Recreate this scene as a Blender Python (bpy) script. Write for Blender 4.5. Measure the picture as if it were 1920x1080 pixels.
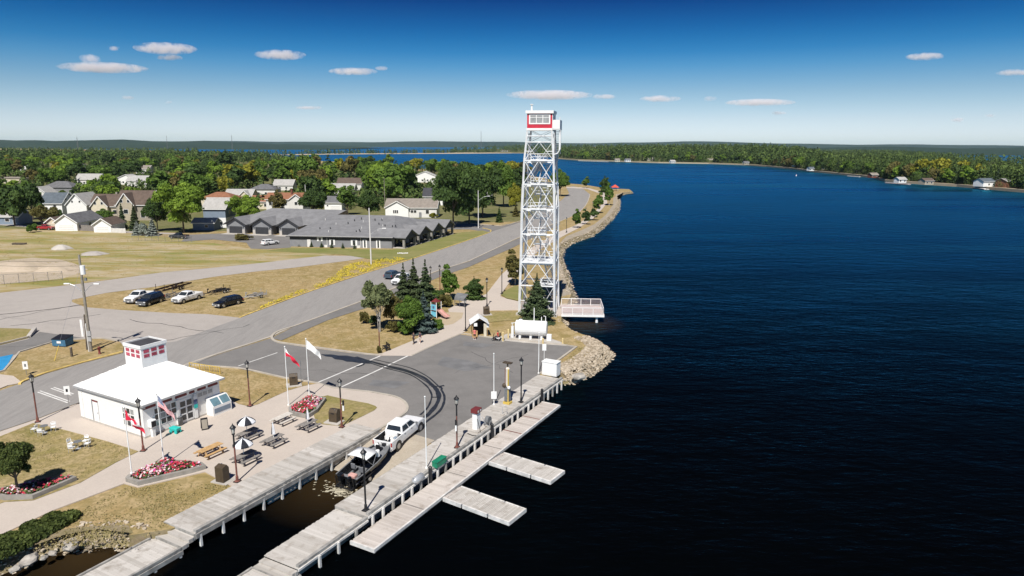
import bpy, bmesh, math, random
import numpy as np
from mathutils import Vector, Matrix

for o in list(bpy.data.objects):
    bpy.data.objects.remove(o)
scene = bpy.context.scene
COL = scene.collection
R = math.radians
rnd = random.Random(7)

# ---------------------------------------------------------------- camera
F_PX, CAM_H, HORIZON_Y, ROLL = 1280.0, 28.0, 272.0, math.atan(0.004)
PITCH = math.atan((540 - HORIZON_Y) / F_PX)
fw = Vector((0, math.cos(PITCH), -math.sin(PITCH)))
rt0 = Vector((1, 0, 0)); up0 = rt0.cross(fw)
rt = rt0 * math.cos(ROLL) + up0 * math.sin(ROLL)
up = up0 * math.cos(ROLL) - rt0 * math.sin(ROLL)
cam_data = bpy.data.cameras.new('camera')
cam_data.sensor_width = 36.0
cam_data.lens = F_PX / 1920 * 36
cam_data.clip_start = 0.5
cam_data.clip_end = 60000
cam = bpy.data.objects.new('camera', cam_data)
COL.objects.link(cam)
m3 = Matrix((rt, up, -fw)).transposed()
cam.matrix_world = Matrix.Translation((0, 0, CAM_H)) @ m3.to_4x4()
scene.camera = cam

# ---------------------------------------------------------------- sky, sun, exposure
SUN_EL, SUN_AZ = R(52), R(188)          # azimuth clockwise from +Y (view direction)
world = bpy.data.worlds.new('World')
scene.world = world
world.use_nodes = True
wn, wl = world.node_tree.nodes, world.node_tree.links
bg = wn['Background']
sky = wn.new('ShaderNodeTexSky')
sky.sky_type = 'NISHITA'
sky.sun_disc = False
sky.sun_elevation = SUN_EL
sky.sun_rotation = SUN_AZ
sky.altitude = 300
sky.air_density = 1.0
sky.dust_density = 0.6
sky.ozone_density = 2.0
tc = wn.new('ShaderNodeTexCoord')
sep = wn.new('ShaderNodeSeparateXYZ')
wl.new(tc.outputs['Generated'], sep.inputs[0])
ramp = wn.new('ShaderNodeValToRGB')
ramp.color_ramp.interpolation = 'LINEAR'
els = ramp.color_ramp.elements
SKY_STOPS = [(0.0, (0.68, 0.80, 1.0)), (0.0164, (0.635, 0.715, 0.95)), (0.0349, (0.54, 0.60, 0.775)), (0.0532, (0.43, 0.51, 0.645)),
             (0.0713, (0.328, 0.433, 0.557)), (0.0892, (0.227, 0.375, 0.516)), (0.1069, (0.133, 0.322, 0.489)), (0.1244, (0.062, 0.257, 0.444)),
             (0.1416, (0.034, 0.208, 0.395)), (0.1585, (0.019, 0.160, 0.345)), (0.1916, (0.009, 0.080, 0.240)), (0.24, (0.009, 0.066, 0.21)), (1.0, (0.045, 0.13, 0.26))]
els[0].position, els[0].color = SKY_STOPS[0][0], SKY_STOPS[0][1] + (1,)
els[1].position, els[1].color = SKY_STOPS[-1][0], SKY_STOPS[-1][1] + (1,)
for p_, c_ in SKY_STOPS[1:-1]:
    e_ = els.new(p_); e_.color = c_ + (1,)
mul = wn.new('ShaderNodeMix'); mul.data_type = 'RGBA'; mul.blend_type = 'MULTIPLY'
mul.inputs['Factor'].default_value = 1.0
wl.new(sep.outputs['Z'], ramp.inputs[0])
wl.new(sky.outputs[0], mul.inputs['A'])
wl.new(ramp.outputs[0], mul.inputs['B'])
wl.new(mul.outputs['Result'], bg.inputs['Color'])
bg.inputs['Strength'].default_value = 0.12

sun_data = bpy.data.lights.new('sun', 'SUN')
sun_data.energy = 4.2
sun_data.angle = R(0.53)
sun_data.color = (1.0, 0.955, 0.89)
sun = bpy.data.objects.new('sun', sun_data)
COL.objects.link(sun)
to_sun = Vector((math.sin(SUN_AZ) * math.cos(SUN_EL), math.cos(SUN_AZ) * math.cos(SUN_EL), math.sin(SUN_EL)))
sun.rotation_euler = to_sun.to_track_quat('Z', 'Y').to_euler()
sun.location = (0, -20, 60)

scene.view_settings.view_transform = 'Standard'
scene.view_settings.look = 'None'
scene.view_settings.exposure = 0.5
scene.view_settings.gamma = 1.0
scene.view_settings.use_curve_mapping = False
scene.cycles.use_denoising = True
scene.cycles.max_bounces = 6
scene.cycles.diffuse_bounces = 2
scene.cycles.glossy_bounces = 2
scene.cycles.transmission_bounces = 3
scene.cycles.transparent_max_bounces = 10
scene.cycles.volume_bounces = 3

# ---------------------------------------------------------------- helpers
WATER_Z = -1.1

def g(x, y, z=0.0):
    """point of the plane at height z that is seen at pixel (x, y) of the 1920x1080 photograph"""
    d = rt * ((x - 960) / F_PX) + up * ((540 - y) / F_PX) + fw
    t = (z - CAM_H) / d.z
    return Vector((d.x * t, d.y * t, z))

UAX = Vector((0.478365, 0.878161, 0)); VAX = Vector((0.878161, -0.478365, 0))
UORG = Vector((-10.9783, 47.6526, 0))
U_RZ = -math.atan2(UAX.x, UAX.y)        # rotation that turns local +Y onto the quay direction

def UV(u, v, z=0.0):
    p = UORG + UAX * u + VAX * v
    return Vector((p.x, p.y, z))

def link(o):
    COL.objects.link(o); return o

def tag(o, label=None, cat=None, group=None, kind=None):
    if label: o['label'] = label
    if cat: o['category'] = cat
    if group: o['group'] = group
    if kind: o['kind'] = kind
    return o

def thing(name, label, cat, loc=(0, 0, 0), rz=0.0, group=None, scale=None):
    o = link(bpy.data.objects.new(name, None))
    o.empty_display_size = 0.3
    o.location = loc
    o.rotation_euler = (0, 0, rz)
    if scale is not None:
        o.scale = scale if hasattr(scale, '__len__') else (scale,) * 3
    return tag(o, label, cat, group)

class MB:
    """collects geometry; build() links it as one mesh object"""
    def __init__(self):
        self.v = []; self.f = []; self.smooth = False; self.tints = []
    def add(self, vs, fs):
        n = len(self.v)
        self.v += [tuple(p) for p in vs]
        self.f += [tuple(i + n for i in q) for q in fs]
        return self
    def box(self, c, s, rz=0.0, taper=1.0):
        hx, hy, hz = s[0] / 2, s[1] / 2, s[2] / 2
        ca, sa = math.cos(rz), math.sin(rz)
        vs = []
        for k in (-1, 1):
            t = taper if k > 0 else 1.0
            for a, b in ((-1, -1), (1, -1), (1, 1), (-1, 1)):
                x, y = a * hx * t, b * hy * t
                vs.append((c[0] + x * ca - y * sa, c[1] + x * sa + y * ca, c[2] + k * hz))
        return self.add(vs, [(3, 2, 1, 0), (4, 5, 6, 7), (0, 1, 5, 4), (1, 2, 6, 5), (2, 3, 7, 6), (3, 0, 4, 7)])
    def box2(self, p, q):
        return self.box([(a + b) / 2 for a, b in zip(p, q)], [abs(b - a) for a, b in zip(p, q)])
    def bar(self, p, q, w, h=None, upv=(0, 0, 1)):
        """square bar between two points"""
        h = h or w
        p, q = Vector(p), Vector(q)
        d = (q - p)
        if d.length < 1e-6: return self
        d.normalize()
        s = d.cross(Vector(upv))
        if s.length < 1e-4: s = d.cross(Vector((0, 1, 0)))
        s.normalize(); n = s.cross(d)
        s *= w / 2; n *= h / 2
        vs = [p - s - n, p + s - n, p + s + n, p - s + n, q - s - n, q + s - n, q + s + n, q - s + n]
        return self.add(vs, [(0, 1, 2, 3), (7, 6, 5, 4), (0, 4, 5, 1), (1, 5, 6, 2), (2, 6, 7, 3), (3, 7, 4, 0)])
    def tube(self, pts, r, n=8, caps=True):
        """round tube along a polyline; r a number or one radius per point"""
        pts = [Vector(p) for p in pts]
        rs = r if hasattr(r, '__len__') else [r] * len(pts)
        vs, fs = [], []
        prev = None
        for i, p in enumerate(pts):
            d = (pts[min(i + 1, len(pts) - 1)] - pts[max(i - 1, 0)])
            d = d.normalized() if d.length > 1e-9 else Vector((0, 0, 1))
            if prev is None:
                a = d.cross(Vector((0, 0, 1)))
                if a.length < 1e-3: a = Vector((1, 0, 0))
            else:
                a = prev - d * prev.dot(d)
            a.normalize(); prev = a
            b = d.cross(a)
            for k in range(n):
                t = 2 * math.pi * k / n
                vs.append(p + (a * math.cos(t) + b * math.sin(t)) * rs[i])
        for i in range(len(pts) - 1):
            for k in range(n):
                k2 = (k + 1) % n
                fs.append((i * n + k, i * n + k2, (i + 1) * n + k2, (i + 1) * n + k))
        if caps:
            fs.append(tuple(range(n - 1, -1, -1)))
            fs.append(tuple((len(pts) - 1) * n + k for k in range(n)))
        return self.add(vs, fs)
    def lathe(self, prof, n=12, c=(0, 0, 0)):
        return self.tube_z([(r, z) for r, z in prof], n, c)
    def tube_z(self, prof, n, c):
        vs, fs = [], []
        for r, z in prof:
            for k in range(n):
                t = 2 * math.pi * k / n
                vs.append((c[0] + r * math.cos(t), c[1] + r * math.sin(t), c[2] + z))
        for i in range(len(prof) - 1):
            for k in range(n):
                k2 = (k + 1) % n
                fs.append((i * n + k, i * n + k2, (i + 1) * n + k2, (i + 1) * n + k))
        if prof[0][0] > 1e-4: fs.append(tuple(range(n - 1, -1, -1)))
        if prof[-1][0] > 1e-4: fs.append(tuple((len(prof) - 1) * n + k for k in range(n)))
        return self.add(vs, fs)
    def prism(self, poly, z0, z1):
        poly = [(p[0], p[1]) for p in poly]
        a = sum(poly[i][0] * poly[(i + 1) % len(poly)][1] - poly[(i + 1) % len(poly)][0] * poly[i][1] for i in range(len(poly)))
        if a < 0: poly = poly[::-1]
        n = len(poly)
        vs = [(x, y, z0) for x, y in poly] + [(x, y, z1) for x, y in poly]
        fs = [tuple(range(n - 1, -1, -1)), tuple(range(n, 2 * n))]
        fs += [(i, (i + 1) % n, n + (i + 1) % n, n + i) for i in range(n)]
        return self.add(vs, fs)
    def extrude_x(self, prof, x0, x1):
        """profile in (y, z), extruded along x"""
        n = len(prof)
        a = sum(prof[i][0] * prof[(i + 1) % n][1] - prof[(i + 1) % n][0] * prof[i][1] for i in range(n))
        if a < 0: prof = prof[::-1]
        vs = [(x0, y, z) for y, z in prof] + [(x1, y, z) for y, z in prof]
        fs = [tuple(range(n - 1, -1, -1)), tuple(range(n, 2 * n))] + [(i, (i + 1) % n, n + (i + 1) % n, n + i) for i in range(n)]
        return self.add(vs, fs)
    def quad(self, a, b, c, d):
        return self.add([a, b, c, d], [(0, 1, 2, 3)])
    def ball(self, c, r, n=8, m=6):
        rr = r if hasattr(r, '__len__') else (r, r, r)
        vs = [(c[0], c[1], c[2] - rr[2])]
        for i in range(1, m):
            ph = math.pi * i / m - math.pi / 2
            for k in range(n):
                t = 2 * math.pi * k / n
                vs.append((c[0] + rr[0] * math.cos(ph) * math.cos(t), c[1] + rr[1] * math.cos(ph) * math.sin(t), c[2] + rr[2] * math.sin(ph)))
        vs.append((c[0], c[1], c[2] + rr[2]))
        fs = [(0, 1 + (k + 1) % n, 1 + k) for k in range(n)]
        for i in range(m - 2):
            for k in range(n):
                fs.append((1 + i * n + k, 1 + i * n + (k + 1) % n, 1 + (i + 1) * n + (k + 1) % n, 1 + (i + 1) * n + k))
        l = len(vs) - 1
        fs += [(l, 1 + (m - 2) * n + k, 1 + (m - 2) * n + (k + 1) % n) for k in range(n)]
        return self.add(vs, fs)
    def mesh(self, name):
        me = bpy.data.meshes.new(name)
        me.from_pydata(self.v, [], self.f)
        if self.smooth:
            me.polygons.foreach_set('use_smooth', [True] * len(me.polygons))
        return me
    def build(self, name, mat, parent=None, kind=None, smooth=None, bevel=0.0):
        if smooth is not None: self.smooth = smooth
        me = self.mesh(name)
        me.materials.append(mat)
        o = link(bpy.data.objects.new(name, me))
        if parent is not None: o.parent = parent
        if kind: o['kind'] = kind
        if bevel:
            b = o.modifiers.new('bevel', 'BEVEL'); b.width = bevel; b.segments = 2; b.limit_method = 'ANGLE'
        return o

def inst(name, me, parent=None, loc=(0, 0, 0), rz=0.0, scale=None, rot=None):
    o = link(bpy.data.objects.new(name, me))
    o.parent = parent
    o.location = loc
    o.rotation_euler = rot if rot else (0, 0, rz)
    if scale is not None: o.scale = scale if hasattr(scale, '__len__') else (scale,) * 3
    return o

def copy_tree(o, parent=None):
    c = o.copy(); link(c); c.parent = parent
    for ch in list(o.children):
        copy_tree(ch, c)
    return c

# ---------------------------------------------------------------- materials
def new_mat(name):
    m = bpy.data.materials.new(name); m.use_nodes = True
    nt = m.node_tree
    return m, nt.nodes, nt.links, nt.nodes['Principled BSDF']

def noise_node(n, l, scale, detail=4, rough=0.55, stretch=None, offset=0.0):
    geo = n.new('ShaderNodeNewGeometry')
    mp = n.new('ShaderNodeMapping')
    mp.inputs['Location'].default_value = (offset, offset * 1.7, offset * .3)
    if stretch:
        mp.inputs['Scale'].default_value = stretch[:3]
        if len(stretch) > 3: mp.inputs['Rotation'].default_value = (0, 0, stretch[3])
    l.new(geo.outputs['Position'], mp.inputs['Vector'])
    t = n.new('ShaderNodeTexNoise')
    t.inputs['Scale'].default_value = scale
    t.inputs['Detail'].default_value = detail
    t.inputs['Roughness'].default_value = rough
    l.new(mp.outputs[0], t.inputs['Vector'])
    return t

def mixc(n, l, fac, a, b):
    m = n.new('ShaderNodeMix'); m.data_type = 'RGBA'
    for key, val in (('Factor', fac), ('A', a), ('B', b)):
        if hasattr(val, 'is_output') or hasattr(val, 'links'): l.new(val, m.inputs[key])
        elif key == 'Factor': m.inputs[key].default_value = val
        else: m.inputs[key].default_value = tuple(val) + (1,)
    return m.outputs['Result']

def ramp_node(n, l, src, lo, hi):
    r = n.new('ShaderNodeMapRange')
    r.inputs['From Min'].default_value = lo
    r.inputs['From Max'].default_value = hi
    l.new(src, r.inputs['Value'])
    return r.outputs[0]

def mat(name, col, rough=0.8, var=0.12, scale=1.5, metallic=0.0, spec=0.3, bump=0.0, bscale=20, col2=None, lo=.35, hi=.65):
    m, n, l, b = new_mat(name)
    b.inputs['Roughness'].default_value = rough
    b.inputs['Metallic'].default_value = metallic
    b.inputs['Specular IOR Level'].default_value = spec
    c1 = tuple(max(0, min(1, x * (1 - var))) for x in col)
    c2 = col2 or tuple(max(0, min(1, x * (1 + var))) for x in col)
    t = noise_node(n, l, scale)
    l.new(mixc(n, l, ramp_node(n, l, t.outputs['Fac'], lo, hi), c1, c2), b.inputs['Base Color'])
    if bump:
        bt = noise_node(n, l, bscale, 3)
        bp = n.new('ShaderNodeBump'); bp.inputs['Strength'].default_value = bump; bp.inputs['Distance'].default_value = 0.05
        l.new(bt.outputs['Fac'], bp.inputs['Height']); l.new(bp.outputs[0], b.inputs['Normal'])
    return m

def ground_mat(name, cols, scales=(0.03, 0.35, 3.0), rough=0.95, bump=0.3, stretch=None, amounts=(1, .6, .35), offset=0.0, lo=.38, hi=.62):
    """four colours mixed by three noise sizes"""
    m, n, l, b = new_mat(name)
    b.inputs['Roughness'].default_value = rough
    b.inputs['Specular IOR Level'].default_value = 0.1
    c = cols[0]
    last = None
    for i in range(3):
        t = noise_node(n, l, scales[i], 5, 0.6, stretch, offset + i * 31.7)
        f = ramp_node(n, l, t.outputs['Fac'], lo, hi)
        if amounts[i] != 1:
            mm = n.new('ShaderNodeMath'); mm.operation = 'MULTIPLY'; mm.inputs[1].default_value = amounts[i]
            l.new(f, mm.inputs[0]); f = mm.outputs[0]
        c = mixc(n, l, f, c, cols[i + 1])
        last = t
    l.new(c, b.inputs['Base Color'])
    if bump:
        bp = n.new('ShaderNodeBump'); bp.inputs['Strength'].default_value = bump; bp.inputs['Distance'].default_value = 0.08
        l.new(last.outputs['Fac'], bp.inputs['Height']); l.new(bp.outputs[0], b.inputs['Normal'])
    return m

def tint_mat(name, dark, light, rough=0.75, translucent=0.0, objvar=0.0, hue2=None, spec=0.15):
    """colour from the 'tint' face attribute (0..1) with optional per-object shift"""
    m, n, l, b = new_mat(name)
    at = n.new('ShaderNodeAttribute'); at.attribute_name = 'tint'
    c = mixc(n, l, at.outputs['Fac'], dark, light)
    if objvar:
        oi = n.new('ShaderNodeObjectInfo')
        c = mixc(n, l, ramp_node(n, l, oi.outputs['Random'], 1 - objvar * 2, 1 + .2), c, hue2) if False else c
        mm = n.new('ShaderNodeMath'); mm.operation = 'MULTIPLY'; mm.inputs[1].default_value = objvar
        l.new(oi.outputs['Random'], mm.inputs[0])
        mx = n.new('ShaderNodeMix'); mx.data_type = 'RGBA'
        l.new(mm.outputs[0], mx.inputs['Factor']); l.new(c, mx.inputs['A']); mx.inputs['B'].default_value = tuple(hue2) + (1,)
        c = mx.outputs['Result']
    l.new(c, b.inputs['Base Color'])
    b.inputs['Roughness'].default_value = rough
    b.inputs['Specular IOR Level'].default_value = spec
    if translucent:
        tr = n.new('ShaderNodeBsdfTranslucent'); l.new(c, tr.inputs['Color'])
        ms = n.new('ShaderNodeMixShader'); ms.inputs[0].default_value = translucent
        out = n['Material Output']
        l.new(b.outputs[0], ms.inputs[1]); l.new(tr.outputs[0], ms.inputs[2]); l.new(ms.outputs[0], out.inputs['Surface'])
    return m

MT = {}
MT['white'] = mat('white_paint', (0.80, 0.80, 0.78), 0.45, 0.03, 2.0)
MT['white_metal'] = mat('white_steel', (0.78, 0.79, 0.79), 0.4, 0.06, 0.8, spec=.4)
MT['off_white'] = mat('off_white_siding', (0.66, 0.65, 0.62), 0.6, 0.06, 1.0)
MT['cream'] = mat('cream_siding', (0.62, 0.56, 0.43), 0.7, 0.06, 1.0)
MT['beige'] = mat('beige_siding', (0.42, 0.37, 0.28), 0.7, 0.06, 1.0)
MT['taupe'] = mat('taupe_siding', (0.30, 0.27, 0.22), 0.7, 0.06, 1.0)
MT['grey_wall'] = mat('grey_siding', (0.22, 0.225, 0.235), 0.7, 0.06, 1.0)
MT['dark_grey'] = mat('charcoal_siding', (0.045, 0.047, 0.052), 0.6, 0.1, 1.0)
MT['blue_wall'] = mat('slate_blue_siding', (0.20, 0.25, 0.31), 0.7, 0.06, 1.0)
MT['roof_grey'] = mat('grey_shingle', (0.135, 0.135, 0.14), 0.9, 0.18, 0.9, bump=.3)
MT['roof_mid'] = mat('mid_grey_shingle', (0.19, 0.19, 0.195), 0.9, 0.12, 0.6, bump=.3)
MT['roof_dark'] = mat('dark_shingle', (0.055, 0.055, 0.062), 0.9, 0.15, 0.9)
MT['roof_slate'] = mat('slate_blue_shingle', (0.10, 0.12, 0.14), 0.9, 0.15, 0.9)
MT['roof_brown'] = mat('brown_shingle', (0.115, 0.085, 0.068), 0.9, 0.15, 0.9)
MT['roof_red'] = mat('rust_brown_shingle', (0.25, 0.115, 0.065), 0.9, 0.15, 0.9)
MT['roof_pale'] = mat('pale_grey_shingle', (0.37, 0.36, 0.34), 0.9, 0.1, 0.9)
MT['roof_tan'] = mat('tan_shingle', (0.24, 0.21, 0.18), 0.9, 0.12, 0.9)
MT['glass'] = mat('dark_window_glass', (0.025, 0.03, 0.035), 0.08, 0.2, 0.7, spec=.6)
MT['glass_pale'] = mat('curtained_glass', (0.30, 0.31, 0.31), 0.12, 0.2, 1.5, spec=.6)
MT['glass_blue'] = mat('blue_tinted_glass', (0.14, 0.24, 0.28), 0.08, 0.15, 1.0, spec=.6)
MT['black'] = mat('black_paint', (0.018, 0.018, 0.02), 0.4, 0.1, 2.0)
MT['rubber'] = mat('tyre_rubber', (0.015, 0.015, 0.015), 0.85, 0.1, 4)
MT['rust'] = mat('red_brown_post_paint', (0.17, 0.065, 0.05), 0.6, 0.2, 2.0)
MT['brown_box'] = mat('dark_brown_metal', (0.075, 0.055, 0.035), 0.5, 0.12, 3.0)
MT['concrete'] = mat('pale_concrete', (0.44, 0.41, 0.37), 0.9, 0.12, 0.8, bump=.2)
MT['concrete_dark'] = mat('grey_concrete', (0.27, 0.255, 0.23), 0.9, 0.18, 1.2, bump=.2)
MT['kerb'] = mat('kerb_concrete', (0.42, 0.38, 0.32), 0.9, 0.12, 0.8)
MT['yellow'] = mat('yellow_kerb_paint', (0.62, 0.45, 0.14), 0.7, 0.25, 0.9)
MT['yellow_metal'] = mat('yellow_enamel', (0.58, 0.42, 0.09), 0.5, 0.12, 2)
MT['pale_yellow'] = mat('pale_yellow_bollard_paint', (0.66, 0.52, 0.26), 0.6, 0.1, 2)
MT['red'] = mat('red_enamel', (0.55, 0.035, 0.06), 0.45, 0.08, 1.5)
MT['maroon'] = mat('maroon_enamel', (0.16, 0.03, 0.03), 0.5, 0.1, 2)
MT['pink'] = mat('faded_pink_plastic', (0.6, 0.16, 0.22), 0.5, 0.1, 2)
MT['salmon'] = mat('salmon_plastic', (0.55, 0.32, 0.28), 0.5, 0.1, 2)
MT['sky_blue'] = mat('sky_blue_plastic', (0.16, 0.5, 0.66), 0.5, 0.1, 2)
MT['teal'] = mat('teal_plastic', (0.03, 0.5, 0.45), 0.45, 0.12, 2)
MT['dumpster_blue'] = mat('dumpster_blue_paint', (0.055, 0.16, 0.27), 0.55, 0.2, 2)
MT['green'] = mat('green_paint', (0.015, 0.2, 0.11), 0.5, 0.15, 2)
MT['wood_tan'] = mat('fresh_tan_timber', (0.52, 0.33, 0.15), 0.75, 0.15, 3)
MT['wood_grey'] = mat('weathered_grey_timber', (0.24, 0.22, 0.20), 0.85, 0.2, 4)
MT['wood_pale'] = mat('pale_new_timber', (0.58, 0.54, 0.48), 0.8, 0.1, 3)
MT['pole_wood'] = mat('weathered_pole_timber', (0.26, 0.235, 0.195), 0.9, 0.15, 2.0)
MT['timber_edge'] = mat('grey_dock_timber', (0.30, 0.29, 0.27), 0.9, 0.3, 1.3, bump=.3)
MT['timber_white'] = mat('bleached_dock_fascia', (0.62, 0.60, 0.57), 0.8, 0.18, 1.6)
MT['steel'] = mat('galvanised_steel', (0.42, 0.43, 0.44), 0.35, 0.1, 2, metallic=.7)
MT['aluminium'] = mat('aluminium_grey', (0.45, 0.46, 0.47), 0.4, 0.08, 2, metallic=.3)
MT['grey_plastic'] = mat('mid_grey_plastic', (0.16, 0.165, 0.17), 0.55, 0.15, 3)
MT['rim'] = mat('alloy_rim', (0.5, 0.5, 0.5), 0.3, 0.05, 2, metallic=.8)
MT['car_white'] = mat('white_car_paint', (0.78, 0.78, 0.77), 0.18, 0.02, 1, spec=.6)
MT['car_navy'] = mat('navy_car_paint', (0.012, 0.017, 0.028), 0.15, 0.1, 1, spec=.6)
MT['car_black'] = mat('black_car_paint', (0.009, 0.010, 0.012), 0.18, 0.1, 1, spec=.6)
MT['car_red'] = mat('red_car_paint', (0.33, 0.02, 0.03), 0.25, 0.1, 1, spec=.6)
MT['car_grey'] = mat('steel_blue_car_paint', (0.05, 0.075, 0.10), 0.22, 0.1, 1, spec=.6)
MT['lamp_red'] = mat('red_lens', (0.4, 0.01, 0.015), 0.2, 0.05, 1, spec=.6)
MT['lamp_clear'] = mat('clear_lens', (0.65, 0.67, 0.68), 0.12, 0.05, 1, spec=.8)
MT['lantern'] = mat('lantern_glass', (0.5, 0.48, 0.43), 0.25, 0.1, 2, spec=.6)
MT['rock'] = mat('pale_granite', (0.36, 0.33, 0.29), 0.9, 0.3, 1.1, bump=.5, bscale=6)
MT['bark'] = mat('grey_brown_bark', (0.11, 0.09, 0.07), 0.95, 0.3, 3)
MT['bark_white'] = mat('white_birch_bark', (0.5, 0.48, 0.44), 0.85, 0.25, 3)
MT['soil'] = mat('dark_planting_soil', (0.05, 0.04, 0.03), 0.95, 0.3, 3)
MT['skin'] = mat('skin', (0.5, 0.3, 0.21), 0.6, 0.05, 3)
MT['hair'] = mat('dark_hair', (0.03, 0.022, 0.016), 0.7, 0.1, 5)
MT['paint_line'] = mat('worn_white_road_paint', (0.66, 0.65, 0.62), 0.8, 0.15, 1.2)
MT['wet'] = mat('wet_tyre_track', (0.028, 0.03, 0.032), 0.35, 0.35, 2.0, spec=.5)
MT['flag_white'] = mat('white_flag_cloth', (0.8, 0.8, 0.78), 0.8, 0.03, 2)
MT['flag_red'] = mat('red_flag_cloth', (0.6, 0.02, 0.05), 0.8, 0.05, 2)
MT['flag_blue'] = mat('blue_flag_cloth', (0.10, 0.13, 0.24), 0.8, 0.05, 2)
MT['mesh_pink'] = mat('pinkish_deck_boards', (0.50, 0.42, 0.40), 0.8, 0.08, 1.5)
MT['blue_paint'] = mat('blue_bay_paint', (0.03, 0.25, 0.50), 0.8, 0.1, 1.0)
# ================================================================ ground and water
MT['dry_grass'] = ground_mat('dry_grass', [(0.365, 0.262, 0.128), (0.29, 0.222, 0.09), (0.45, 0.34, 0.19), (0.215, 0.172, 0.07)], (0.06, 0.5, 2.6), amounts=(1, .8, .6), bump=.5, lo=.42, hi=.58)
MT['lawn'] = ground_mat('sunburnt_lawn', [(0.30, 0.245, 0.10), (0.215, 0.20, 0.065), (0.37, 0.29, 0.155), (0.15, 0.135, 0.05)], (0.12, 0.6, 2.4), amounts=(1, .7, .5), bump=.5)
MT['lawn_dry'] = ground_mat('half_dry_lawn', [(0.33, 0.255, 0.115), (0.245, 0.21, 0.075), (0.41, 0.315, 0.175), (0.18, 0.155, 0.06)], (0.14, 0.7, 2.4), amounts=(1, .8, .6), bump=.5, lo=.42, hi=.58)
MT['town_lawn'] = ground_mat('town_lawn', [(0.13, 0.14, 0.05), (0.17, 0.165, 0.07), (0.24, 0.205, 0.11), (0.09, 0.10, 0.035)], (0.03, 0.12, 0.6), amounts=(1, .6, .5))
MT['lawn_green'] = ground_mat('green_lawn', [(0.17, 0.19, 0.05), (0.23, 0.22, 0.08), (0.30, 0.26, 0.12), (0.12, 0.14, 0.04)], (0.05, 0.3, 2.0), amounts=(1, .6, .4), stretch=(.4, 1.4, 1))
MT['field'] = ground_mat('rough_field', [(0.28, 0.255, 0.105), (0.20, 0.21, 0.06), (0.42, 0.35, 0.235), (0.32, 0.235, 0.075)], (0.045, 0.10, 0.7), amounts=(1, 1, .6), stretch=(.35, 1.2, 1), offset=4, lo=.43, hi=.57)
MT['dirt'] = ground_mat('pale_dirt', [(0.47, 0.385, 0.30), (0.40, 0.33, 0.24), (0.52, 0.44, 0.35), (0.34, 0.29, 0.19)], (0.08, 0.4, 2.0), stretch=(.5, 1.2, 1))
MT['gravel_lane'] = ground_mat('pale_gravel_lane', [(0.40, 0.365, 0.335), (0.36, 0.33, 0.30), (0.44, 0.405, 0.37), (0.31, 0.28, 0.25)], (0.07, 0.6, 4.0), amounts=(.8, .5, .4), bump=.15)
MT['asphalt'] = ground_mat('sunbleached_asphalt', [(0.292, 0.278, 0.262), (0.262, 0.249, 0.236), (0.322, 0.306, 0.288), (0.222, 0.21, 0.198)], (0.12, 0.9, 7.0), amounts=(1, .6, .35), bump=.1, stretch=(2.6, .35, 1, -.42), lo=.42, hi=.58)
MT['asphalt_dark'] = ground_mat('grey_asphalt', [(0.20, 0.192, 0.183), (0.175, 0.168, 0.16), (0.225, 0.215, 0.205), (0.152, 0.146, 0.14)], (0.10, 0.5, 8.0), amounts=(1, .6, .35), bump=.1, lo=.42, hi=.58)
MT['path'] = ground_mat('pinkish_concrete_paving', [(0.52, 0.455, 0.395), (0.475, 0.415, 0.36), (0.55, 0.485, 0.42), (0.41, 0.36, 0.31)], (0.12, 0.8, 6.0), amounts=(.8, .4, .3), bump=.08)
MT['sand'] = ground_mat('play_sand', [(0.45, 0.37, 0.26), (0.42, 0.34, 0.235), (0.48, 0.40, 0.29), (0.38, 0.31, 0.21)], (0.2, 1, 5))
MT['ramp'] = ground_mat('silty_ramp_concrete', [(0.41, 0.36, 0.29), (0.36, 0.31, 0.245), (0.45, 0.40, 0.33), (0.29, 0.245, 0.185)], (0.3, 1.2, 6), amounts=(.8, .5, .4), bump=.1)
MT['shore_gravel'] = ground_mat('shore_gravel', [(0.36, 0.31, 0.245), (0.31, 0.265, 0.20), (0.42, 0.375, 0.31), (0.22, 0.185, 0.135)], (0.15, 1.0, 3.0), bump=.8)
MT['bank'] = ground_mat('earth_bank', [(0.24, 0.185, 0.11), (0.30, 0.25, 0.17), (0.18, 0.16, 0.06), (0.13, 0.10, 0.06)], (0.2, 1.0, 3.0), bump=.8)
MT['far_ground'] = ground_mat('far_ground', [(0.10, 0.105, 0.045), (0.15, 0.14, 0.07), (0.07, 0.085, 0.03), (0.12, 0.11, 0.05)], (0.01, 0.05, 0.3))
MT['hill'] = ground_mat('wooded_hill', [(0.024, 0.046, 0.034), (0.034, 0.060, 0.040), (0.018, 0.036, 0.028), (0.040, 0.064, 0.044)], (0.002, 0.008, 0.03), bump=0)

def shore(pts):
    """pts: (waterline point, bank half width). returns top, bottom rows"""
    n = len(pts)
    top, bot = [], []
    for i, (p, a) in enumerate(pts):
        q0 = pts[max(i - 1, 0)][0]; q1 = pts[min(i + 1, n - 1)][0]
        d = (q1 - q0); d.z = 0; d.normalize()
        nr = Vector((d.y, -d.x, 0))
        top.append(Vector((p.x - nr.x * a, p.y - nr.y * a, 0)))
        bot.append(Vector((p.x + nr.x * a * 1.4, p.y + nr.y * a * 1.4, -2.7)))
    return top, bot

def w(x, y): return g(x, y, WATER_Z)
wl_pt = w
def W(x, y): return Vector((x, y, 0))

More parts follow.
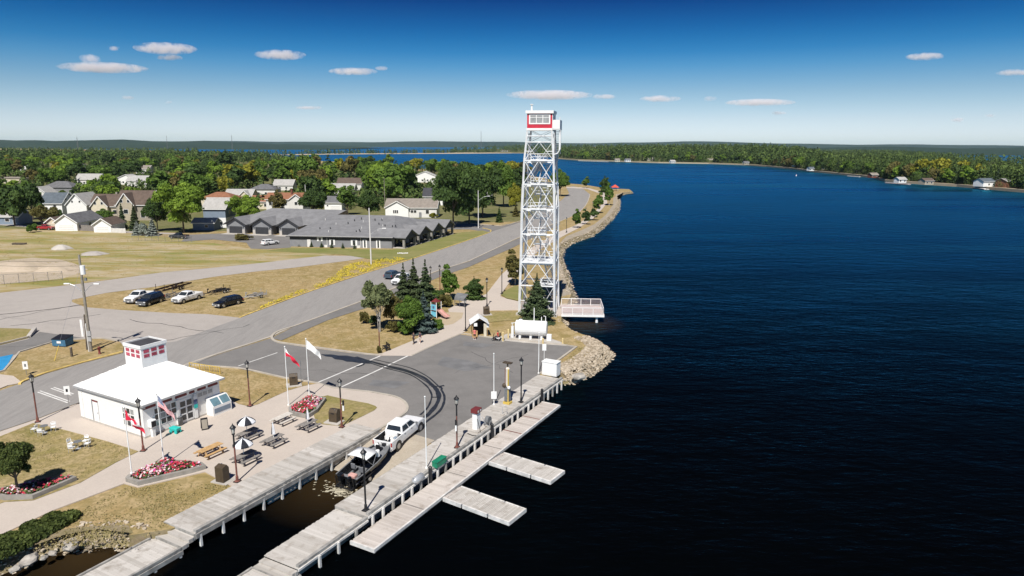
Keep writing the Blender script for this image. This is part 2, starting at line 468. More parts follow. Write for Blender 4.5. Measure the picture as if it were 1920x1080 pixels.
SH = [(W(-90, 8), 2)] + [(w(x, y), 1.2) for x, y in ((-60, 1112), (0, 1080), (45, 1060), (88, 1043), (124, 1032), (176, 1028), (222, 1027))]
SH += [(w(243, 1036), .5), (UV(-8.4, -11.6), .1), (UV(-4, -11), .1), (UV(-1, -10.15), .06), (UV(6, -9.9), .06), (UV(12.55, -9.9), .06), (UV(12.6, -9.8), .06),
       (UV(12.6, -3.6), .06), (UV(12.7, -1.6), .06), (UV(20, -1.6), .06), (UV(35.6, -1.6), .3)]
SH += [(w(x, y), a) for x, y, a in ((1058, 720, .9), (1070, 720, 1.5), (1097, 708, 2), (1125, 691, 2.2), (1142, 675, 2.2), (1146, 664, 2.2), (1133, 650, 1.8),
       (1112, 641, 1.2), (1080, 630, .9), (1060, 614, .7), (1060, 603, .7), (1070, 585, .8), (1080, 562, .9), (1075, 547, 1.1), (1068, 528, 1.2), (1065, 512, 1.2), (1058, 498, 1.2), (1053, 484, 1.2),
       (1059, 466, 1.5), (1080, 454, 1.6), (1110, 444, 1.6), (1130, 429, 1.6), (1150, 410, 1.6), (1161, 393, 1.6), (1163, 380, 1.6), (1160, 369, 1.2), (1172, 364.5, 1), (1188, 362.5, .8), (1182, 358, .8), (1165, 357, .8), (1152, 357.5, 1), (1130, 354.5, 1.5),
       (1100, 349, 2), (1062, 346, 2), (1020, 335, 3), (960, 324, 4), (850, 318, 4), (760, 318, 4), (650, 305, 4), (540, 300, 4), (400, 293.5, 5), (372, 287, 5), (330, 283, 5), (250, 281.5, 5))]
top, bot = shore(SH)
rest = [W(-4200, 4600), W(-8000, 4600), W(-8000, -300), W(-95, -300)]
mb = MB()
mb.add(top + rest, [tuple(range(len(top) + len(rest)))[::-1]])
ground = mb.build('ground', MT['dry_grass'], kind='structure')
def flip_up(o):
    bm = bmesh.new(); bm.from_mesh(o.data)
    bmesh.ops.triangulate(bm, faces=bm.faces[:])
    for f in bm.faces:
        if f.normal.z < 0: f.normal_flip()
    bm.to_mesh(o.data); bm.free()
flip_up(ground)
mb = MB()
for i in range(len(top) - 1):
    mb.quad(top[i], bot[i], bot[i + 1], top[i + 1])
mb.build('shore_bank', MT['bank'], kind='structure')

# ---- water
def water_material():
    m, n, l, b = new_mat('lake_water')
    n.remove(b)
    b = n.new('ShaderNodeBsdfDiffuse')
    gl = n.new('ShaderNodeBsdfGlossy'); gl.inputs['Roughness'].default_value = 0.3; gl.inputs['Color'].default_value = (.055, .50, .80, 1)
    fr = n.new('ShaderNodeFresnel'); fr.inputs['IOR'].default_value = 1.16
    ms = n.new('ShaderNodeMixShader')
    pw = n.new('ShaderNodeMath'); pw.operation = 'POWER'; pw.inputs[1].default_value = 1.7; l.new(fr.outputs[0], pw.inputs[0])
    pm = n.new('ShaderNodeMath'); pm.operation = 'MULTIPLY'; pm.inputs[1].default_value = 1.75; pm.use_clamp = True; l.new(pw.outputs[0], pm.inputs[0])
    l.new(pm.outputs[0], ms.inputs[0]); l.new(b.outputs[0], ms.inputs[1]); l.new(gl.outputs[0], ms.inputs[2])
    l.new(ms.outputs[0], n['Material Output'].inputs['Surface'])
    # silty brown water in the launch slip and over the shallows, dark peat-blue water elsewhere
    geo = n.new('ShaderNodeNewGeometry')
    def near(p, r0, r1):
        d = n.new('ShaderNodeVectorMath'); d.operation = 'DISTANCE'
        l.new(geo.outputs['Position'], d.inputs[0]); d.inputs[1].default_value = p
        mr = n.new('ShaderNodeMapRange'); mr.inputs['From Min'].default_value = r0; mr.inputs['From Max'].default_value = r1
        mr.inputs['To Min'].default_value = 1; mr.inputs['To Max'].default_value = 0
        l.new(d.outputs['Value'], mr.inputs['Value']); return mr.outputs[0]
    f = near(UV(5, -7, WATER_Z), 1.0, 8.0)
    f2 = near(w(170, 1040), 1.0, 7.0)
    f3 = near(w(1085, 605), 1.0, 8.0)
    mx = n.new('ShaderNodeMath'); mx.operation = 'MAXIMUM'; l.new(f, mx.inputs[0]); l.new(f2, mx.inputs[1])
    mx2 = n.new('ShaderNodeMath'); mx2.operation = 'MAXIMUM'; l.new(mx.outputs[0], mx2.inputs[0]); l.new(f3, mx2.inputs[1])
    big = noise_node(n, l, 0.006, 3, stretch=(1, 1, 1), offset=9)
    deep = mixc(n, l, ramp_node(n, l, big.outputs['Fac'], .4, .62), (0.0006, 0.0009, 0.0012), (0.0006, 0.0012, 0.0018))
    l.new(mixc(n, l, mx2.outputs[0], deep, (0.030, 0.019, 0.008)), b.inputs['Color'])
    # wind ripples: two stretched wave sizes plus long patches of rougher water
    t1 = noise_node(n, l, 0.55, 4, 0.6, (1.0, 2.6, 1, R(-14)))
    t2 = noise_node(n, l, 0.12, 3, 0.55, (1.0, 2.2, 1, R(-9)), 5)
    t3 = noise_node(n, l, 0.03, 2, 0.5, (.6, 1.8, 1, R(-12)), 15)
    a = n.new('ShaderNodeMath'); a.operation = 'MULTIPLY_ADD'; a.inputs[1].default_value = 2.0
    l.new(t2.outputs['Fac'], a.inputs[0]); l.new(t1.outputs['Fac'], a.inputs[2])
    bp = n.new('ShaderNodeBump'); bp.inputs['Distance'].default_value = 0.15
    st = n.new('ShaderNodeMapRange'); st.inputs['From Min'].default_value = .35; st.inputs['From Max'].default_value = .65
    st.inputs['To Min'].default_value = .5; st.inputs['To Max'].default_value = 1.0
    l.new(t3.outputs['Fac'], st.inputs['Value']); l.new(st.outputs[0], bp.inputs['Strength'])
    wind = noise_node(n, l, 0.012, 3, .55, (.35, 2.0, 1, R(-10)), 40)
    rg = n.new('ShaderNodeMapRange'); rg.inputs['From Min'].default_value = .35; rg.inputs['From Max'].default_value = .65
    rg.inputs['To Min'].default_value = .24; rg.inputs['To Max'].default_value = .40
    l.new(wind.outputs['Fac'], rg.inputs['Value']); l.new(rg.outputs[0], gl.inputs['Roughness'])
    l.new(a.outputs[0], bp.inputs['Height']); l.new(bp.outputs[0], gl.inputs['Normal']); l.new(bp.outputs[0], fr.inputs['Normal'])
    return m
MT['water'] = water_material()
mb = MB()
mb.quad((-12000, -300, WATER_Z), (14000, -300, WATER_Z), (14000, 12500, WATER_Z), (-12000, 12500, WATER_Z))
mb.build('lake_water', MT['water'], kind='structure')

# ---- sheets on the ground
def sheet(name, pts, m, z, kind='structure', thick=0.0):
    ps = [g(x, y, z) for x, y in pts]
    mb = MB()
    if thick:
        mb.prism(ps, z - thick, z)
    else:
        mb.add(ps, [tuple(range(len(ps)))])
    o = mb.build(name, m, kind=kind)
    bm = bmesh.new(); bm.from_mesh(o.data)
    bmesh.ops.triangulate(bm, faces=[f for f in bm.faces if len(f.verts) > 4])
    if not thick:
        for f in bm.faces:
            if f.normal.z < 0: f.normal_flip()
    bm.to_mesh(o.data); bm.free()
    return o

def smooth_path(ps, k=3):
    """Catmull-Rom through world points"""
    out = []
    for i in range(len(ps) - 1):
        p0, p1, p2, p3 = ps[max(i - 1, 0)], ps[i], ps[i + 1], ps[min(i + 2, len(ps) - 1)]
        for j in range(k):
            t = j / k
            out.append(0.5 * ((2 * p1) + (p2 - p0) * t + (2 * p0 - 5 * p1 + 4 * p2 - p3) * t * t + (3 * p1 - p0 - 3 * p2 + p3) * t ** 3))
    out.append(ps[-1])
    return out

def strip(name, pts, width, m, z0, z1, smooth=0, kind='structure', px=True, parent=None, jitter=0.0):
    ps = [g(x, y, 0) for x, y in pts] if px else [Vector(p) for p in pts]
    if smooth: ps = smooth_path(ps, smooth)
    L, Rr = [], []
    for i, p in enumerate(ps):
        d = ps[min(i + 1, len(ps) - 1)] - ps[max(i - 1, 0)]; d.z = 0; d.normalize()
        nr = Vector((d.y, -d.x, 0)); hw = width / 2 * (1 + rnd.uniform(-jitter, jitter))
        L.append(p - nr * hw); Rr.append(p + nr * hw)
    mb = MB()
    n = len(ps)
    vs = []
    for i in range(n):
        for q, z in ((L[i], z0), (L[i], z1), (Rr[i], z1), (Rr[i], z0)):
            vs.append((q.x, q.y, z))
    fs = []
    for i in range(n - 1):
        for k in range(3):
            fs.append((i * 4 + k, i * 4 + k + 1, (i + 1) * 4 + k + 1, (i + 1) * 4 + k))
    fs += [(0, 1, 2, 3), ((n - 1) * 4 + 3, (n - 1) * 4 + 2, (n - 1) * 4 + 1, (n - 1) * 4)]
    mb.add(vs, fs)
    o = mb.build(name, m, parent=parent, kind=kind)
    bm = bmesh.new(); bm.from_mesh(o.data); bmesh.ops.recalc_face_normals(bm, faces=bm.faces[:]); bm.to_mesh(o.data); bm.free()
    return o

sheet('town_ground', [(-900, 400), (-900, 290), (300, 287), (372, 290), (400, 295), (540, 302), (760, 320), (940, 324), (1040, 345), (1050, 372), (975, 415), (838, 420), (740, 412), (545, 436), (430, 433), (340, 436), (0, 428)], MT['town_lawn'], 0.01)
sheet('field', [(-700, 500), (-400, 450), (0, 428), (100, 431), (250, 438), (360, 450), (470, 466), (560, 473), (640, 475), (560, 485), (480, 494), (300, 511), (150, 531), (0, 548), (-400, 620)], MT['field'], 0.02)
sheet('dirt_patch', [(-200, 520), (0, 489), (60, 483), (110, 486), (140, 494), (165, 505), (140, 515), (118, 522), (60, 528), (0, 533), (-200, 565)], MT['dirt'], 0.03)
sheet('back_lane', [(-500, 424), (0, 417), (100, 427), (230, 433), (330, 437), (330, 440), (230, 436), (100, 430), (0, 422), (-500, 432)], MT['gravel_lane'], 0.035)
sheet('gravel_lane', [(-400, 640), (0, 549), (150, 532), (225, 522), (300, 511), (400, 502), (480, 494), (610, 479), (675, 480), (683, 484), (650, 489), (550, 502), (480, 509), (400, 519), (287, 538), (200, 549), (135, 562), (135, 566), (160, 576), (225, 581), (325, 587), (390, 589), (452, 596), (420, 615), (360, 640), (330, 655), (230, 668), (150, 660), (0, 680), (-400, 790)], MT['gravel_lane'], 0.03)
sheet('complex_driveway', [(352, 440), (430, 437), (548, 441), (545, 464), (500, 467), (470, 466), (462, 455), (400, 449), (340, 453)], MT['asphalt_dark'], 0.04)
sheet('complex_lawn', [(500, 470), (545, 464), (735, 468), (840, 438), (905, 432), (918, 436), (880, 449), (770, 486), (720, 490), (684, 484), (640, 477), (560, 474)], MT['lawn_green'], 0.042)
sheet('side_street', [(828, 430), (834, 420), (870, 419), (940, 424), (975, 416), (985, 420), (960, 430), (920, 436), (880, 430)], MT['asphalt_dark'], 0.038)
sheet('main_road', [(-300, 930), (-150, 874), (0, 808), (75, 783), (136, 759), (250, 719), (360, 684), (400, 667), (508, 632), (550, 612), (685, 562), (822, 507), (880, 489), (960, 451), (1010, 430), (1050, 415), (1087, 397), (1102, 378), (1106, 364), (1092, 353), (1075, 349), (1062, 352), (1067, 362), (1052, 376), (1010, 398), (975, 417), (920, 435), (880, 450), (770, 487), (687, 512), (587, 545), (492, 580), (450, 596), (330, 640), (232, 652), (230, 662), (150, 682), (87, 700), (41, 718), (-150, 785), (-300, 840)], MT['asphalt'], 0.046)
sheet('inner_lane', [(-80, 690), (0, 648), (52, 636), (74, 622), (160, 634), (225, 641), (162, 638), (107, 641), (37, 662), (26, 665), (0, 672)], MT['asphalt_dark'], 0.05)
sheet('cycle_lane', [(508, 634), (550, 613), (685, 563), (822, 508), (880, 490), (960, 452), (1010, 431), (1050, 416), (1050, 421), (1010, 440), (960, 465), (880, 500), (822, 520), (760, 547), (687, 577), (615, 600), (528, 638)], MT['asphalt_dark'], 0.05)
sheet('parking_lot', [(360, 684), (440, 690), (485, 698), (533, 709), (595, 719), (623, 728), (713, 740), (747, 748), (763, 762), (764, 768), (757, 777), (728, 796), (699, 812), (812, 831), (852, 807), (895, 777), (943, 746), (979, 723), (1012, 702), (1039, 682), (1081, 651), (1060, 648), (895, 631), (862, 627), (815, 647), (772, 667), (715, 667), (650, 661), (575, 651), (520, 643), (508, 634), (440, 655), (400, 668)], MT['asphalt_dark'], 0.054)
sheet('plaza_paving', [(-150, 875), (0, 809), (75, 784), (136, 760), (250, 720), (362, 688), (385, 700), (412, 735), (430, 748), (447, 757), (468, 762), (483, 758), (515, 743), (540, 732), (567, 724), (595, 719), (623, 728), (690, 735), (713, 739), (735, 743), (749, 748), (760, 756), (764, 765), (762, 772), (757, 777), (728, 796), (699, 811), (640, 806), (618, 824), (540, 874), (452, 920), (384, 884), (259, 913), (233, 906), (98, 957), (0, 1003), (-150, 1075)], MT['path'], 0.09, thick=.09)
sheet('shore_walkway', [(703, 666), (717, 662), (775, 638), (838, 607), (846, 596), (840, 580), (872, 562), (895, 558), (912, 551), (940, 515), (1000, 462), (1050, 434), (1080, 422), (1110, 403), (1131, 380), (1128, 364), (1100, 354), (1062, 352), (1062, 350), (1100, 351.5), (1134, 361), (1139, 380), (1117, 406), (1086, 427), (1055, 443), (1012, 468), (965, 516), (942, 548), (938, 555), (950, 560), (972, 565), (1050, 566), (1056, 592), (1000, 590), (972, 581), (917, 582), (887, 604), (873, 621), (862, 627), (815, 647), (772, 667)], MT['path'], 0.08, thick=.08)
sheet('play_sand', [(822, 604), (826, 590), (842, 585), (869, 586), (866, 596), (850, 607), (836, 610)], MT['sand'], 0.095)
sheet('lawn_west', [(-150, 880), (0, 818), (62, 793), (117, 805), (200, 827), (260, 846), (217, 867), (150, 905), (62, 938), (8, 941), (-150, 1000)], MT['lawn_dry'], 0.12)
sheet('lawn_kiosk', [(372, 692), (440, 692), (485, 700), (533, 711), (585, 720), (567, 724), (540, 732), (515, 743), (483, 758), (468, 762), (447, 757), (430, 748), (412, 735)], MT['dry_grass'], 0.12)
sheet('lawn_planter', [(606, 743), (614, 741), (640, 747), (690, 756), (704, 761), (707, 764), (702, 769), (680, 780), (640, 799), (593, 794), (588, 777), (600, 750)], MT['lawn'], 0.12)
sheet('lawn_tower', [(938, 551), (965, 535), (990, 541), (985, 557), (975, 564), (950, 559)], MT['lawn_green'], 0.10)
sheet('lawn_tower_front', [(917, 585), (972, 583), (990, 590), (985, 605), (960, 600), (900, 606)], MT['lawn'], 0.06)
sheet('grass_island', [(37, 661), (107, 640), (162, 636), (190, 635), (225, 641), (232, 650), (230, 661), (150, 681), (87, 699), (41, 716), (25, 704), (0, 701), (8, 697), (30, 672)], MT['dry_grass'], 0.14, thick=.1)
sheet('grass_corner', [(-150, 632), (0, 615), (45, 616), (66, 618), (52, 633), (0, 646), (-150, 685)], MT['lawn'], 0.14, thick=.1)
sheet('blue_parking_bay', [(-60, 690), (0, 669), (25, 664), (8, 695), (-10, 700), (-60, 720)], MT['blue_paint'], 0.06)
sheet('west_footpath', [(-100, 715), (0, 701), (25, 704), (41, 717), (15, 722), (0, 728), (-100, 765)], MT['path'], 0.10, thick=.06)
def sheet_w(name, pts, m, z):
    mb = MB(); mb.add([(p.x, p.y, z) for p in pts], [tuple(range(len(pts)))]); o = mb.build(name, m, kind='structure'); flip_up(o); return o
i_sp = next(i for i, (p, a) in enumerate(SH) if (p - wl_pt(1058, 720)).length < .01)
sheet_w('shore_gravel', top[i_sp + 12:i_sp + 27] + [g(x, y) for x, y in ((1150, 371), (1149, 385), (1135, 404), (1115, 420), (1090, 432), (1062, 443), (1048, 458), (1042, 480), (1050, 520), (1054, 556))], MT['shore_gravel'], .03)
sheet_w('spit_rubble', top[i_sp:i_sp + 8] + [g(x, y) for x, y in ((1112, 648), (1105, 662), (1085, 682), (1062, 697))], MT['shore_gravel'], .03)
sheet_w('shore_soil', top[1:8] + [g(x, y) for x, y in ((250, 1000), (180, 992), (120, 1003), (60, 1024), (0, 1048), (-60, 1075))], MT['bank'], .015)

# kerbs
strip('road_kerb', [(450, 596), (492, 580), (587, 545), (687, 512), (770, 487), (880, 450), (905, 441), (920, 435), (918, 431), (905, 428)], .3, MT['yellow'], 0.0, .16, 2)
strip('road_edge_line', [(340, 687), (400, 666), (450, 650), (508, 631), (550, 612), (685, 562), (822, 507), (880, 489), (960, 451), (1010, 430), (1050, 415), (1087, 397), (1102, 378), (1106, 364)], .42, MT['kerb'], 0.0, .066, 2)
strip('island_kerb', [(550, 613), (522, 622), (511, 630), (511, 637), (525, 643), (575, 650), (650, 660), (700, 666), (717, 665)], .35, MT['kerb'], 0.0, .17, 3)
strip('kiosk_lawn_kerb', [(360, 685), (440, 690), (485, 698), (533, 709), (595, 719), (623, 728), (690, 735), (713, 739), (735, 743), (749, 748), (760, 756), (764, 765), (762, 772), (757, 777), (728, 796), (699, 811)], .28, MT['kerb'], 0.0, .13, 2)
strip('grass_island_kerb', [(230, 661), (150, 682), (87, 700), (44, 716), (37, 722)], .28, MT['yellow'], 0.0, .19, 2)
strip('grass_island_inner_kerb', [(225, 640), (190, 635), (162, 636), (107, 640), (37, 661), (8, 696), (-30, 706)], .26, MT['kerb'], 0.0, .19)
strip('grass_corner_kerb', [(66, 618), (52, 634), (0, 647), (-150, 687)], .3, MT['kerb'], 0.0, .3)
strip('parking_kerb', [(895, 631), (1060, 648), (1081, 651), (1039, 682), (1014, 701)], .3, MT['kerb'], 0.0, .17)
strip('walkway_kerb', [(772, 667), (815, 647), (862, 627), (872, 626), (895, 631)], .22, MT['kerb'], 0.0, .12)
strip('corner_house_kerb', [(838, 419), (870, 418.5), (905, 421), (940, 423), (975, 415), (1010, 396), (1052, 374)], .4, MT['kerb'], 0.0, .18, 2)

# painted lines and tyre tracks
for nm, pts, wd in (('crosswalk_line', [(596, 718), (655, 693), (713, 668)], .22), ('crosswalk_line', [(641, 726), (700, 699), (773, 664)], .22),
                    ('parking_line', [(71, 736), (127, 756)], .14), ('parking_line', [(75, 733.5), (131, 753.5)], .14), ('parking_line', [(96, 729), (134, 742)], .14), ('parking_line', [(101, 727), (138, 739.5)], .14),
                    ('faint_road_line', [(447, 687), (520, 662)], .16)):
    strip(nm, pts, wd, MT['paint_line'], 0.02, 0.068)
TR = [([(667, 670), (693, 678), (727, 687), (760, 695), (793, 708), (810, 722), (820, 734), (823, 747), (818, 760), (807, 774), (793, 787), (785, 795)], .48),
      ([(690, 680), (727, 692), (768, 703), (797, 722), (808, 737), (809, 748), (802, 765), (788, 779)], .2),
      ([(827, 731), (833, 743), (832, 757), (823, 773), (798, 793), (790, 800)], .28),
      ([(700, 674.5), (735, 682.5), (770, 691), (800, 706), (819, 722), (826, 729)], .16), ([(727, 690), (768, 700), (800, 717), (811, 727)], .14),
      ([(805, 722.5), (818, 725.5), (833, 724)], .3), ([(826, 725), (829, 731)], .22), ([(808, 746), (822, 746)], .18), ([(668, 689), (681, 685), (683, 680)], .22)]
for i, (pts, wd) in enumerate(TR):
    strip('wet_tyre_track', pts, wd, MT['wet'], 0.04, 0.072 + .004 * i, 4, jitter=.25)
ps = []
up_ = [(601, 664), (612, 664.5), (622, 664.5), (634, 666.5), (650, 666.5), (662, 669), (680, 673), (696, 678)]
lo_ = [(694, 682), (676, 681), (660, 678.5), (650, 678), (642, 675), (628, 673.5), (622, 669.5), (610, 668)]
sheet('wet_spill', up_ + lo_, MT['wet'], 0.07)
# asphalt patches, cracks and manholes that break the paving up
for i, (pts) in enumerate(([(830, 668), (880, 676), (925, 690), (870, 696), (820, 684)], [(870, 640), (930, 646), (905, 652), (868, 648)], [(700, 712), (770, 716), (740, 728), (690, 722)])):
    sheet('asphalt_repair', pts, mat('asphalt_repair_%d' % i, (0.165, 0.165, 0.166), 0.9, 0.15, .6), 0.0575)
for a, b in (((0, 590), (215, 556)), ((110, 612), (330, 545)), ((240, 610), (560, 560))):
    pass
def crack(name, a, b, wd, m, z, n=9, amp=.5):
    A, B = g(*a), g(*b)
    nr = Vector((-(B - A).y, (B - A).x, 0)).normalized()
    pts = [A.lerp(B, i / n) + nr * rnd.uniform(-amp, amp) for i in range(n + 1)]
    strip(name, pts, wd, m, z - .01, z, px=False, jitter=.5)
MT['crack'] = mat('crack_sealant', (0.06, 0.06, 0.06), .7, .2, 2)
for a, b in (((300, 640), (470, 610)), ((240, 600), (420, 625)), ((0, 600), (150, 570)), ((20, 612), (190, 590))):
    crack('sealed_crack', a, b, .12, MT['crack'], .052)
for a, b in (((560, 690), (700, 705)), ((850, 700), (990, 665)), ((880, 660), (960, 700))):
    crack('sealed_crack', a, b, .06, MT['crack'], .062)
# paving joints of plaza and path
MT['joint'] = mat('paving_joint', (0.25, 0.22, 0.19), .9, .2, 2)

# ---- boat ramp
mb = MB()
RT = [UV(12.9, -9.75, .062), UV(12.9, -3.5, .062)]
RB = [UV(-4, -9.75, -2.9), UV(-4, -3.5, -2.9)]
mb.quad(RT[0], RT[1], RB[1], RB[0])
mb.build('boat_ramp', MT['ramp'], kind='structure')
mb = MB()
mb.quad(UV(12.85, -9.75, .064), UV(12.85, -3.5, .064), UV(13.9, -3.5, .064), UV(14.3, -9.75, .064))
mb.build('ramp_apron', MT['ramp'], kind='structure')
def ramp_z(u): return .062 + (u - 12.9) * (2.962 / 16.9) if u < 12.9 else .062

# ---- far shores, sandbar and hills
def shore_rise(p):
    v = Vector((p.x, p.y, p.z - CAM_H)); x = 960 + F_PX * v.dot(rt) / v.dot(fw)
    t = min(1, max(0, (x - 1380) / 260)); return 1 - .78 * t * t * (3 - 2 * t)
def far_land(name, front, rise, m, back_dir=None):
    """front: waterline points left to right; rise: list of (metres inland, height)"""
    rows = [[Vector((p.x, p.y, -2.0)) for p in front]]
    for d, h in rise:
        row = []
        for i, p in enumerate(front):
            nr = Vector((.38, .925, 0))
            row.append(Vector((p.x + nr.x * d, p.y + nr.y * d, h if d < 4 else h * shore_rise(p))))
        rows.append(row)
    mb = MB()
    n = len(front)
    vs = [p for r_ in rows for p in r_]
    fs = [(i * n + k, i * n + k + 1, (i + 1) * n + k + 1, (i + 1) * n + k) for i in range(len(rows) - 1) for k in range(n - 1)]
    mb.add(vs, fs)
    mb.smooth = True
    return mb.build(name, m, kind='structure')
FS = [w(x, y) for x, y in ((840, 286.5), (900, 287), (985, 287.5), (1020, 293), (1050, 298.5), (1085, 301), (1135, 302.5), (1200, 305), (1235, 306), (1330, 307.5), (1400, 310), (1440, 313), (1480, 317), (1530, 323), (1600, 330), (1640, 334), (1665, 341), (1700, 344), (1745, 347), (1800, 350.5), (1850, 355), (1920, 361), (2050, 372), (2300, 390), (2700, 412), (3400, 450))]
far_land('far_shore', FS, [(3, .7), (14, 1.6), (45, 4), (160, 9), (600, 14), (1800, 20), (3500, 24)], MT['far_ground'])
strip('far_beach', [p + Vector((.5, 2.0, 0)) for p in FS], 4.0, MT['sand'], -1.2, .85, px=False)
SB = [w(x, y) for x, y in ((330, 294), (380, 294.5), (420, 293.5), (480, 292.3), (560, 290.6), (620, 289.6), (730, 288.8), (850, 288.2), (960, 287.4))]
mb = MB(); n_ = len(SB)
vs = [Vector((p.x, p.y, -1.5)) for p in SB] + [Vector((p.x, p.y + 12, .5)) for p in SB] + [Vector((p.x, p.y + 60, .9)) for p in SB] + [Vector((p.x, p.y + 110, -1.5)) for p in SB]
mb.add(vs, [(i * n_ + k, i * n_ + k + 1, (i + 1) * n_ + k + 1, (i + 1) * n_ + k) for i in range(3) for k in range(n_ - 1)])
mb.build('sandbar', MT['sand'], kind='structure')
def hills(name, y0, x0, x1, prof, seed, m):
    """ridge with given heights along x, 1.5 km deep"""
    rr = random.Random(seed)
    N = 90
    vs, fs = [], []
    for j, (dy, hf) in enumerate(((0, -.1), (250, .35), (700, .8), (1200, 1.0), (1900, .7), (2600, -.1))):
        for i in range(N + 1):
            t = i / N; x = x0 + (x1 - x0) * t
            k = t * (len(prof) - 1); a = int(min(k, len(prof) - 2)); h = prof[a] + (prof[a + 1] - prof[a]) * (k - a)
            h += 5 * math.sin(t * 37 + seed) + 3 * math.sin(t * 91 + seed * 2) + rr.uniform(-1.5, 1.5)
            vs.append((x, y0 + dy, max(h, 4) * hf - (3 if hf < 0 else 0)))
    fs = [(j * (N + 1) + i, j * (N + 1) + i + 1, (j + 1) * (N + 1) + i + 1, (j + 1) * (N + 1) + i) for j in range(5) for i in range(N)]
    mb = MB(); mb.add(vs, fs); mb.smooth = True
    return mb.build(name, m, kind='structure')
hills('far_hills', 8200, -9500, 9500, [32, 36, 48, 60, 62, 60, 64, 70, 66, 62, 84, 66, 58, 50, 46, 40, 36], 3, MT['hill'])
hills('west_hills', 3600, -5200, -1000, [30, 34, 38, 44, 48, 44, 30, 4], 5, MT['hill'])
hills('east_hills', 2350, 780, 7000, [4, 20, 23, 22, 24, 21, 23, 20], 8, MT['hill'])
# ================================================================ docks
def plank_material():
    m, n, l, b = new_mat('weathered_planks')
    at = n.new('ShaderNodeAttribute'); at.attribute_name = 'tint'
    c = mixc(n, l, at.outputs['Fac'], (0.37, 0.345, 0.31), (0.56, 0.53, 0.49))
    t = noise_node(n, l, 1.3, 4, .6, (1, 1, 1))
    c = mixc(n, l, ramp_node(n, l, t.outputs['Fac'], .52, .75), c, (0.30, 0.265, 0.225))
    l.new(c, b.inputs['Base Color']); b.inputs['Roughness'].default_value = .9; b.inputs['Specular IOR Level'].default_value = .15
    return m
MT['planks'] = plank_material()
def plank_material_pink():
    m, n, l, b = new_mat('weathered_cedar_planks')
    at = n.new('ShaderNodeAttribute'); at.attribute_name = 'tint'
    c = mixc(n, l, at.outputs['Fac'], (0.385, 0.345, 0.31), (0.57, 0.52, 0.475))
    t = noise_node(n, l, 1.1, 4, .6, (1, 1, 1), 3)
    c = mixc(n, l, ramp_node(n, l, t.outputs['Fac'], .55, .75), c, (0.32, 0.275, 0.23))
    l.new(c, b.inputs['Base Color']); b.inputs['Roughness'].default_value = .9; b.inputs['Specular IOR Level'].default_value = .15
    return m
MT['planks_pink'] = plank_material_pink()

def set_tint(o, vals):
    at = o.data.attributes.new('tint', 'FLOAT', 'FACE')
    at.data.foreach_set('value', vals)

def decking(parent, x0, x1, y0, y1, z, m, along='y', pw=.2, th=.06, name='decking', seed=1):
    """planks as real boards, narrow gaps between them, in the parent's local frame"""
    rr = random.Random(seed)
    mb = MB(); tints = []
    a0, a1 = (y0, y1) if along == 'y' else (x0, x1)
    n = max(1, int(round((a1 - a0) / pw))); step = (a1 - a0) / n
    band = .5
    for i in range(n):
        if rr.random() < .12: band = rr.random()
        e0, e1 = rr.uniform(-.03, .03), rr.uniform(-.03, .03)
        p, q = a0 + i * step + .006, a0 + (i + 1) * step - .006
        dz = rr.uniform(-.006, .006)
        if along == 'y': mb.box2((x0 + e0, p, z - th), (x1 + e1, q, z + dz))
        else: mb.box2((p, y0 + e0, z - th), (q, y1 + e1, z + dz))
        tints += [min(1, max(0, band * .6 + rr.uniform(0, .5)))] * 6
    o = mb.build(name, m, parent, kind='stuff')
    set_tint(o, tints)
    return o

POST = MB().box((0, 0, -.5), (.17, .17, 1.0)).mesh('post'); POST.materials.append(MT['timber_white'])
POST_D = MB().box((0, 0, -.5), (.18, .18, 1.0)).mesh('post'); POST_D.materials.append(MT['timber_edge'])

# frames: local x = across (VAX), local y = along (UAX); root at the quay origin
def uvroot(name, label, cat, u, v, z=0.0, group=None):
    return thing(name, label, cat, UV(u, v, z), U_RZ, group)

POST_S = None
bw = uvroot('boardwalk', 'long grey timber boardwalk between the plaza and the launch slip', 'boardwalk', 0, 0)
decking(bw, -13.0, -9.45, -8.0, 13.2, .10, MT['planks'], seed=2, pw=.22)
for k, z in enumerate((-.12, -.34)):
    decking(bw, -12.8, -9.45, -8.0 - .55 * (k + 1), -8.0 - .55 * k, z, MT['planks'], seed=20 + k, name='step', th=.3)
decking(bw, -12.75, -9.45, -22, -9.1, -.55, MT['planks'], seed=3, pw=.22)
MB().box2((-13.0, -8.06, -.2), (-9.45, -8.0, .06)).build('riser', MT['timber_edge'], bw)
MB().box2((-12.75, -9.16, -.7), (-9.45, -9.1, -.37)).build('riser', MT['timber_edge'], bw)
MB().box2((-9.75, -7.9, .104), (-9.45, 13.2, .30)).build('bull_rail', MT['timber_edge'], bw)
MB().box2((-9.62, -22, -.546), (-9.42, -9.2, -.36)).build('bull_rail', MT['timber_edge'], bw)
MB().box2((-12.75, -22, -.546), (-12.6, -9.2, -.42)).build('edge_board', MT['timber_edge'], bw)
MB().box2((-9.44, -8.0, -.32), (-9.34, 13.2, .05)).build('fascia', MT['timber_edge'], bw)
MB().box2((-9.44, -22, -.95), (-9.36, -9.1, -.62)).build('fascia', MT['timber_edge'], bw)
MB().box2((-9.9, -1, -2.6), (-9.72, 12.2, -.35)).build('retaining_wall', MT['concrete'], bw)
y = -7.6
while y < 12.5:
    inst('post', POST, bw, (-9.42, y, -.1), scale=(1, 1, 2.1)); y += 1.95
y = -21
while y < -9:
    inst('post', POST, bw, (-9.46, y, -.66), scale=(1, 1, 1.3)); y += 1.95

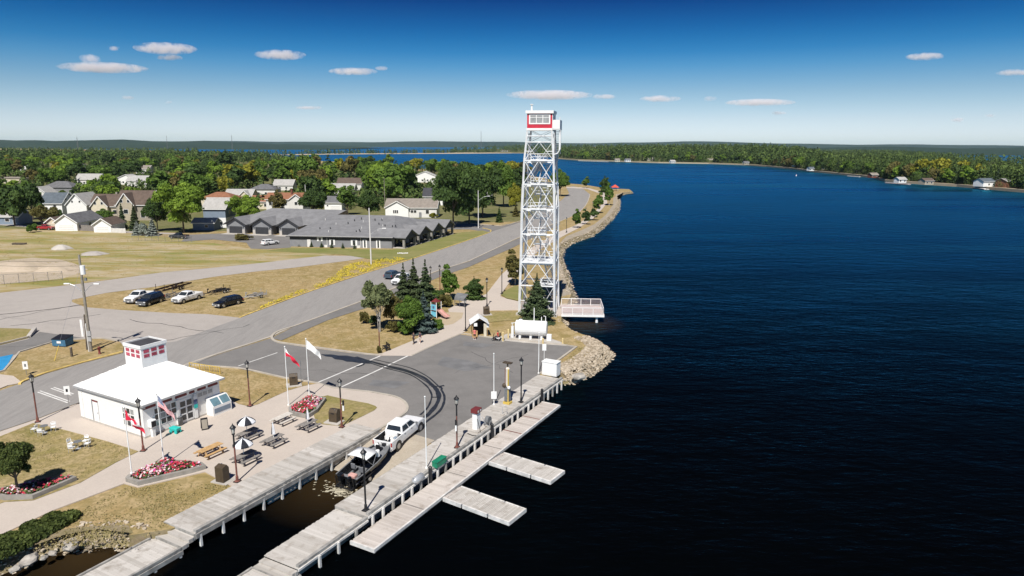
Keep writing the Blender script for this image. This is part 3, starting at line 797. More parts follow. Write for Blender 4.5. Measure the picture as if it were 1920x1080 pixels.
dk = uvroot('quay_dock', 'grey timber quay running from the white cabinet down past the lamp posts', 'dock', 0, 0)
decking(dk, -3.35, 0, 0.0, 36.0, .08, MT['planks'], seed=4, pw=.22)
decking(dk, -3.25, 0, -7.2, 0.0, -.16, MT['planks'], seed=5, pw=.22)
for k, z in enumerate((-.29, -.42)):
    decking(dk, -3.2, 0, -7.2 - .5 * (k + 1), -7.2 - .5 * k, z, MT['planks'], seed=30 + k, name='step', th=.3)
decking(dk, -3.2, 0, -19, -8.2, -.55, MT['planks'], seed=6, pw=.22)
MB().box2((-3.3, -.06, -.3), (0, 0, .04)).build('riser', MT['timber_edge'], dk)
MB().box2((-3.2, -8.26, -.7), (0, -8.2, -.45)).build('riser', MT['timber_edge'], dk)
MB().box2((-.30, .1, .084), (-.02, 36.0, .30)).build('bull_rail', MT['timber_edge'], dk)
MB().box2((-.28, -7.1, -.156), (-.02, -.1, .03)).build('bull_rail', MT['timber_edge'], dk)
MB().box2((-.28, -19, -.546), (-.02, -8.2, -.36)).build('bull_rail', MT['timber_edge'], dk)
MB().box2((-3.36, -19, -.546), (-3.2, -8.2, -.46)).build('edge_board', MT['timber_edge'], dk)
MB().box2((-3.42, .1, -.5), (-3.352, 12.4, .05)).build('edge_board', MT['timber_edge'], dk)
MB().box2((.005, 0, -.10), (.09, 36, .06)).build('fascia', MT['timber_white'], dk)
MB().box2((.005, -7.2, -.34), (.09, -.05, -.18)).build('fascia', MT['timber_white'], dk)
MB().box2((.005, -19, -.85), (.09, -7.9, -.6)).build('fascia', MT['timber_edge'], dk)
MB().box2((-.6, -7, -2.4), (-.45, 36, -.35)).build('sheet_wall', MT['concrete_dark'], dk)
y, k = -18.6, 0
while y < 36:
    z0 = .0 if y > 0 else (-.2 if y > -7.2 else -.6)
    inst('post', POST if k % 3 else POST_D, dk, (.12, y, z0), scale=(1, 1, 1.25)); y += 1.25 if y > 0 else 1.9; k += 1
y = .8
while y < 12.4:
    inst('post', POST_D, dk, (-3.2, y, 0), scale=(1, 1, 2.4)); y += 2.4

fd = uvroot('floating_dock', 'long pinkish plank floating dock moored along the quay', 'dock', 0, 0)
secs = [(-2.25, 3.9), (3.95, 10.2), (10.25, 16.6), (16.65, 20.7), (20.75, 24.9), (24.95, 29.6)]
for k, (a, b) in enumerate(secs):
    decking(fd, .3, 2.42, a, b, -.65, MT['planks_pink'], seed=40 + k, pw=.2)
    MB().box2((2.43, a, -.86), (2.58, b, -.60)).build('edge_board', MT['timber_white'], fd)
    MB().box2((.32, a + .1, -1.05), (2.5, b - .1, -.72)).build('float', MT['black'], fd)
    if k: MB().box2((.3, a - .09, -.66), (2.42, a + .04, -.63)).build('seam_board', MT['rust'] if k > 3 else MT['wood_grey'], fd)
MB().box2((.28, -2.4, -.9), (2.58, -2.26, -.60)).build('edge_board', MT['timber_white'], fd)
MB().box2((.28, 29.62, -.9), (2.58, 29.72, -.60)).build('edge_board', MT['timber_white'], fd)
for k, (u0, lab) in enumerate(((6.15, 'finger dock of silvery planks nearest the camera, off the floating dock'), (13.65, 'second finger dock of silvery planks, farther along the floating dock'))):
    fg = uvroot('finger_dock', lab, 'dock', u0, 2.6, group=None)
    fg.rotation_euler.z = U_RZ + R(-5.5)
    decking(fg, .35, 6.6, .16, 2.36, -.66, MT['planks'], along='x', seed=50 + k, pw=.17)
    decking(fg, 0.02, .33, .16, 2.36, -.655, MT['planks_pink'], along='y', seed=52 + k)
    for a, b in ((0.1, 2.0), (2.15, 4.6), (4.75, 6.75)):
        MB().box2((a, 0, -.92), (b, .15, -.60)).build('edge_board', MT['timber_white'], fg)
        MB().box2((a, 2.37, -.92), (b, 2.5, -.60)).build('edge_board', MT['timber_white'], fg)
    MB().box2((6.61, .16, -.92), (6.75, 2.36, -.60)).build('edge_board', MT['timber_white'], fg)
    MB().box2((.3, .3, -1.12), (6.5, 2.2, -.74)).build('float', MT['black'], fg)
    for c in ((2.07, .08), (4.67, .08), (2.07, 2.43), (4.67, 2.43)):
        MB().box((c[0], c[1], -.66), (.10, .12, .08)).build('cleat', MT['steel'], fg)

# ================================================================ kiosk
KW, KD, KH = 10.6, 8.7, 3.45
kc = Vector((-35.4, 61.6, 0)) - VAX * (KW / 2) + UAX * (KD / 2)
kx = thing('kiosk', 'white visitor kiosk with broad white roof and red-windowed lantern tower', 'building', (kc.x, kc.y, .09), U_RZ)
hw_, hd_ = KW / 2, KD / 2
MB().box2((-hw_, -hd_, 0), (hw_, hd_, KH)).build('wall', MT['white'], kx)
MB().box2((-hw_ - .04, -hd_ - .04, 0), (hw_ + .04, hd_ + .04, .18)).build('plinth', MT['concrete'], kx)
OV = .28
mb = MB()
cw, cz = 1.40, 5.6
e = [(-hw_ - OV, -hd_ - OV, KH + .12), (hw_ + OV + .3, -hd_ - OV, KH + .12), (hw_ + OV + .3, hd_ + OV, KH + .12), (-hw_ - OV, hd_ + OV, KH + .12)]
t_ = [(-cw, -cw, cz), (cw, -cw, cz), (cw, cw, cz), (-cw, cw, cz)]
mb.add(e + t_, [(0, 1, 5, 4), (1, 2, 6, 5), (2, 3, 7, 6), (3, 0, 4, 7), (4, 5, 6, 7), (3, 2, 1, 0)])
roof = mb.build('roof', MT['white'], kx)
# standing seams of the roof
for s_, (i0, i1) in enumerate(((0, 1), (1, 2), (2, 3), (3, 0))):
    A_, B_, C_, D_ = Vector(e[i0]), Vector(e[i1]), Vector(t_[i1]), Vector(t_[i0])
    mb = MB()
    for k in range(1, 16):
        f = k / 16
        p = A_.lerp(B_, f)
        # seams run straight up the slope and stop at hip or tower
        along = (B_ - A_).normalized()
        d0 = (p - A_).dot(along); L_ = (B_ - A_).length
        ins0 = (D_ - A_).dot(along); ins1 = (B_ - C_).dot(along)
        tt = min(1, d0 / ins0, (L_ - d0) / ins1)
        upv = (D_ - A_) - along * ins0
        q = p + upv * tt
        mb.bar(p + Vector((0, 0, .012)), q + Vector((0, 0, .012)), .05, .05)
    mb.build('roof_seam', MT['white'], roof)
mb = MB()
for a, b in zip(e, e[1:] + e[:1]): mb.bar(Vector(a) - Vector((0, 0, .1)), Vector(b) - Vector((0, 0, .1)), .06, .2)
mb.build('gutter', MT['aluminium'], kx)
lt = MB().box2((-1.38, -1.38, 5.2), (1.38, 1.38, 7.75)).build('lantern_tower', MT['white'], kx)
mb = MB().box2((-1.33, -1.33, 7.7), (1.33, 1.33, 7.78)); mb.build('tower_roof', MT['roof_dark'], lt)
mb = MB()
for a, b in (((-1.46, -1.46), (1.46, -1.34)), ((-1.46, 1.34), (1.46, 1.46)), ((-1.46, -1.34), (-1.34, 1.34)), ((1.34, -1.34), (1.46, 1.34))):
    mb.box2((a[0], a[1], 7.6), (b[0], b[1], 7.92))
mb.build('parapet', MT['white'], lt)
PANE = MB().box2((-.29, -.012, -.17), (.29, .012, .17)).mesh('pane'); PANE.materials.append(mat('red_tinted_pane', (0.42, 0.07, 0.11), .3, .35, 1.6, spec=.5))
for rz_ in (0, 1, 2, 3):
    for i in range(3):
        for j in range(2):
            x_, z_ = -.83 + i * .83, 6.78 + j * .48
            loc = Matrix.Rotation(rz_ * math.pi / 2, 3, 'Z') @ Vector((x_, -1.392, z_))
            inst('pane', PANE, lt, loc, rz_ * math.pi / 2)
    mb = MB()
def wall_item(parent, face, a, z, wd, ht, m, name, proud=.02, th=.06):
    """rectangle on a kiosk wall; face 'left' = -y wall (a along x), 'front' = +x wall (a along y)"""
    if face == 'left': mb = MB().box2((a - wd / 2, -hd_ - proud, z), (a + wd / 2, -hd_ + th, z + ht))
    else: mb = MB().box2((hw_ - th, a - wd / 2, z), (hw_ + proud, a + wd / 2, z + ht))
    return mb.build(name, m, parent)
# left wall: recessed door and nine-pane window
d_ = wall_item(kx, 'left', -2.55, .1, 1.15, 2.35, MT['grey_wall'], 'door_frame', .012)
wall_item(d_, 'left', -2.46, .14, .9, 2.2, MT['white'], 'door', .03)
wall_item(d_, 'left', -2.46, 2.28, .9, .16, MT['maroon'], 'transom', .034)
wall_item(d_, 'left', -2.12, 1.05, .07, .16, MT['steel'], 'handle', .07)
w_ = wall_item(kx, 'left', 3.05, .75, 2.0, 2.05, MT['white'], 'window', .03)
for i in range(3):
    for j in range(3):
        wall_item(w_, 'left', 3.05 + (i - 1) * .62, .86 + j * .64, .5, .5, MT['glass'] if (i + j) % 2 else MT['glass_pale'], 'pane', .04)
# front wall: window bay, glazed door, panelled door
w_ = wall_item(kx, 'front', -2.0, .75, 2.5, 2.0, MT['white'], 'window', .03)
for i in range(4):
    for j in range(3):
        wall_item(w_, 'front', -2.0 + (i - 1.5) * .6, .84 + j * .62, .5, .5, MT['glass'] if (i * 2 + j) % 3 else MT['glass_pale'], 'pane', .04)
d_ = wall_item(kx, 'front', .25, .06, 1.7, 2.55, MT['white'], 'glazed_door', .04)
for i in range(2):
    for j in range(3):
        wall_item(d_, 'front', .25 + (i - .5) * .74, .35 + j * .72, .56, .56, MT['glass'], 'pane', .052)
wall_item(d_, 'front', .25, 1.0, .05, .3, MT['steel'], 'handle', .1)
d_ = wall_item(kx, 'front', 2.55, .06, 1.9, 2.7, MT['off_white'], 'panel_door', .035)
for i in range(3): wall_item(d_, 'front', 2.55 + (i - 1) * .6, 2.2, .5, .4, MT['glass_pale'], 'pane', .047)
wall_item(d_, 'front', 3.05, .95, .4, .75, MT['glass_pale'], 'pane', .047)
wall_item(kx, 'front', 1.3, .1, .3, 2.6, MT['white'], 'pilaster', .14)
wall_item(kx, 'front', -.75, .1, .3, 2.6, MT['white'], 'pilaster', .14)
# plain red blocks standing in for illegible lettering under the front eave
for a, wd in ((-3.6, 1.3), (-1.9, 1.4), (-.2, 1.3), (1.05, .6), (2.2, 1.0), (3.55, 1.2)):
    wall_item(kx, 'front', a, 2.86, wd, .26, MT['maroon'], 'lettering_block', .03)
# service box, vent and downpipe
wall_item(kx, 'left', -4.6, .3, .08, 3.0, MT['white'], 'downpipe', .08)
wall_item(kx, 'front', -4.2, 2.95, .3, .2, MT['aluminium'], 'vent', .06)

# ================================================================ lookout tower
TWX, TWY = 4.65, 114.0
tw = thing('lookout_tower', 'tall white steel lattice lookout tower with a red and white cabin', 'tower', (TWX, TWY, 0), R(-10))
LV = [0, 5.1, 9.0, 13.7, 17.8, 21.8, 25.6, 28.5, 30.4]
def thw(z):
    P_ = [(0, 2.98), (9, 2.78), (17.8, 2.66), (25.6, 2.38), (28.5, 2.12), (30.4, 1.95)]
    for (a, wa), (b, wb) in zip(P_, P_[1:]):
        if z <= b: return wa + (wb - wa) * (z - a) / (b - a)
    return P_[-1][1]
FACES = [((-1, -1), (1, -1)), ((1, -1), (1, 1)), ((1, 1), (-1, 1)), ((-1, 1), (-1, -1))]
for sx, sy in ((-1, -1), (1, -1), (1, 1), (-1, 1)):
    mb = MB()
    for a, b in zip(LV, LV[1:]):
        mb.bar((sx * thw(a), sy * thw(a), a), (sx * thw(b), sy * thw(b), b), .28 if a < 20 else .22)
    leg = mb.build('leg', MT['white_metal'], tw)
    MB().box((sx * 3.0, sy * 3.0, .15), (.9, .9, .42)).build('footing', MT['concrete'], leg)
def cor(c, z): return Vector((c[0] * thw(z), c[1] * thw(z), z))
for (a, b), in [(f,) for f in FACES]:
    for i in range(len(LV) - 1):
        z0, z1 = LV[i], LV[i + 1]
        A0, B0, A1, B1 = cor(a, z0), cor(b, z0), cor(a, z1), cor(b, z1)
        M0, M1 = (A0 + B0) / 2, (A1 + B1) / 2
        if i < len(LV) - 1:
            MB().bar(A1, B1, .19 if z1 < 26 else .15).build('beam', MT['white_metal'], tw)
        wdt = .10 if i < 6 else .07
        if i == 7:
            MB().bar(A0, B1, wdt).build('brace', MT['steel'], tw); MB().bar(B0, A1, wdt).build('brace', MT['steel'], tw)
            MB().bar((A0 + A1) / 2, (B0 + B1) / 2, .14).build('beam', MT['white_metal'], tw)
            continue
        MB().bar(A0, M1, wdt).build('brace', MT['white_metal'], tw)
        MB().bar(B0, M1, wdt).build('brace', MT['white_metal'], tw)
        if a == (-1, -1) or i % 2 == 0:
            MB().bar(A1, M0, wdt * .75).build('brace', MT['white_metal'], tw)
            MB().bar(B1, M0, wdt * .75).build('brace', MT['white_metal'], tw)
        if i in (0, 6):
            MB().bar((A0 + A1) / 2, (A0 + M1) / 2, .11).build('strut', MT['white_metal'], tw)
            MB().bar((B0 + B1) / 2, (B0 + M1) / 2, .11).build('strut', MT['white_metal'], tw)
        MB().box(M1, (.34, .34, .24)).build('gusset', MT['white_metal'], tw)
# platforms with railings
def railing(parent, pts, h, m, name='railing', bars=8, r=.035):
    mb = MB()
    for p, q in zip(pts, pts[1:]):
        p, q = Vector(p), Vector(q)
        for hh in (h, h * .55, .12): mb.bar(p + Vector((0, 0, hh)), q + Vector((0, 0, hh)), r * 2)
        n = max(1, int((q - p).length / 1.1))
        for i in range(n + 1):
            c = p.lerp(q, i / n); mb.bar(c, c + Vector((0, 0, h)), r * 2)
    return mb.build(name, m, parent)
def platform(z, x0, x1, y0, y1, deep=.3, mesh=True):
    p = MB().box2((x0, y0, z - deep), (x1, y1, z)).build('platform', MT['white_metal'], tw)
    railing(p, [(x0, y0, z), (x1, y0, z), (x1, y1, z), (x0, y1, z), (x0, y0, z)], 1.1, MT['white_metal'])
    return p
platform(9.02, -2.6, 2.6, -2.6, 2.6, .42)
def flight(p, q, wd, perp):
    """stair flight between two points: stringers, treads, hand rails"""
    p, q = Vector(p), Vector(q); perp = Vector(perp) * wd / 2
    mb = MB()
    for s in (-1, 1):
        mb.bar(p + perp * s, q + perp * s, .07, .26)
        mb.bar(p + perp * s + Vector((0, 0, 1.0)), q + perp * s + Vector((0, 0, 1.0)), .06)
        mb.bar(p + perp * s + Vector((0, 0, .55)), q + perp * s + Vector((0, 0, .55)), .04)
        for k in range(5):
            c = p.lerp(q, k / 4) + perp * s; mb.bar(c, c + Vector((0, 0, 1.0)), .05)
    fl = mb.build('stair_flight', MT['white_metal'], tw)
    n = int(abs(q.z - p.z) / .22)
    mb = MB()
    for k in range(1, n):
        c = p.lerp(q, k / n); d = (q - p); d.z = 0; d.normalize()
        mb.bar(c - perp, c + perp, .24, .04)
    mb.build('treads', MT['aluminium'], fl)
def landing(z, cx_, cy_, sx=1.6, sy=1.2):
    p = MB().box((cx_, cy_, z - .06), (sx, sy, .12)).build('landing', MT['white_metal'], tw)
    railing(p, [(cx_ - sx / 2, cy_ - sy / 2, z), (cx_ + sx / 2, cy_ - sy / 2, z), (cx_ + sx / 2, cy_ + sy / 2, z)], 1.05, MT['white_metal'])
# up to the first platform
landing(5.1, 1.5, -.4, 2.2, 1.4)
flight((-1.2, -1.6, .2), (.6, -1.3, 5.1), 1.0, (0, 1, 0)); flight((2.0, -.1, 5.1), (.9, 1.9, 9.0), 1.0, (1, 0, 0))
for i, (z0, z1) in enumerate(((9.0, 13.7), (13.7, 17.8), (17.8, 21.8), (21.8, 25.6))):
    zm = z0 + (z1 - z0) * .55
    flight((.55, -1.9, z0), (.55, .9, zm), .95, (1, 0, 0))
    landing(zm, .1, 1.4, 2.2, 1.0)
    flight((-.5, .9, zm), (-1.5 if i % 2 else -.5, -1.5, z1), .95, (1, 0, 0)) if i < 3 else flight((-.2, 1.3, zm), (-1.9, .6, z1), .95, (.3, 1, 0))
    landing(z1, 0, -1.7, 2.6, 1.1)
    mb = MB().box((.0, -1.7, z1 - .3), (4.6, .14, .22)); mb.build('cross_beam', MT['white_metal'], tw)
flight((-1.9, .7, 21.9), (.3, -.8, 25.5), .95, (.5, .8, 0))
landing(25.6, .3, .0, 3.6, 3.2)
# cabin
cb = MB().box2((-2.02, -2.02, 30.42), (2.02, 2.02, 33.0)).build('cabin', MT['red'], tw)
MB().box2((-2.1, -2.1, 30.3), (2.1, 2.1, 30.62)).build('base_rim', MT['white'], cb)
MB().box2((-2.25, -2.25, 32.95), (2.25, 2.25, 33.4)).build('cabin_roof', MT['white'], cb)
for rz_ in range(4):
    rot = Matrix.Rotation(rz_ * math.pi / 2, 4, 'Z')
    def rb(a, b, m, nm):
        mb = MB().box2(a, b); mb.v = [tuple(rot @ Vector(p)) for p in mb.v]; return mb.build(nm, m, cb)
    rb((-1.72, -2.06, 31.28), (1.72, -2.0, 32.86), MT['white'], 'window_frame')
    for i in range(3):
        rb((-1.5 + i * 1.04, -2.085, 31.52), (-1.5 + i * 1.04 + .92, -2.05, 32.32), MT['glass_pale'], 'pane')
        rb((-1.5 + i * 1.04, -2.085, 32.46), (-1.5 + i * 1.04 + .92, -2.05, 32.64), MT['grey_plastic'], 'shutter_slot')
    rb((-2.06, -2.05, 30.62), (2.06, -2.015, 30.66), MT['white'], 'trim')
    if rz_ == 1: rb((-2.04, -2.11, 30.64), (2.04, -2.03, 32.94), MT['white'], 'side_panel')
MB().tube([(-1.35, -1.6, 33.4), (-1.35, -1.6, 34.3)], [.16, .12], 8).tube([(-1.35, -1.6, 34.3), (-1.35, -1.6, 34.42)], .26, 8).build('chimney', MT['white'], cb)
MB().box((2.1, -1.9, 33.1), (.25, .3, .35)).build('floodlight', MT['grey_plastic'], cb)
# balcony and caged stair on the lake side
bl = MB().box2((2.12, -1.9, 30.42), (3.25, 1.2, 30.56)).build('balcony', MT['white'], tw)
MB().box2((2.12, -1.94, 30.56), (3.22, -1.89, 31.95)).box2((3.2, -1.88, 30.56), (3.25, 1.2, 31.95)).build('balcony_panel', MT['white'], bl)
MB().tube([(3.22, -1.8, 31.95), (3.22, -1.8, 32.4)], .06, 6).build('post', MT['white'], bl)
mb = MB()
for s in (2.3, 3.15):
    mb.bar((s, -1.5, 27.0), (s, -1.5, 30.4), .1); mb.bar((s, .6, 26.6), (s, .6, 30.4), .1)
mb.tube([(3.2, -1.6, 30.5), (3.32, -1.6, 29.6), (3.3, -1.6, 27.4), (2.9, -1.6, 26.7), (2.2, -1.6, 26.5)], .1, 6)
cg = mb.build('stair_cage', MT['white_metal'], bl)
mb = MB()
for k in range(14): mb.box((2.72, -.4, 26.8 + k * .26), (.85, 2.0 - .02 * k, .05))
mb.build('treads', MT['aluminium'], cg)
flight((2.4, .4, 25.6), (2.75, -1.2, 26.9), .7, (1, 0, 0))

# observation deck beside the tower
od = thing('viewing_deck', 'low viewing deck with mesh railings jutting over the lake beside the tower', 'deck', (8.3, 110.8, 0), R(-3))
MB().box2((0, 0, .16), (7.0, 7.0, .36)).build('slab', MT['mesh_pink'], od)
MB().box2((-.05, -.12, -.02), (7.1, 0, .34)).build('fascia', MT['white'], od)
MB().box2((7.0, 0, -.02), (7.12, 7.0, .34)).build('fascia', MT['white'], od)
MB().tube([(5.9, .5, -2.4), (5.9, .5, .12)], .22, 10).build('pile', MT['white'], od)
MB().tube([(5.9, 6, -2.4), (5.9, 6, .12)], .22, 10).build('pile', MT['white'], od)
MB().box((5.9, .5, .02), (.9, .9, .2)).build('pile_cap', MT['white'], od)
def mesh_panel(parent, p, q, z0, z1):
    p, q = Vector(p), Vector(q)
    mb = MB(); L_ = (q - p).length; n = int(L_ / .11)
    for i in range(n + 1):
        c = p.lerp(q, i / n); mb.bar(c + Vector((0, 0, z0)), c + Vector((0, 0, z1)), .025)
    mb.build('railing_infill', MT['mesh_pink'], parent, kind='stuff')
    mb = MB()
    mb.bar(p + Vector((0, 0, z1)), q + Vector((0, 0, z1)), .09); mb.bar(p + Vector((0, 0, z0)), q + Vector((0, 0, z0)), .06)
    for i in range(5):
        c = p.lerp(q, i / 4); mb.bar(c + Vector((0, 0, .36)), c + Vector((0, 0, z1)), .09)
    mb.build('railing', MT['white'], parent)
mesh_panel(od, (0.1, .06, 0), (6.95, .06, 0), .48, 1.5); mesh_panel(od, (6.95, .06, 0), (6.95, 6.94, 0), .48, 1.5); mesh_panel(od, (6.95, 6.94, 0), (.1, 6.94, 0), .48, 1.5)
# ================================================================ vehicles
def loft(mb, stations):
    """stations: (y, [(x, z) from bottom centre round to top centre]); mirrored in x"""
    rows = []
    for y, half in stations:
        ring = [(x, y, z) for x, z in half] + [(-x, y, z) for x, z in reversed(half) if x > 1e-6]
        rows.append(ring)
    n = len(rows[0])
    vs = [p for r_ in rows for p in r_]
    fs = []
    for i in range(len(rows) - 1):
        for k in range(n):
            fs.append((i * n + k, (i + 1) * n + k, (i + 1) * n + (k + 1) % n, i * n + (k + 1) % n))
    fs.append(tuple(range(n)))
    fs.append(tuple((len(rows) - 1) * n + k for k in reversed(range(n))))
    mb.add(vs, fs)

def fixn(o):
    bm = bmesh.new(); bm.from_mesh(o.data); bmesh.ops.recalc_face_normals(bm, faces=bm.faces[:]); bm.to_mesh(o.data); bm.free(); return o

def wheel(parent, x, y, r, wd=.26):
    mb = MB(); s = 1 if x > 0 else -1
    mb.tube([(x - wd / 2, y, r), (x - wd / 2 + .03, y, r), (x + wd / 2 - .03, y, r), (x + wd / 2, y, r)], [r * .9, r, r, r * .9], 16)
    o = mb.build('wheel', MT['rubber'], parent)
    MB().tube([(x + s * (wd / 2 - .02), y, r), (x + s * (wd / 2 + .012), y, r)], [r * .66, r * .6], 12).build('rim', MT['rim'], o)
    return o

def vehicle(name, label, cat, loc, rz, paint, kind='pickup', L=5.8, W=2.0, H=1.9, wr=.4, pitch=0.0, group=None, crew=True):
    root = thing(name, label, cat, loc, rz, group)
    root.rotation_euler = (pitch, 0, rz)
    P = MT[paint]
    h = L / 2; w = W / 2
    zb, belt = .38, H * .66
    hood = H * .635
    f_ax, r_ax = h - .95, -h + 1.15
    cab_r = {'pickup': -h + 1.95, 'suv': -h + .1, 'car': -h + .75}[kind]
    cab_f = {'pickup': h - 1.75, 'suv': h - 1.45, 'car': h - 1.5}[kind]
    def sec(wd, z0, z1, r=.1):
        return [(0, z0), (wd * .9, z0), (wd * .985, z0 + .12), (wd, (z0 + z1) / 2), (wd * .985, z1 - r), (wd * .93, z1), (0, z1 + .02)]
    st = []
    y0 = cab_r - .02 if kind == 'pickup' else -h
    if kind == 'car':
        st = [(-h, sec(w * .86, .5, belt * .86)), (-h + .25, sec(w * .97, zb, belt * .96)), (cab_r + .3, sec(w, zb, belt)), (cab_f, sec(w, zb, belt))]
    elif kind == 'suv':
        st = [(-h, sec(w * .93, .5, belt * .97)), (-h + .2, sec(w * .99, zb, belt)), (cab_f, sec(w, zb, belt))]
    else:
        st = [(y0, sec(w, zb + .02, belt)), (cab_f, sec(w, zb + .02, belt))]
    st += [(cab_f + .35, sec(w, zb, hood + .03)), (h - .35, sec(w * .97, zb, hood - .06)), (h - .1, sec(w * .93, zb + .04, hood - .16)), (h, sec(w * .86, zb + .1, hood - .28))]
    mb = MB(); loft(mb, st)
    body = fixn(mb.build('body', P, root, smooth=False, bevel=.03))
    # greenhouse
    g0 = [cab_r + .02, cab_f + .2]
    g1 = {'pickup': [cab_r + .28, cab_f - .62], 'suv': [cab_r + .35, cab_f - .62], 'car': [cab_r + .75, cab_f - .68]}[kind]
    wb, wt, zt = w * .925, w * .74, H
    zb2 = belt - .02
    bt = [(-wb, g0[0], zb2), (wb, g0[0], zb2), (wb, g0[1], zb2), (-wb, g0[1], zb2)]
    tp = [(-wt, g1[0], zt - .06), (wt, g1[0], zt - .06), (wt, g1[1], zt - .06), (-wt, g1[1], zt - .06)]
    rf = [(-wt * .9, g1[0] + .12, zt), (wt * .9, g1[0] + .12, zt), (wt * .9, g1[1] - .15, zt), (-wt * .9, g1[1] - .15, zt)]
    mb = MB(); mb.add(bt + tp + rf, [(0, 1, 5, 4), (1, 2, 6, 5), (2, 3, 7, 6), (3, 0, 4, 7), (4, 5, 9, 8), (5, 6, 10, 9), (6, 7, 11, 10), (7, 4, 8, 11), (8, 9, 10, 11)])
    cab = fixn(mb.build('cab', P, root))
    V_ = [Vector(p) for p in bt + tp]
    def pane(nm, a, b, c, d, u0, u1, v0, v1, off=.012):
        A_, B_, C_, D_ = V_[a], V_[b], V_[c], V_[d]
        def at(u, v): return A_.lerp(B_, u).lerp(D_.lerp(C_, u), v)
        nrm = (B_ - A_).cross(D_ - A_).normalized()
        q = [at(u0, v0), at(u1, v0), at(u1, v1), at(u0, v1)]
        MB().add([p + nrm * off for p in q] + [p - nrm * .02 for p in q], [(0, 1, 2, 3), (0, 4, 5, 1), (1, 5, 6, 2), (2, 6, 7, 3), (3, 7, 4, 0)]).build(nm, MT['glass'], cab)
    pane('windscreen', 2, 3, 7, 6, .05, .95, .12, .92)
    pane('rear_window', 0, 1, 5, 4, .08, .92, .2, .88)
    splits = [(.06, .47), (.52, .93)] if (crew and kind != 'suv') else ([(.05, .32), (.36, .63), (.67, .95)] if kind == 'suv' else [(.2, .92)])
    for u0, u1 in splits:
        pane('side_window', 1, 2, 6, 5, u0, u1, .14, .88)
        pane('side_window', 3, 0, 4, 7, 1 - u1, 1 - u0, .14, .88)
    # wheels, and black discs standing in for the shaded wheel wells
    for x in (-w + .12, w - .12):
        for y_ in (f_ax, r_ax):
            wheel(root, x, y_, wr)
    for s in (-1, 1):
        for y_ in (f_ax, r_ax):
            MB().tube([(s * (w - .22), y_, wr + .04), (s * (w + .012), y_, wr + .04)], wr * 1.2, 16).build('wheel_well_shade', MT['black'], root)
    if kind == 'pickup':
        MB().box2((-w, -h + .05, zb + .05), (-w + .09, cab_r, belt - .02)).build('bed_side', P, root, bevel=.02)
        MB().box2((w - .09, -h + .05, zb + .05), (w, cab_r, belt - .02)).build('bed_side', P, root, bevel=.02)
        MB().box2((-w + .09, -h + .08, zb + .08), (w - .09, cab_r, .72)).build('bed_floor', MT['black'], root)
        MB().box2((-w + .091, -h + .14, .72), (-w + .105, cab_r, belt - .03)).box2((w - .105, -h + .14, .72), (w - .091, cab_r, belt - .03)).box2((-w + .1, cab_r - .05, .7), (w - .1, cab_r - .035, belt - .05)).build('bed_liner', MT['black'], root)
        tg = MB().box2((-w + .03, -h, zb + .28), (w - .03, -h + .09, belt - .02)).build('tailgate', P, root, bevel=.02)
        MB().box2((-.14, -h - .015, belt - .28), (.14, -h, belt - .18)).build('handle', MT['grey_plastic'], tg)
    MB().box2((-w + .02, -h - .14, .42), (w - .02, -h + .06, .66)).build('rear_bumper', MT['aluminium'] if kind == 'pickup' else P, root, bevel=.03)
    MB().box2((-w + .05, h - .12, .36), (w - .05, h + .06, .60)).build('front_bumper', MT['grey_plastic'] if kind != 'car' else P, root, bevel=.03)
    MB().box2((-w * .55, h - .05, .66), (w * .55, h + .035, hood - .22)).build('grille', MT['grey_plastic'], root)
    MB().box2((-.16, h + .03, .44), (.16, h + .075, .56)).build('licence_plate', MT['white'], root)
    for s in (-1, 1):
        MB().box((s * w * .76, h - .04, hood - .34), (w * .34, .12, .2)).build('headlight', MT['lamp_clear'], root)
        MB().box((s * (w - .07), -h + .03, belt - .28), (.12, .1, .38)).build('tail_light', MT['lamp_red'], root)
        MB().box((s * (w + .1), cab_f - .12, belt + .1), (.2, .12, .17)).build('wing_mirror', P if paint != 'car_white' else MT['grey_plastic'], root)
        for k, (u0, u1) in enumerate(splits[:2]):
            MB().box((s * (w + .006), g0[0] + (g0[1] - g0[0]) * u0 + .2, belt - .14), (.03, .2, .05)).build('door_handle', MT['grey_plastic'] if paint == 'car_white' else P, body)
    return root

def face(a, b):
    """rotation that points local +Y from pixel a to pixel b on the ground"""
    d = g(*b) - g(*a); return -math.atan2(d.x, d.y)

# white pickup on the ramp, heading up and away
tru = vehicle('pickup_truck', 'white pickup towing a boat up the concrete launch ramp', 'truck', UV(12.75, -6.75, ramp_z(11.9) + .02), U_RZ + R(6.0), 'car_white', L=6.2, W=2.1, H=2.0, wr=.44, pitch=R(3.0))
MB().box((-.1, -1.1, 1.05), (1.35, .62, .72)).build('toolbox', MT['white'], tru, bevel=.05)
cg_ = thing('cargo_bag', 'pale tarp bundle lying in the bed of the ramp pickup', 'bag', UV(10.85, -6.55, .55), U_RZ)
mb = MB(); mb.ball((0, 0, .2), (.55, .4, .25), 9, 6); mb.ball((.5, -.2, .15), (.35, .4, .22), 8, 5); mb.ball((-.45, .25, .18), (.3, .3, .25), 8, 5)
mb.build('bundle', MT['off_white'], cg_, smooth=True)
MB().ball((.55, .2, .28), (.22, .3, .18), 8, 5).build('grey_bundle', MT['blue_wall'], cg_, smooth=True)

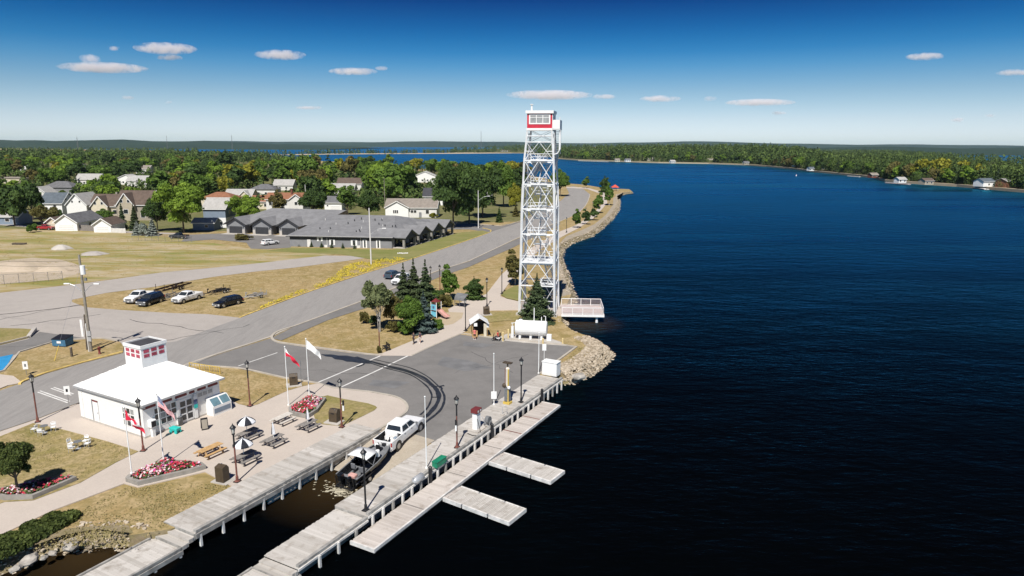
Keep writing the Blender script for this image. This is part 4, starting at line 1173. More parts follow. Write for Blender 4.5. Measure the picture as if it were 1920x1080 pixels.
# parked row on the grass
vehicle('pickup_truck', 'white crew-cab pickup, leftmost of the parked row', 'truck', g(262, 564), face((262, 566), (226, 578)) , 'car_white', L=5.9, W=2.05, H=1.95)
vehicle('suv', 'navy suv parked between the two white pickups', 'suv', g(283, 570), face((287, 569), (259, 578)), 'car_navy', 'suv', L=5.1, W=2.0, H=1.9)
vehicle('pickup_truck', 'white pickup parked right of the navy suv', 'truck', g(352, 564.5), face((366, 560), (327, 571)), 'car_white', L=5.8, W=2.0, H=1.9, crew=False)
vehicle('pickup_truck', 'black compact pickup with covered bed, rightmost of the parked row', 'truck', g(428, 573), face((445, 568), (404, 578)), 'car_black', 'suv', L=5.2, W=1.9, H=1.65)
# moving and far vehicles
vehicle('suv', 'dark steel-blue suv driving along the main road', 'suv', g(737, 521), face((700, 541), (745, 524)), 'car_grey', 'suv', L=4.7, W=1.9, H=1.7)
vehicle('van', 'white van on the main road half hidden by the spruces', 'van', g(752, 532), face((760, 529), (715, 546)), 'car_white', 'suv', L=5.0, W=1.95, H=2.0)
vehicle('suv', 'white suv parked on the driveway of the grey complex', 'suv', g(507, 459), face((500, 460), (525, 457)), 'car_white', 'suv', L=4.7, W=1.9, H=1.7)
vehicle('pickup_truck', 'red pickup parked beside the small cream garage', 'truck', g(86, 431), face((70, 431), (100, 431.5)), 'car_red', L=5.6, W=1.95, H=1.8)
vehicle('pickup_truck', 'dark pickup parked behind the chain-link fence', 'truck', g(336, 447), face((352, 447), (318, 446)), 'car_navy', L=5.6, W=1.95, H=1.8)
vehicle('car', 'black car parked beside the tall blue and white house', 'car', g(417, 423), face((425, 421), (408, 424)), 'car_black', 'car', L=4.5, W=1.8, H=1.45)

# ---- trailers
def boat_trailer(label, loc, rz, L=6.0, m='black', axles=1, bunks=True):
    root = thing('boat_trailer', label, 'trailer', loc, rz)
    mb = MB(); M_ = MT[m]
    w = .85
    for s in (-1, 1):
        mb.bar((s * w, -L / 2, .5), (s * w, .4, .5), .12, .14); mb.bar((s * w, .4, .5), (0, L / 2 - .9, .48), .12, .14)
    mb.bar((0, L / 2 - 1.1, .48), (0, L / 2, .48), .12)
    for y_ in (-L / 2 + .1, -L / 6, .4): mb.bar((-w, y_, .5), (w, y_, .5), .1)
    mb.build('frame', M_, root)
    for s in (-1, 1):
        if bunks:
            MB().bar((s * .5, -L / 2 + .1, .72), (s * .42, 1.0, .66), .14, .1).build('bunk', MT['wood_grey'] if m != 'black' else MT['black'], root)
            MB().bar((s * (w + .1), -L / 2 + .3, .5), (s * (w + .1), -L / 2 + .3, 1.35), .07).build('guide_post', M_, root)
        for a in range(axles):
            wheel(root, s * (w + .22), -L / 5 - a * .7, .32, .2)
        MB().box((s * (w + .22), -L / 5 - (axles - 1) * .35, .72), (.28, .85 + .7 * (axles - 1), .06)).build('mudguard', M_, root)
    MB().bar((0, L / 2 - 1.0, .48), (0, L / 2 - 1.1, 1.2), .1).box((0, L / 2 - 1.15, 1.2), (.22, .25, .22)).build('winch_post', M_, root)
    MB().tube([(0, L / 2 - .3, .05), (0, L / 2 - .3, .7)], .05, 6).build('jack', MT['steel'], root)
    return root
flat = thing('flatbed_trailer', 'long dark brown flatbed trailer behind the navy suv', 'trailer', g(322, 546), face((344, 538), (296, 552)))
MT['dark_brown'] = mat('dark_brown_steel', (0.04, 0.022, 0.016), .6, .15, 2)
mb = MB()
for s in (-1, 1): mb.bar((s * .95, -4.6, .85), (s * .95, 3.6, .85), .14, .3)
mb.bar((0, 3.2, .75), (0, 5.0, .6), .16)
mb.bar((-.95, 3.6, .85), (0, 4.6, .65), .12); mb.bar((.95, 3.6, .85), (0, 4.6, .65), .12)
for k in range(7): mb.bar((-.95, -4.5 + k * 1.35, .85), (.95, -4.5 + k * 1.35, .85), .1)
mb.build('frame', MT['dark_brown'], flat)
for s in (-1, 1):
    for a in (-1.4, -2.2): wheel(flat, s * .78, a, .36, .24)
    MB().bar((s * .95, 3.0, .9), (s * .95, 3.0, 2.0), .07).build('stake', MT['dark_brown'], flat)
boat_trailer('bare galvanised boat trailer between the navy suv and white pickup', g(316, 561), face((350, 549), (313, 562)), 6.2, 'steel')
boat_trailer('black twin-axle boat trailer hitched to the right white pickup', g(405, 551), face((421, 547), (388, 554)), 5.6, 'black', 2)
boat_trailer('small silver boat trailer hitched to the black compact pickup', g(475, 559), face((491, 556), (458, 562)), 5.0, 'aluminium', 1)

# ---- the boat on the ramp
bt_root = thing('fishing_boat', 'black fishing boat with white canopy on its trailer at the launch ramp', 'boat', UV(7.3, -6.15, -.78), U_RZ + R(1.5))
bt_root.rotation_euler = (R(7), 0, U_RZ + R(1.5))
def hs(b, zk, zc, zg): return [(0, zk), (b * .72, zc), (b * .9, zc + (zg - zc) * .5), (b, zg)]
hull_st = [(-2.9, hs(1.12, .12, .28, 1.02)), (-1.5, hs(1.2, .10, .28, 1.05)), (0, hs(1.2, .10, .30, 1.10)), (1.4, hs(1.05, .16, .38, 1.18)), (2.2, hs(.78, .28, .52, 1.24)), (2.8, hs(.40, .52, .78, 1.3)), (3.1, hs(.08, .9, 1.05, 1.34))]
mb = MB(); rows = []
for y_, half in hull_st:
    rows.append([(-x, y_, z) for x, z in reversed(half)] + [(x, y_, z) for x, z in half[1:]])
n_ = len(rows[0])
mb.add([p for r_ in rows for p in r_], [(i * n_ + k, i * n_ + k + 1, (i + 1) * n_ + k + 1, (i + 1) * n_ + k) for i in range(len(rows) - 1) for k in range(n_ - 1)] + [tuple(range(n_))])
hull = fixn(mb.build('hull', MT['car_black'], bt_root, smooth=False))
sm = hull.modifiers.new('solid', 'SOLIDIFY'); sm.thickness = .05
mb = MB()
for (y0_, a), (y1_, b) in zip(hull_st, hull_st[1:]):
    for s in (-1, 1):
        mb.bar((s * a[-1][0], y0_, a[-1][1] + .02), (s * b[-1][0], y1_, b[-1][1] + .02), .1, .06)
mb.build('gunwale', MT['grey_plastic'], bt_root)
MB().add([(-.98, -2.85, .42), (.98, -2.85, .42), (1.05, .6, .42), (-1.05, .6, .42)], [(0, 1, 2, 3)]).build('cockpit_floor', MT['grey_plastic'], bt_root)
mb = MB(); mb.add([(-1.0, .6, .98), (1.0, .6, .98), (.95, 1.4, 1.05), (.68, 2.2, 1.12), (.3, 2.8, 1.2), (-.3, 2.8, 1.2), (-.68, 2.2, 1.12), (-.95, 1.4, 1.05), (-1.0, .6, .42), (1.0, .6, .42)], [(0, 1, 2, 3, 4, 5, 6, 7), (0, 8, 9, 1)])
MT['boat_grey'] = mat('boat_deck_grey', (0.17, 0.175, 0.185), .6, .15, 3)
mb.build('bow_deck', MT['boat_grey'], bt_root)
MB().box2((-1.0, -2.84, .44), (1.0, -2.3, .82)).build('stern_bench', MT['boat_grey'], bt_root)
MB().box2((.35, -.1, .44), (.98, .62, 1.25)).build('console', MT['black'], bt_root)
MB().box2((-.98, -.1, .44), (-.35, .62, 1.2)).build('console', MT['black'], bt_root)
MB().add([(-1.0, .62, 1.2), (1.0, .62, 1.2), (.85, .35, 1.7), (-.85, .35, 1.7)], [(0, 1, 2, 3)]).build('windscreen', MT['glass'], bt_root)
mb = MB()
N = 6
vs = []
for j in range(2):
    for i in range(N + 1):
        t = i / N; x_ = (t - .5) * 2.15
        z_ = 2.05 + .14 * (1 - (2 * t - 1) ** 2) - .05 * j
        vs.append((x_, -1.3 + j * 1.55, z_))
mb.add(vs, [(i, i + 1, N + 2 + i, N + 1 + i) for i in range(N)])
can = mb.build('canopy', MT['flag_white'], bt_root, smooth=True)
sm = can.modifiers.new('solid', 'SOLIDIFY'); sm.thickness = .06
mb = MB()
for s in (-1, 1):
    mb.tube([(s * 1.1, -.6, 1.1), (s * 1.06, -1.25, 2.0)], .025, 6); mb.tube([(s * 1.1, -.6, 1.1), (s * 1.06, .2, 2.0)], .025, 6)
mb.build('canopy_frame', MT['steel'], can)
for x_, nm, sc in ((-.32, 'outboard_motor', 1.0), (.62, 'kicker_motor', .72)):
    mo = MB().box((x_, -3.2, 1.15), (.42 * sc, .62 * sc, .62 * sc), taper=.8).build(nm, MT['car_black'], bt_root, bevel=.06)
    MB().box((x_, -3.15, .55), (.16 * sc, .3 * sc, .9)).box((x_, -3.22, .12), (.2 * sc, .5 * sc, .06)).build('lower_unit', MT['black'], mo)
    MB().tube([(x_, -3.55, .0), (x_, -3.35, .0)], [.03, .08], 8).build('propeller_hub', MT['steel'], mo)
for x_, y_ in ((-.55, -1.1), (.5, -1.3), (.1, 1.7)):
    st_ = MB().box((x_, y_, .78 if y_ < 0 else 1.28), (.46, .44, .12)).box((x_, y_ - .2, 1.05 if y_ < 0 else 1.5), (.46, .1, .5)).build('seat', MT['boat_grey'] if y_ < 0 else MT['black'], bt_root, bevel=.03)
MB().box((.3, -2.4, .95), (.75, .5, .3)).build('bait_bag', MT['salmon'], bt_root, bevel=.08)
MB().tube([(.35, 2.7, 1.3), (.1, 3.3, 1.55)], .06, 8).box((.1, 2.5, 1.33), (.3, .6, .12)).build('trolling_motor', MT['black'], bt_root)
MB().ball((-.55, 2.1, 1.28), (.22, .22, .16), 8, 5).build('white_float', MT['white'], bt_root, smooth=True)
hd = MB().tube([(.82, .55, 1.3), (.82, .55, 1.9)], .2, 10).build('white_cover', MT['white'], bt_root, bevel=.04)
tr2 = boat_trailer('dark trailer under the black fishing boat on the ramp', UV(7.5, -6.15, ramp_z(7.4) + .02), U_RZ + R(1.5), 7.2, 'black', 2, bunks=True)
tr2.rotation_euler = (R(9.5), 0, U_RZ + R(1.5))
# wash behind the outboards
MT['foam'] = mat('water_foam', (0.42, 0.38, 0.28), .6, .3, 3)
mb = MB(); rr = random.Random(5)
for k in range(230):
    a = rr.uniform(0, 6.28); d_ = abs(rr.gauss(0, 1.2))
    c = UV(3.6 + math.sin(a) * d_ * .55, -6.0 + math.cos(a) * d_, WATER_Z + .02)
    n = rr.randint(4, 6); s = rr.uniform(.04, .17)
    pts = [(c.x + math.cos(6.28 * i / n) * s * rr.uniform(.5, 1.7), c.y + math.sin(6.28 * i / n) * s * rr.uniform(.4, .9), c.z + rr.uniform(0, .03)) for i in range(n)]
    mb.add(pts, [tuple(range(n))])
tag(mb.build('propeller_wash', MT['foam']), 'brownish foam churned up behind the boat', 'foam', kind='stuff')

# ================================================================ people
def skin_mesh(name, joints, bones, m, parent, sub=2):
    """joints: name -> (xyz, radius); first joint is the root"""
    names = list(joints)
    me = bpy.data.meshes.new(name)
    me.from_pydata([joints[k][0] for k in names], [(names.index(a), names.index(b)) for a, b in bones], [])
    me.materials.append(m)
    o = link(bpy.data.objects.new(name, me)); o.parent = parent
    md = o.modifiers.new('skin', 'SKIN'); md.use_smooth_shade = True
    for i, k in enumerate(names):
        r_ = joints[k][1]; me.skin_vertices[0].data[i].radius = r_ if hasattr(r_, '__len__') else (r_, r_)
    me.skin_vertices[0].data[0].use_root = True
    sd = o.modifiers.new('sub', 'SUBSURF'); sd.levels = sub; sd.render_levels = sub
    return o

def person(label, loc, rz, shirt, trousers, hair='hair', stride=.12, seated=False, height=1.7, arm=0.0, shorts=False, group=None):
    root = thing('person', label, 'person', loc, rz, group, scale=height / 1.7)
    if seated:
        hip, kneeL, kneeR = .62, (-.12, .42, .60), (.12, .42, .60)
        ankL, ankR = (-.12, .5, .16), (.12, .5, .16)
    else:
        hip = .88
        kneeL, kneeR = (-.10, stride * .7 + .03, .48), (.10, -stride * .5 + .03, .48)
        ankL, ankR = (-.10, stride, .08), (.10, -stride, .08)
    h = hip - .88
    J = {'pelvis': ((0, 0, hip), (.14, .11)), 'waist': ((0, 0, 1.05 + h), (.13, .10)), 'chest': ((0, .01, 1.26 + h), (.16, .11)), 'neckb': ((0, 0, 1.40 + h), .07), 'neck': ((0, .01, 1.47 + h), .055),
         'jaw': ((0, .03, 1.53 + h), .075), 'head': ((0, .02, 1.61 + h), (.085, .10)), 'crown': ((0, .01, 1.68 + h), .06),
         'shL': ((-.18, 0, 1.38 + h), .065), 'elL': ((-.25, -.03 + arm * .1, 1.10 + h), .045), 'wrL': ((-.24, .10 + arm * .25, .90 + h + arm * .15), .032), 'haL': ((-.23, .15 + arm * .3, .84 + h + arm * .15), .035),
         'shR': ((.18, 0, 1.38 + h), .065), 'elR': ((.25, .02 + arm * .15, 1.11 + h), .045), 'wrR': ((.23, .14 + arm * .3, .94 + h + arm * .2), .032), 'haR': ((.22, .19 + arm * .33, .90 + h + arm * .2), .035),
         'hiL': ((-.10, 0, hip - .06), .095), 'knL': (kneeL, .062), 'anL': (ankL, .042), 'toL': ((ankL[0], ankL[1] + .16, ankL[2] - .04), .035),
         'hiR': ((.10, 0, hip - .06), .095), 'knR': (kneeR, .062), 'anR': (ankR, .042), 'toR': ((ankR[0], ankR[1] + .16, ankR[2] - .04), .035)}
    B = [('pelvis', 'waist'), ('waist', 'chest'), ('chest', 'neckb'), ('neckb', 'neck'), ('neck', 'jaw'), ('jaw', 'head'), ('head', 'crown'), ('neckb', 'shL'), ('shL', 'elL'), ('elL', 'wrL'), ('wrL', 'haL'),
         ('neckb', 'shR'), ('shR', 'elR'), ('elR', 'wrR'), ('wrR', 'haR'), ('pelvis', 'hiL'), ('hiL', 'knL'), ('knL', 'anL'), ('anL', 'toL'), ('pelvis', 'hiR'), ('hiR', 'knR'), ('knR', 'anR'), ('anR', 'toR')]
    skin_mesh('body', J, B, MT['skin'], root)
    f = lambda k, e: (J[k][0], tuple(a + e for a in (J[k][1] if hasattr(J[k][1], '__len__') else (J[k][1],) * 2)))
    mid = lambda a, b, t: tuple(p + (q - p) * t for p, q in zip(J[a][0], J[b][0]))
    Js = {k: f(k, .022) for k in ('waist', 'chest', 'neckb', 'shL', 'shR')}
    Js['pel'] = ((0, 0, hip + .04), (.165, .135)); Js['slL'] = (mid('shL', 'elL', .75), .075); Js['slR'] = (mid('shR', 'elR', .75), .075)
    Js['neckb'] = ((0, 0, 1.405 + h), .085)
    skin_mesh('shirt', Js, [('waist', 'chest'), ('chest', 'neckb'), ('waist', 'pel'), ('neckb', 'shL'), ('shL', 'slL'), ('neckb', 'shR'), ('shR', 'slR')], shirt, root)
    t = .92 if shorts else .0
    Jt = {k: f(k, .022) for k in ('pelvis', 'hiL', 'hiR')}
    Bt = [('pelvis', 'hiL'), ('pelvis', 'hiR')]
    for s in 'LR':
        Jt['k' + s] = (J['kn' + s][0] if not shorts else mid('hi' + s, 'kn' + s, .85), .088)
        Bt.append(('hi' + s, 'k' + s))
        if not shorts:
            Jt['a' + s] = (mid('kn' + s, 'an' + s, .9), .066); Bt.append(('k' + s, 'a' + s))
    skin_mesh('shorts' if shorts else 'trousers', Jt, Bt, trousers, root)
    hc = J['head'][0]
    mb = MB(); mb.ball((hc[0], hc[1] - .025, hc[2] + .03), (.108, .12, .11), 10, 7)
    mb.build('hair', MT[hair], root, smooth=True)
    MB().box((0, hc[1] + .125, hc[2] - .02), (.03, .04, .05)).build('nose', MT['skin'], root, bevel=.01)
    for s in (-1, 1):
        MB().ball((s * .035, hc[1] + .105, hc[2] + .005), .013, 6, 4).build('eye', MT['black'], root)
        MB().box((s * .10, J['an' + ('L' if s < 0 else 'R')][0][1] + .07, max(.04, J['an' + ('L' if s < 0 else 'R')][0][2] - .04)), (.10, .28, .08)).build('shoe', MT['black'] if not shorts else MT['white'], root, bevel=.02)
    return root
C_ = lambda nm, c: mat(nm, c, .85, .08, 4)
walk = face((820, 632), (770, 652))
person('person in a dark top and dark trousers walking on the path, left of the two', g(776, 644.5, .09), walk, C_('charcoal_shirt', (.06, .05, .05)), C_('dark_trousers', (.035, .03, .03)), stride=.16)
person('person in a dark top and pale shorts walking on the path, right of the two', g(788, 643, .09), walk, C_('dark_purple_shirt', (.07, .05, .07)), C_('pale_shorts', (.5, .45, .4)), stride=.14, shorts=True, height=1.65)
person('person in a pink top and dark shorts standing at the wooden booth', g(890, 637, .07), R(10), C_('pink_top', (.62, .18, .16)), C_('dark_shorts', (.06, .04, .035)), stride=.05, shorts=True, arm=.6, height=1.68)
sc = thing('mobility_scooter', 'black and white mobility scooter at the edge of the parking lot', 'scooter', g(931, 638, .07), R(75))
MB().box2((-.28, -.6, .18), (.28, .6, .30)).build('chassis', MT['black'], sc, bevel=.03)
MB().box2((-.24, -.55, .30), (.24, -.05, .52)).build('battery_box', MT['white'], sc, bevel=.03)
MB().box2((-.26, -.5, .54), (.26, -.05, .64)).box2((-.26, -.6, .6), (.26, -.5, 1.15)).build('seat', MT['black'], sc, bevel=.03)
MB().tube([(0, .55, .3), (0, .38, 1.0)], .05, 8).tube([(-.28, .34, 1.02), (.28, .34, 1.02)], .025, 6).build('tiller', MT['black'], sc)
for x_ in (-.27, .27):
    wheel(sc, x_, -.42, .18, .12); wheel(sc, x_, .48, .18, .12)
person('person in a red top seated on the mobility scooter', g(931, 638, .12) + Vector((0.2, -.03, 0)), R(75), C_('red_top', (.55, .04, .05)), C_('grey_trousers', (.08, .08, .09)), seated=True, arm=.8)
# ================================================================ street furniture
GZ = .09
def lamp_post(label, loc, two_tone=True, h=5.15, banner=0, fog=True):
    root = thing('lamp_post', label, 'lamp post', loc, rnd.uniform(0, 6), 'lantern lamp posts around the waterfront')
    MB().lathe([(.24, 0), (.24, .08), (.13, .14), (.11, .5), (.075, .56), (.07, h * .62)], 10).build('lower_post', MT['rust'] if two_tone else MT['black'], root)
    MB().box((0, 0, .03), (.5, .5, .06)).build('base_plate', MT['black'], root)
    MB().lathe([(.078, h * .62), (.07, h - .95), (.13, h - .9), (.14, h - .82), (.08, h - .76)], 10).build('upper_post', MT['black'], root)
    lan = MB().lathe([(.12, h - .76), (.20, h - .30)], 8).build('lantern', MT['lantern'], root)
    MB().lathe([(.27, h - .31), (.24, h - .24), (.10, h - .08), (.04, h - .04), (.04, h + .05), (0, h + .1)], 8).build('cap', MT['black'], lan)
    mb = MB()
    for k in range(4):
        a = k * math.pi / 2; mb.bar((.125 * math.cos(a), .125 * math.sin(a), h - .76), (.205 * math.cos(a), .205 * math.sin(a), h - .3), .025)
    mb.build('lantern_frame', MT['black'], lan)
    if banner:
        MB().bar((0, 0, h * .5), (0, .28, h * .5), .04).box((0, .28, h * .5 - .5), (.14, .14, .55)).build('outlet_box', MT['white'], root)
        MB().box((0, .28, h * .5 + .05), (.15, .15, .5)).build('outlet_cap', MT['black'], root)
    return root
for lab, x, y, z, tt, bn in (('lamp post beside the road at the far left, near the parking lines', 71, 791, GZ, 1, 0), ('lamp post by the near corner of the white kiosk', 269, 845, GZ, 1, 0),
        ('lamp post by the dark brown bin and the boardwalk step', 445, 903, GZ, 1, 0), ('lamp post on the dry lawn right of the kiosk', 469, 761, .12, 1, 0), ('lamp post beside the brown bin on the small lawn by the truck', 641, 801, GZ, 1, 1),
        ('lamp post on the quay nearest the camera', 686, 957, .08, 0, 0), ('lamp post in the middle of the quay, right of the pickup', 857, 839, .08, 1, 1), ('lamp post on the quay beside the yellow pump', 977, 754, .08, 0, 0),
        ('lamp post with a bench at its foot on the tan lawn', 712, 660, 0, 1, 0), ('lamp post left of the wooden booth', 873, 620, .08, 0, 0), ('lamp post above the round mugo shrub by the walkway', 913, 574, .08, 0, 0), ('lamp post just left of the tower by the walkway', 941, 551, .08, 0, 0),
        ('lamp post on the walkway right behind the tower', 1062, 436, .08, 0, 0), ('lamp post among the young shore trees, nearer one', 1098, 414, .05, 0, 0), ('lamp post among the young shore trees, farther one', 1111, 400, .05, 0, 0),
        ('lamp post behind the aspen by the main road, right one', 825, 545, 0, 1, 0), ('lamp post behind the aspen by the main road, left one', 808, 548, 0, 0, 0)):
    lamp_post(lab, g(x, y, z), bool(tt), banner=bn, h=5.15 if y > 500 else 5.0)

# ---- flagpoles and flags
def flagpole(label, loc, h, group=None):
    root = thing('flagpole', label, 'flagpole', loc, 0, group)
    MB().lathe([(.12, 0), (.12, .12), (.055, .15), (.035, h)], 8).build('pole', MT['white'], root)
    MB().ball((0, 0, h + .06), .08, 8, 6).build('finial', MT['white'], root, smooth=True)
    return root
LEAF = [(0, .5), (.07, .33), (.17, .38), (.13, .16), (.27, .28), (.30, .2), (.43, .22), (.38, .08), (.45, .02), (.22, -.16), (.25, -.27), (.03, -.23), (.03, -.5)]
LEAF = LEAF + [(-x, y) for x, y in reversed(LEAF[1:])]
def flag(label, base, h, droop, width, hoist, kind, az=0.0):
    """cloth hanging from the top of a pole; droop = angle of the fly below horizontal"""
    root = thing('flag', label, 'flag', (base.x, base.y, base.z + h - .08), az)
    dx, dz = math.cos(droop), -math.sin(droop)
    def P(s, t, off=0.0):
        wv = .13 * math.sin(s * 7 + t * 2.2) * s + .05 * math.sin(s * 13 + t * 4)
        sag = -.18 * s * s
        fan = min(1.0, s * 2.4) * max(0.0, (droop - .7) / .5)     # limp cloth fans out sideways below the pole
        return (.05 + dx * s * width + t * hoist * .8 * fan + t * .10 * s, wv + off, -t * hoist * (1 - .6 * fan) + dz * s * width + sag)
    def grid(nm, s0, s1, t0, t1, m, off=0.0, n=14, k=6, parent=root):
        mb = MB()
        vs = [P(s0 + (s1 - s0) * i / n, t0 + (t1 - t0) * j / k, off) for j in range(k + 1) for i in range(n + 1)]
        mb.add(vs, [(j * (n + 1) + i, j * (n + 1) + i + 1, (j + 1) * (n + 1) + i + 1, (j + 1) * (n + 1) + i) for j in range(k) for i in range(n)])
        return mb.build(nm, m, parent, smooth=True)
    if kind == 'canada':
        grid('hoist_bar', 0, .25, 0, 1, MT['flag_red']); mid = grid('centre_field', .25, .75, 0, 1, MT['flag_white']); grid('fly_bar', .75, 1, 0, 1, MT['flag_red'])
        for off in (-.012, .012):
            mb = MB(); mb.add([P(.5 + x * .42, .5 - y * .85, off) for x, y in LEAF], [tuple(range(len(LEAF)))]); mb.build('maple_leaf', MT['flag_red'], mid)
    elif kind == 'us':
        for i in range(13):
            s0 = .4 if i < 7 else 0
            grid('stripe', s0, 1, i / 13, (i + 1) / 13, MT['flag_red'] if i % 2 == 0 else MT['flag_white'], k=1)
        can_ = grid('canton', 0, .4, 0, 7 / 13, MT['flag_blue'])
        for off in (-.012, .012):
            mb = MB()
            for i in range(6):
                for j in range(5):
                    mb.add([P(.035 + i * .066 + a * .018, .06 + j * .1 + b * .022, off) for a, b in ((-1, 0), (0, -1), (1, 0), (0, 1))], [(0, 1, 2, 3)])
            mb.build('stars', MT['flag_white'], can_, kind='stuff')
    elif kind == 'ensign':
        grid('field', 0, 1, 0, 1, MT['flag_red']); grid('corner_field', 0, .42, 0, .5, MT['flag_white'], .012); grid('corner_field', 0, .42, 0, .5, MT['flag_white'], -.012)
    else:
        grid('cloth', 0, 1, 0, 1, MT['flag_white'])
    return root
for lab, x, y, z, h, fl in (('white flagpole at the left end of the flower planter, flying a maple leaf flag', 247, 888, .5, 5.9, ('red and white maple leaf flag on the leftmost pole', 1.15, 1.75, .95, 'canada', 0)),
        ('white flagpole at the back of the flower planter, flying a striped flag', 307, 864, .5, 6.2, ('stars and stripes flag in front of the kiosk roof', .8, 1.8, .95, 'us', -.2)),
        ('white flagpole at the left of the far flower bed, flying a red flag', 541, 760, GZ, 6.6, ('red and white flag hanging over the entrance road', 1.1, 1.7, .9, 'ensign', 0)),
        ('white flagpole at the back of the far flower bed, flying a white flag', 580, 745, GZ, 6.8, ('plain white flag over the entrance road', .75, 1.8, 1.0, 'plain', .1))):
    b_ = g(x, y, z); flagpole(lab, b_, h); flag(fl[0], b_, h, fl[1], fl[2], fl[3], fl[4], fl[5])
flagpole('bare white pole on the quay left of the green box', UV(8.7, -.75, .08), 6.6)
pp = flagpole('bare white pole with a white notice box on the quay', UV(24.6, -3.1, .08), 5.8)
MB().box((0, -.08, 1.15), (.6, .14, .8)).build('notice_box', MT['white'], pp)
flagpole('bare white pole left of the white cabinet at the quay end', UV(36.4, -3.5, .08), 5.2)

# ---- signs
def sign(label, loc, rz, w, h, ph, m='white', post='steel', bar=None):
    root = thing('sign', label, 'sign', loc, rz)
    MB().tube([(0, 0, 0), (0, 0, ph)], .035, 6).build('post', MT[post], root)
    p = MB().box((0, -.05, ph - h / 2), (w, .03, h)).build('panel', MT[m], root)
    if bar: MB().box((0, -.07, ph - h / 2), (w * .35, .012, h * .35)).build('symbol', MT[bar], p)
    return root
sign('white parking sign at the left corner of the kiosk', g(130, 765, GZ), R(20), .55, .95, 2.5, bar='black')
sign('white accessible-parking sign on the dry island by the blue bay', g(50, 703, .14), R(20), .55, 1.0, 1.75, bar='grey_plastic')
sign('white sign on a post behind the white cabinet on the spit', g(1020, 690), R(0), .5, .85, 3.2, 'white', 'white')
sign('thin grey signpost near the entrance kerb', g(565, 716, GZ), R(60), .12, .5, 2.6, 'steel')
sign('white notice on a post beside the wooden booth', g(914, 632), R(15), .5, .7, 2.2, 'white', 'wood_tan')

# ---- bins
def bin_box(label, loc, rz, w=.95, d=.75, h=1.35, lean=.12):
    root = thing('waste_bin', label, 'bin', loc, rz, 'brown waste bins along the waterfront')
    mb = MB(); mb.extrude_x([(-d / 2, .1), (d / 2, .1), (d / 2, h), (-d / 2 + lean * 2, h + .12), (-d / 2, h - .2)], -w / 2, w / 2)
    mb.build('body', MT['brown_box'], root, bevel=.03)
    MB().box((0, -.1, .05), (w + .8, d + .5, .1)).build('pad', MT['concrete'], root)
    MB().box((0, -d / 2 - .01, h - .32), (.4, .03, .1)).build('hatch', MT['black'], root)
    MB().box((.2, -d / 2 + .15, h + .06), (.1, .1, .05)).build('latch', MT['steel'], root)
    return root
bin_box('dark brown bin beside the flower planter and boardwalk', g(418, 903, 0), R(160), .85, .75, 1.45)
bin_box('dark brown bin on the small lawn by the pickup', g(628, 791, .12), R(-20))
bin_box('dark brown bin by the entrance kerb behind the flags', g(551, 722, .12), R(20))
bin_box('dark brown bin on the lawn behind the wooden booth', g(912, 590, .05), R(15))

# ---- picnic tables
def picnic(label, loc, rz, m, L=2.4):
    root = thing('picnic_table', label, 'picnic table', loc, rz, 'picnic tables on the plaza')
    M_ = MT[m]
    for k in range(4): MB().box((-.3 + k * .2, 0, .75), (.185, L, .045)).build('top_board', M_, root)
    for s in (-1, 1):
        for k in range(2): MB().box((s * (.66 + k * .15), 0, .45), (.135, L, .045)).build('bench_board', M_, root)
        e_ = MB().bar((-.75, s * L * .33, .0), (-.3, s * L * .33, .73), .09, .05, (0, 1, 0)).bar((.75, s * L * .33, .0), (.3, s * L * .33, .73), .09, .05, (0, 1, 0)).bar((-.8, s * L * .33, .41), (.8, s * L * .33, .41), .09, .05).build('end_frame', MT['wood_grey'] if m != 'wood_tan' else M_, root)
    return root
MT['canvas_black'] = mat('black_canvas', (.02, .022, .03), .85, .1, 3); MT['canvas_white'] = mat('white_canvas', (.75, .76, .78), .85, .04, 3)
def umbrella(label, loc, r=.88, h=2.2, closed=False, tilt=0.0):
    root = thing('parasol', label, 'parasol', loc, rnd.uniform(0, .4))
    root.rotation_euler = (tilt, 0, .2)
    MB().tube([(0, 0, 0), (0, 0, h)], .03, 8).build('pole', MT['white'], root)
    if closed:
        for k in range(8):
            a0, a1 = k * math.pi / 4, (k + 1) * math.pi / 4
            mb = MB(); z0, z1, z2 = h - .05, h - .5, h - 1.2
            p = lambda a, rr_, z: (rr_ * math.cos(a), rr_ * math.sin(a), z)
            mb.add([p(a0, .03, z0), p(a1, .03, z0), p(a1, .08, z1), p((a0 + a1) / 2, .12, z1), p(a0, .08, z1), p(a1, .11, z2), p((a0 + a1) / 2, .2, z2), p(a0, .11, z2)], [(0, 1, 2, 3, 4), (4, 3, 6, 7), (3, 2, 5, 6)])
            mb.build('panel', MT['canvas_white' if k % 2 else 'canvas_black'] if k % 3 else MT['canvas_white'], root)
        return root
    for k in range(8):
        a0, a1 = k * math.pi / 4, (k + 1) * math.pi / 4
        rows = []
        for s, z in ((.02, h + .05), (.45, h - .10), (.8, h - .30), (1.0, h - .48), (1.0, h - .6)):
            rows.append([(r * s * math.cos(a0), r * s * math.sin(a0), z), (r * s * .985 * math.cos((a0 + a1) / 2), r * s * .985 * math.sin((a0 + a1) / 2), z - .01 + .015 * s), (r * s * math.cos(a1), r * s * math.sin(a1), z)])
        mb = MB(); vs = [p for q in rows for p in q]
        mb.add(vs, [(i * 3 + j, i * 3 + j + 1, (i + 1) * 3 + j + 1, (i + 1) * 3 + j) for i in range(4) for j in range(2)])
        mb.build('panel', MT['canvas_white' if k % 2 else 'canvas_black'], root)
    MB().ball((0, 0, h + .1), .05, 6, 5).build('finial', MT['white'], root)
    return root
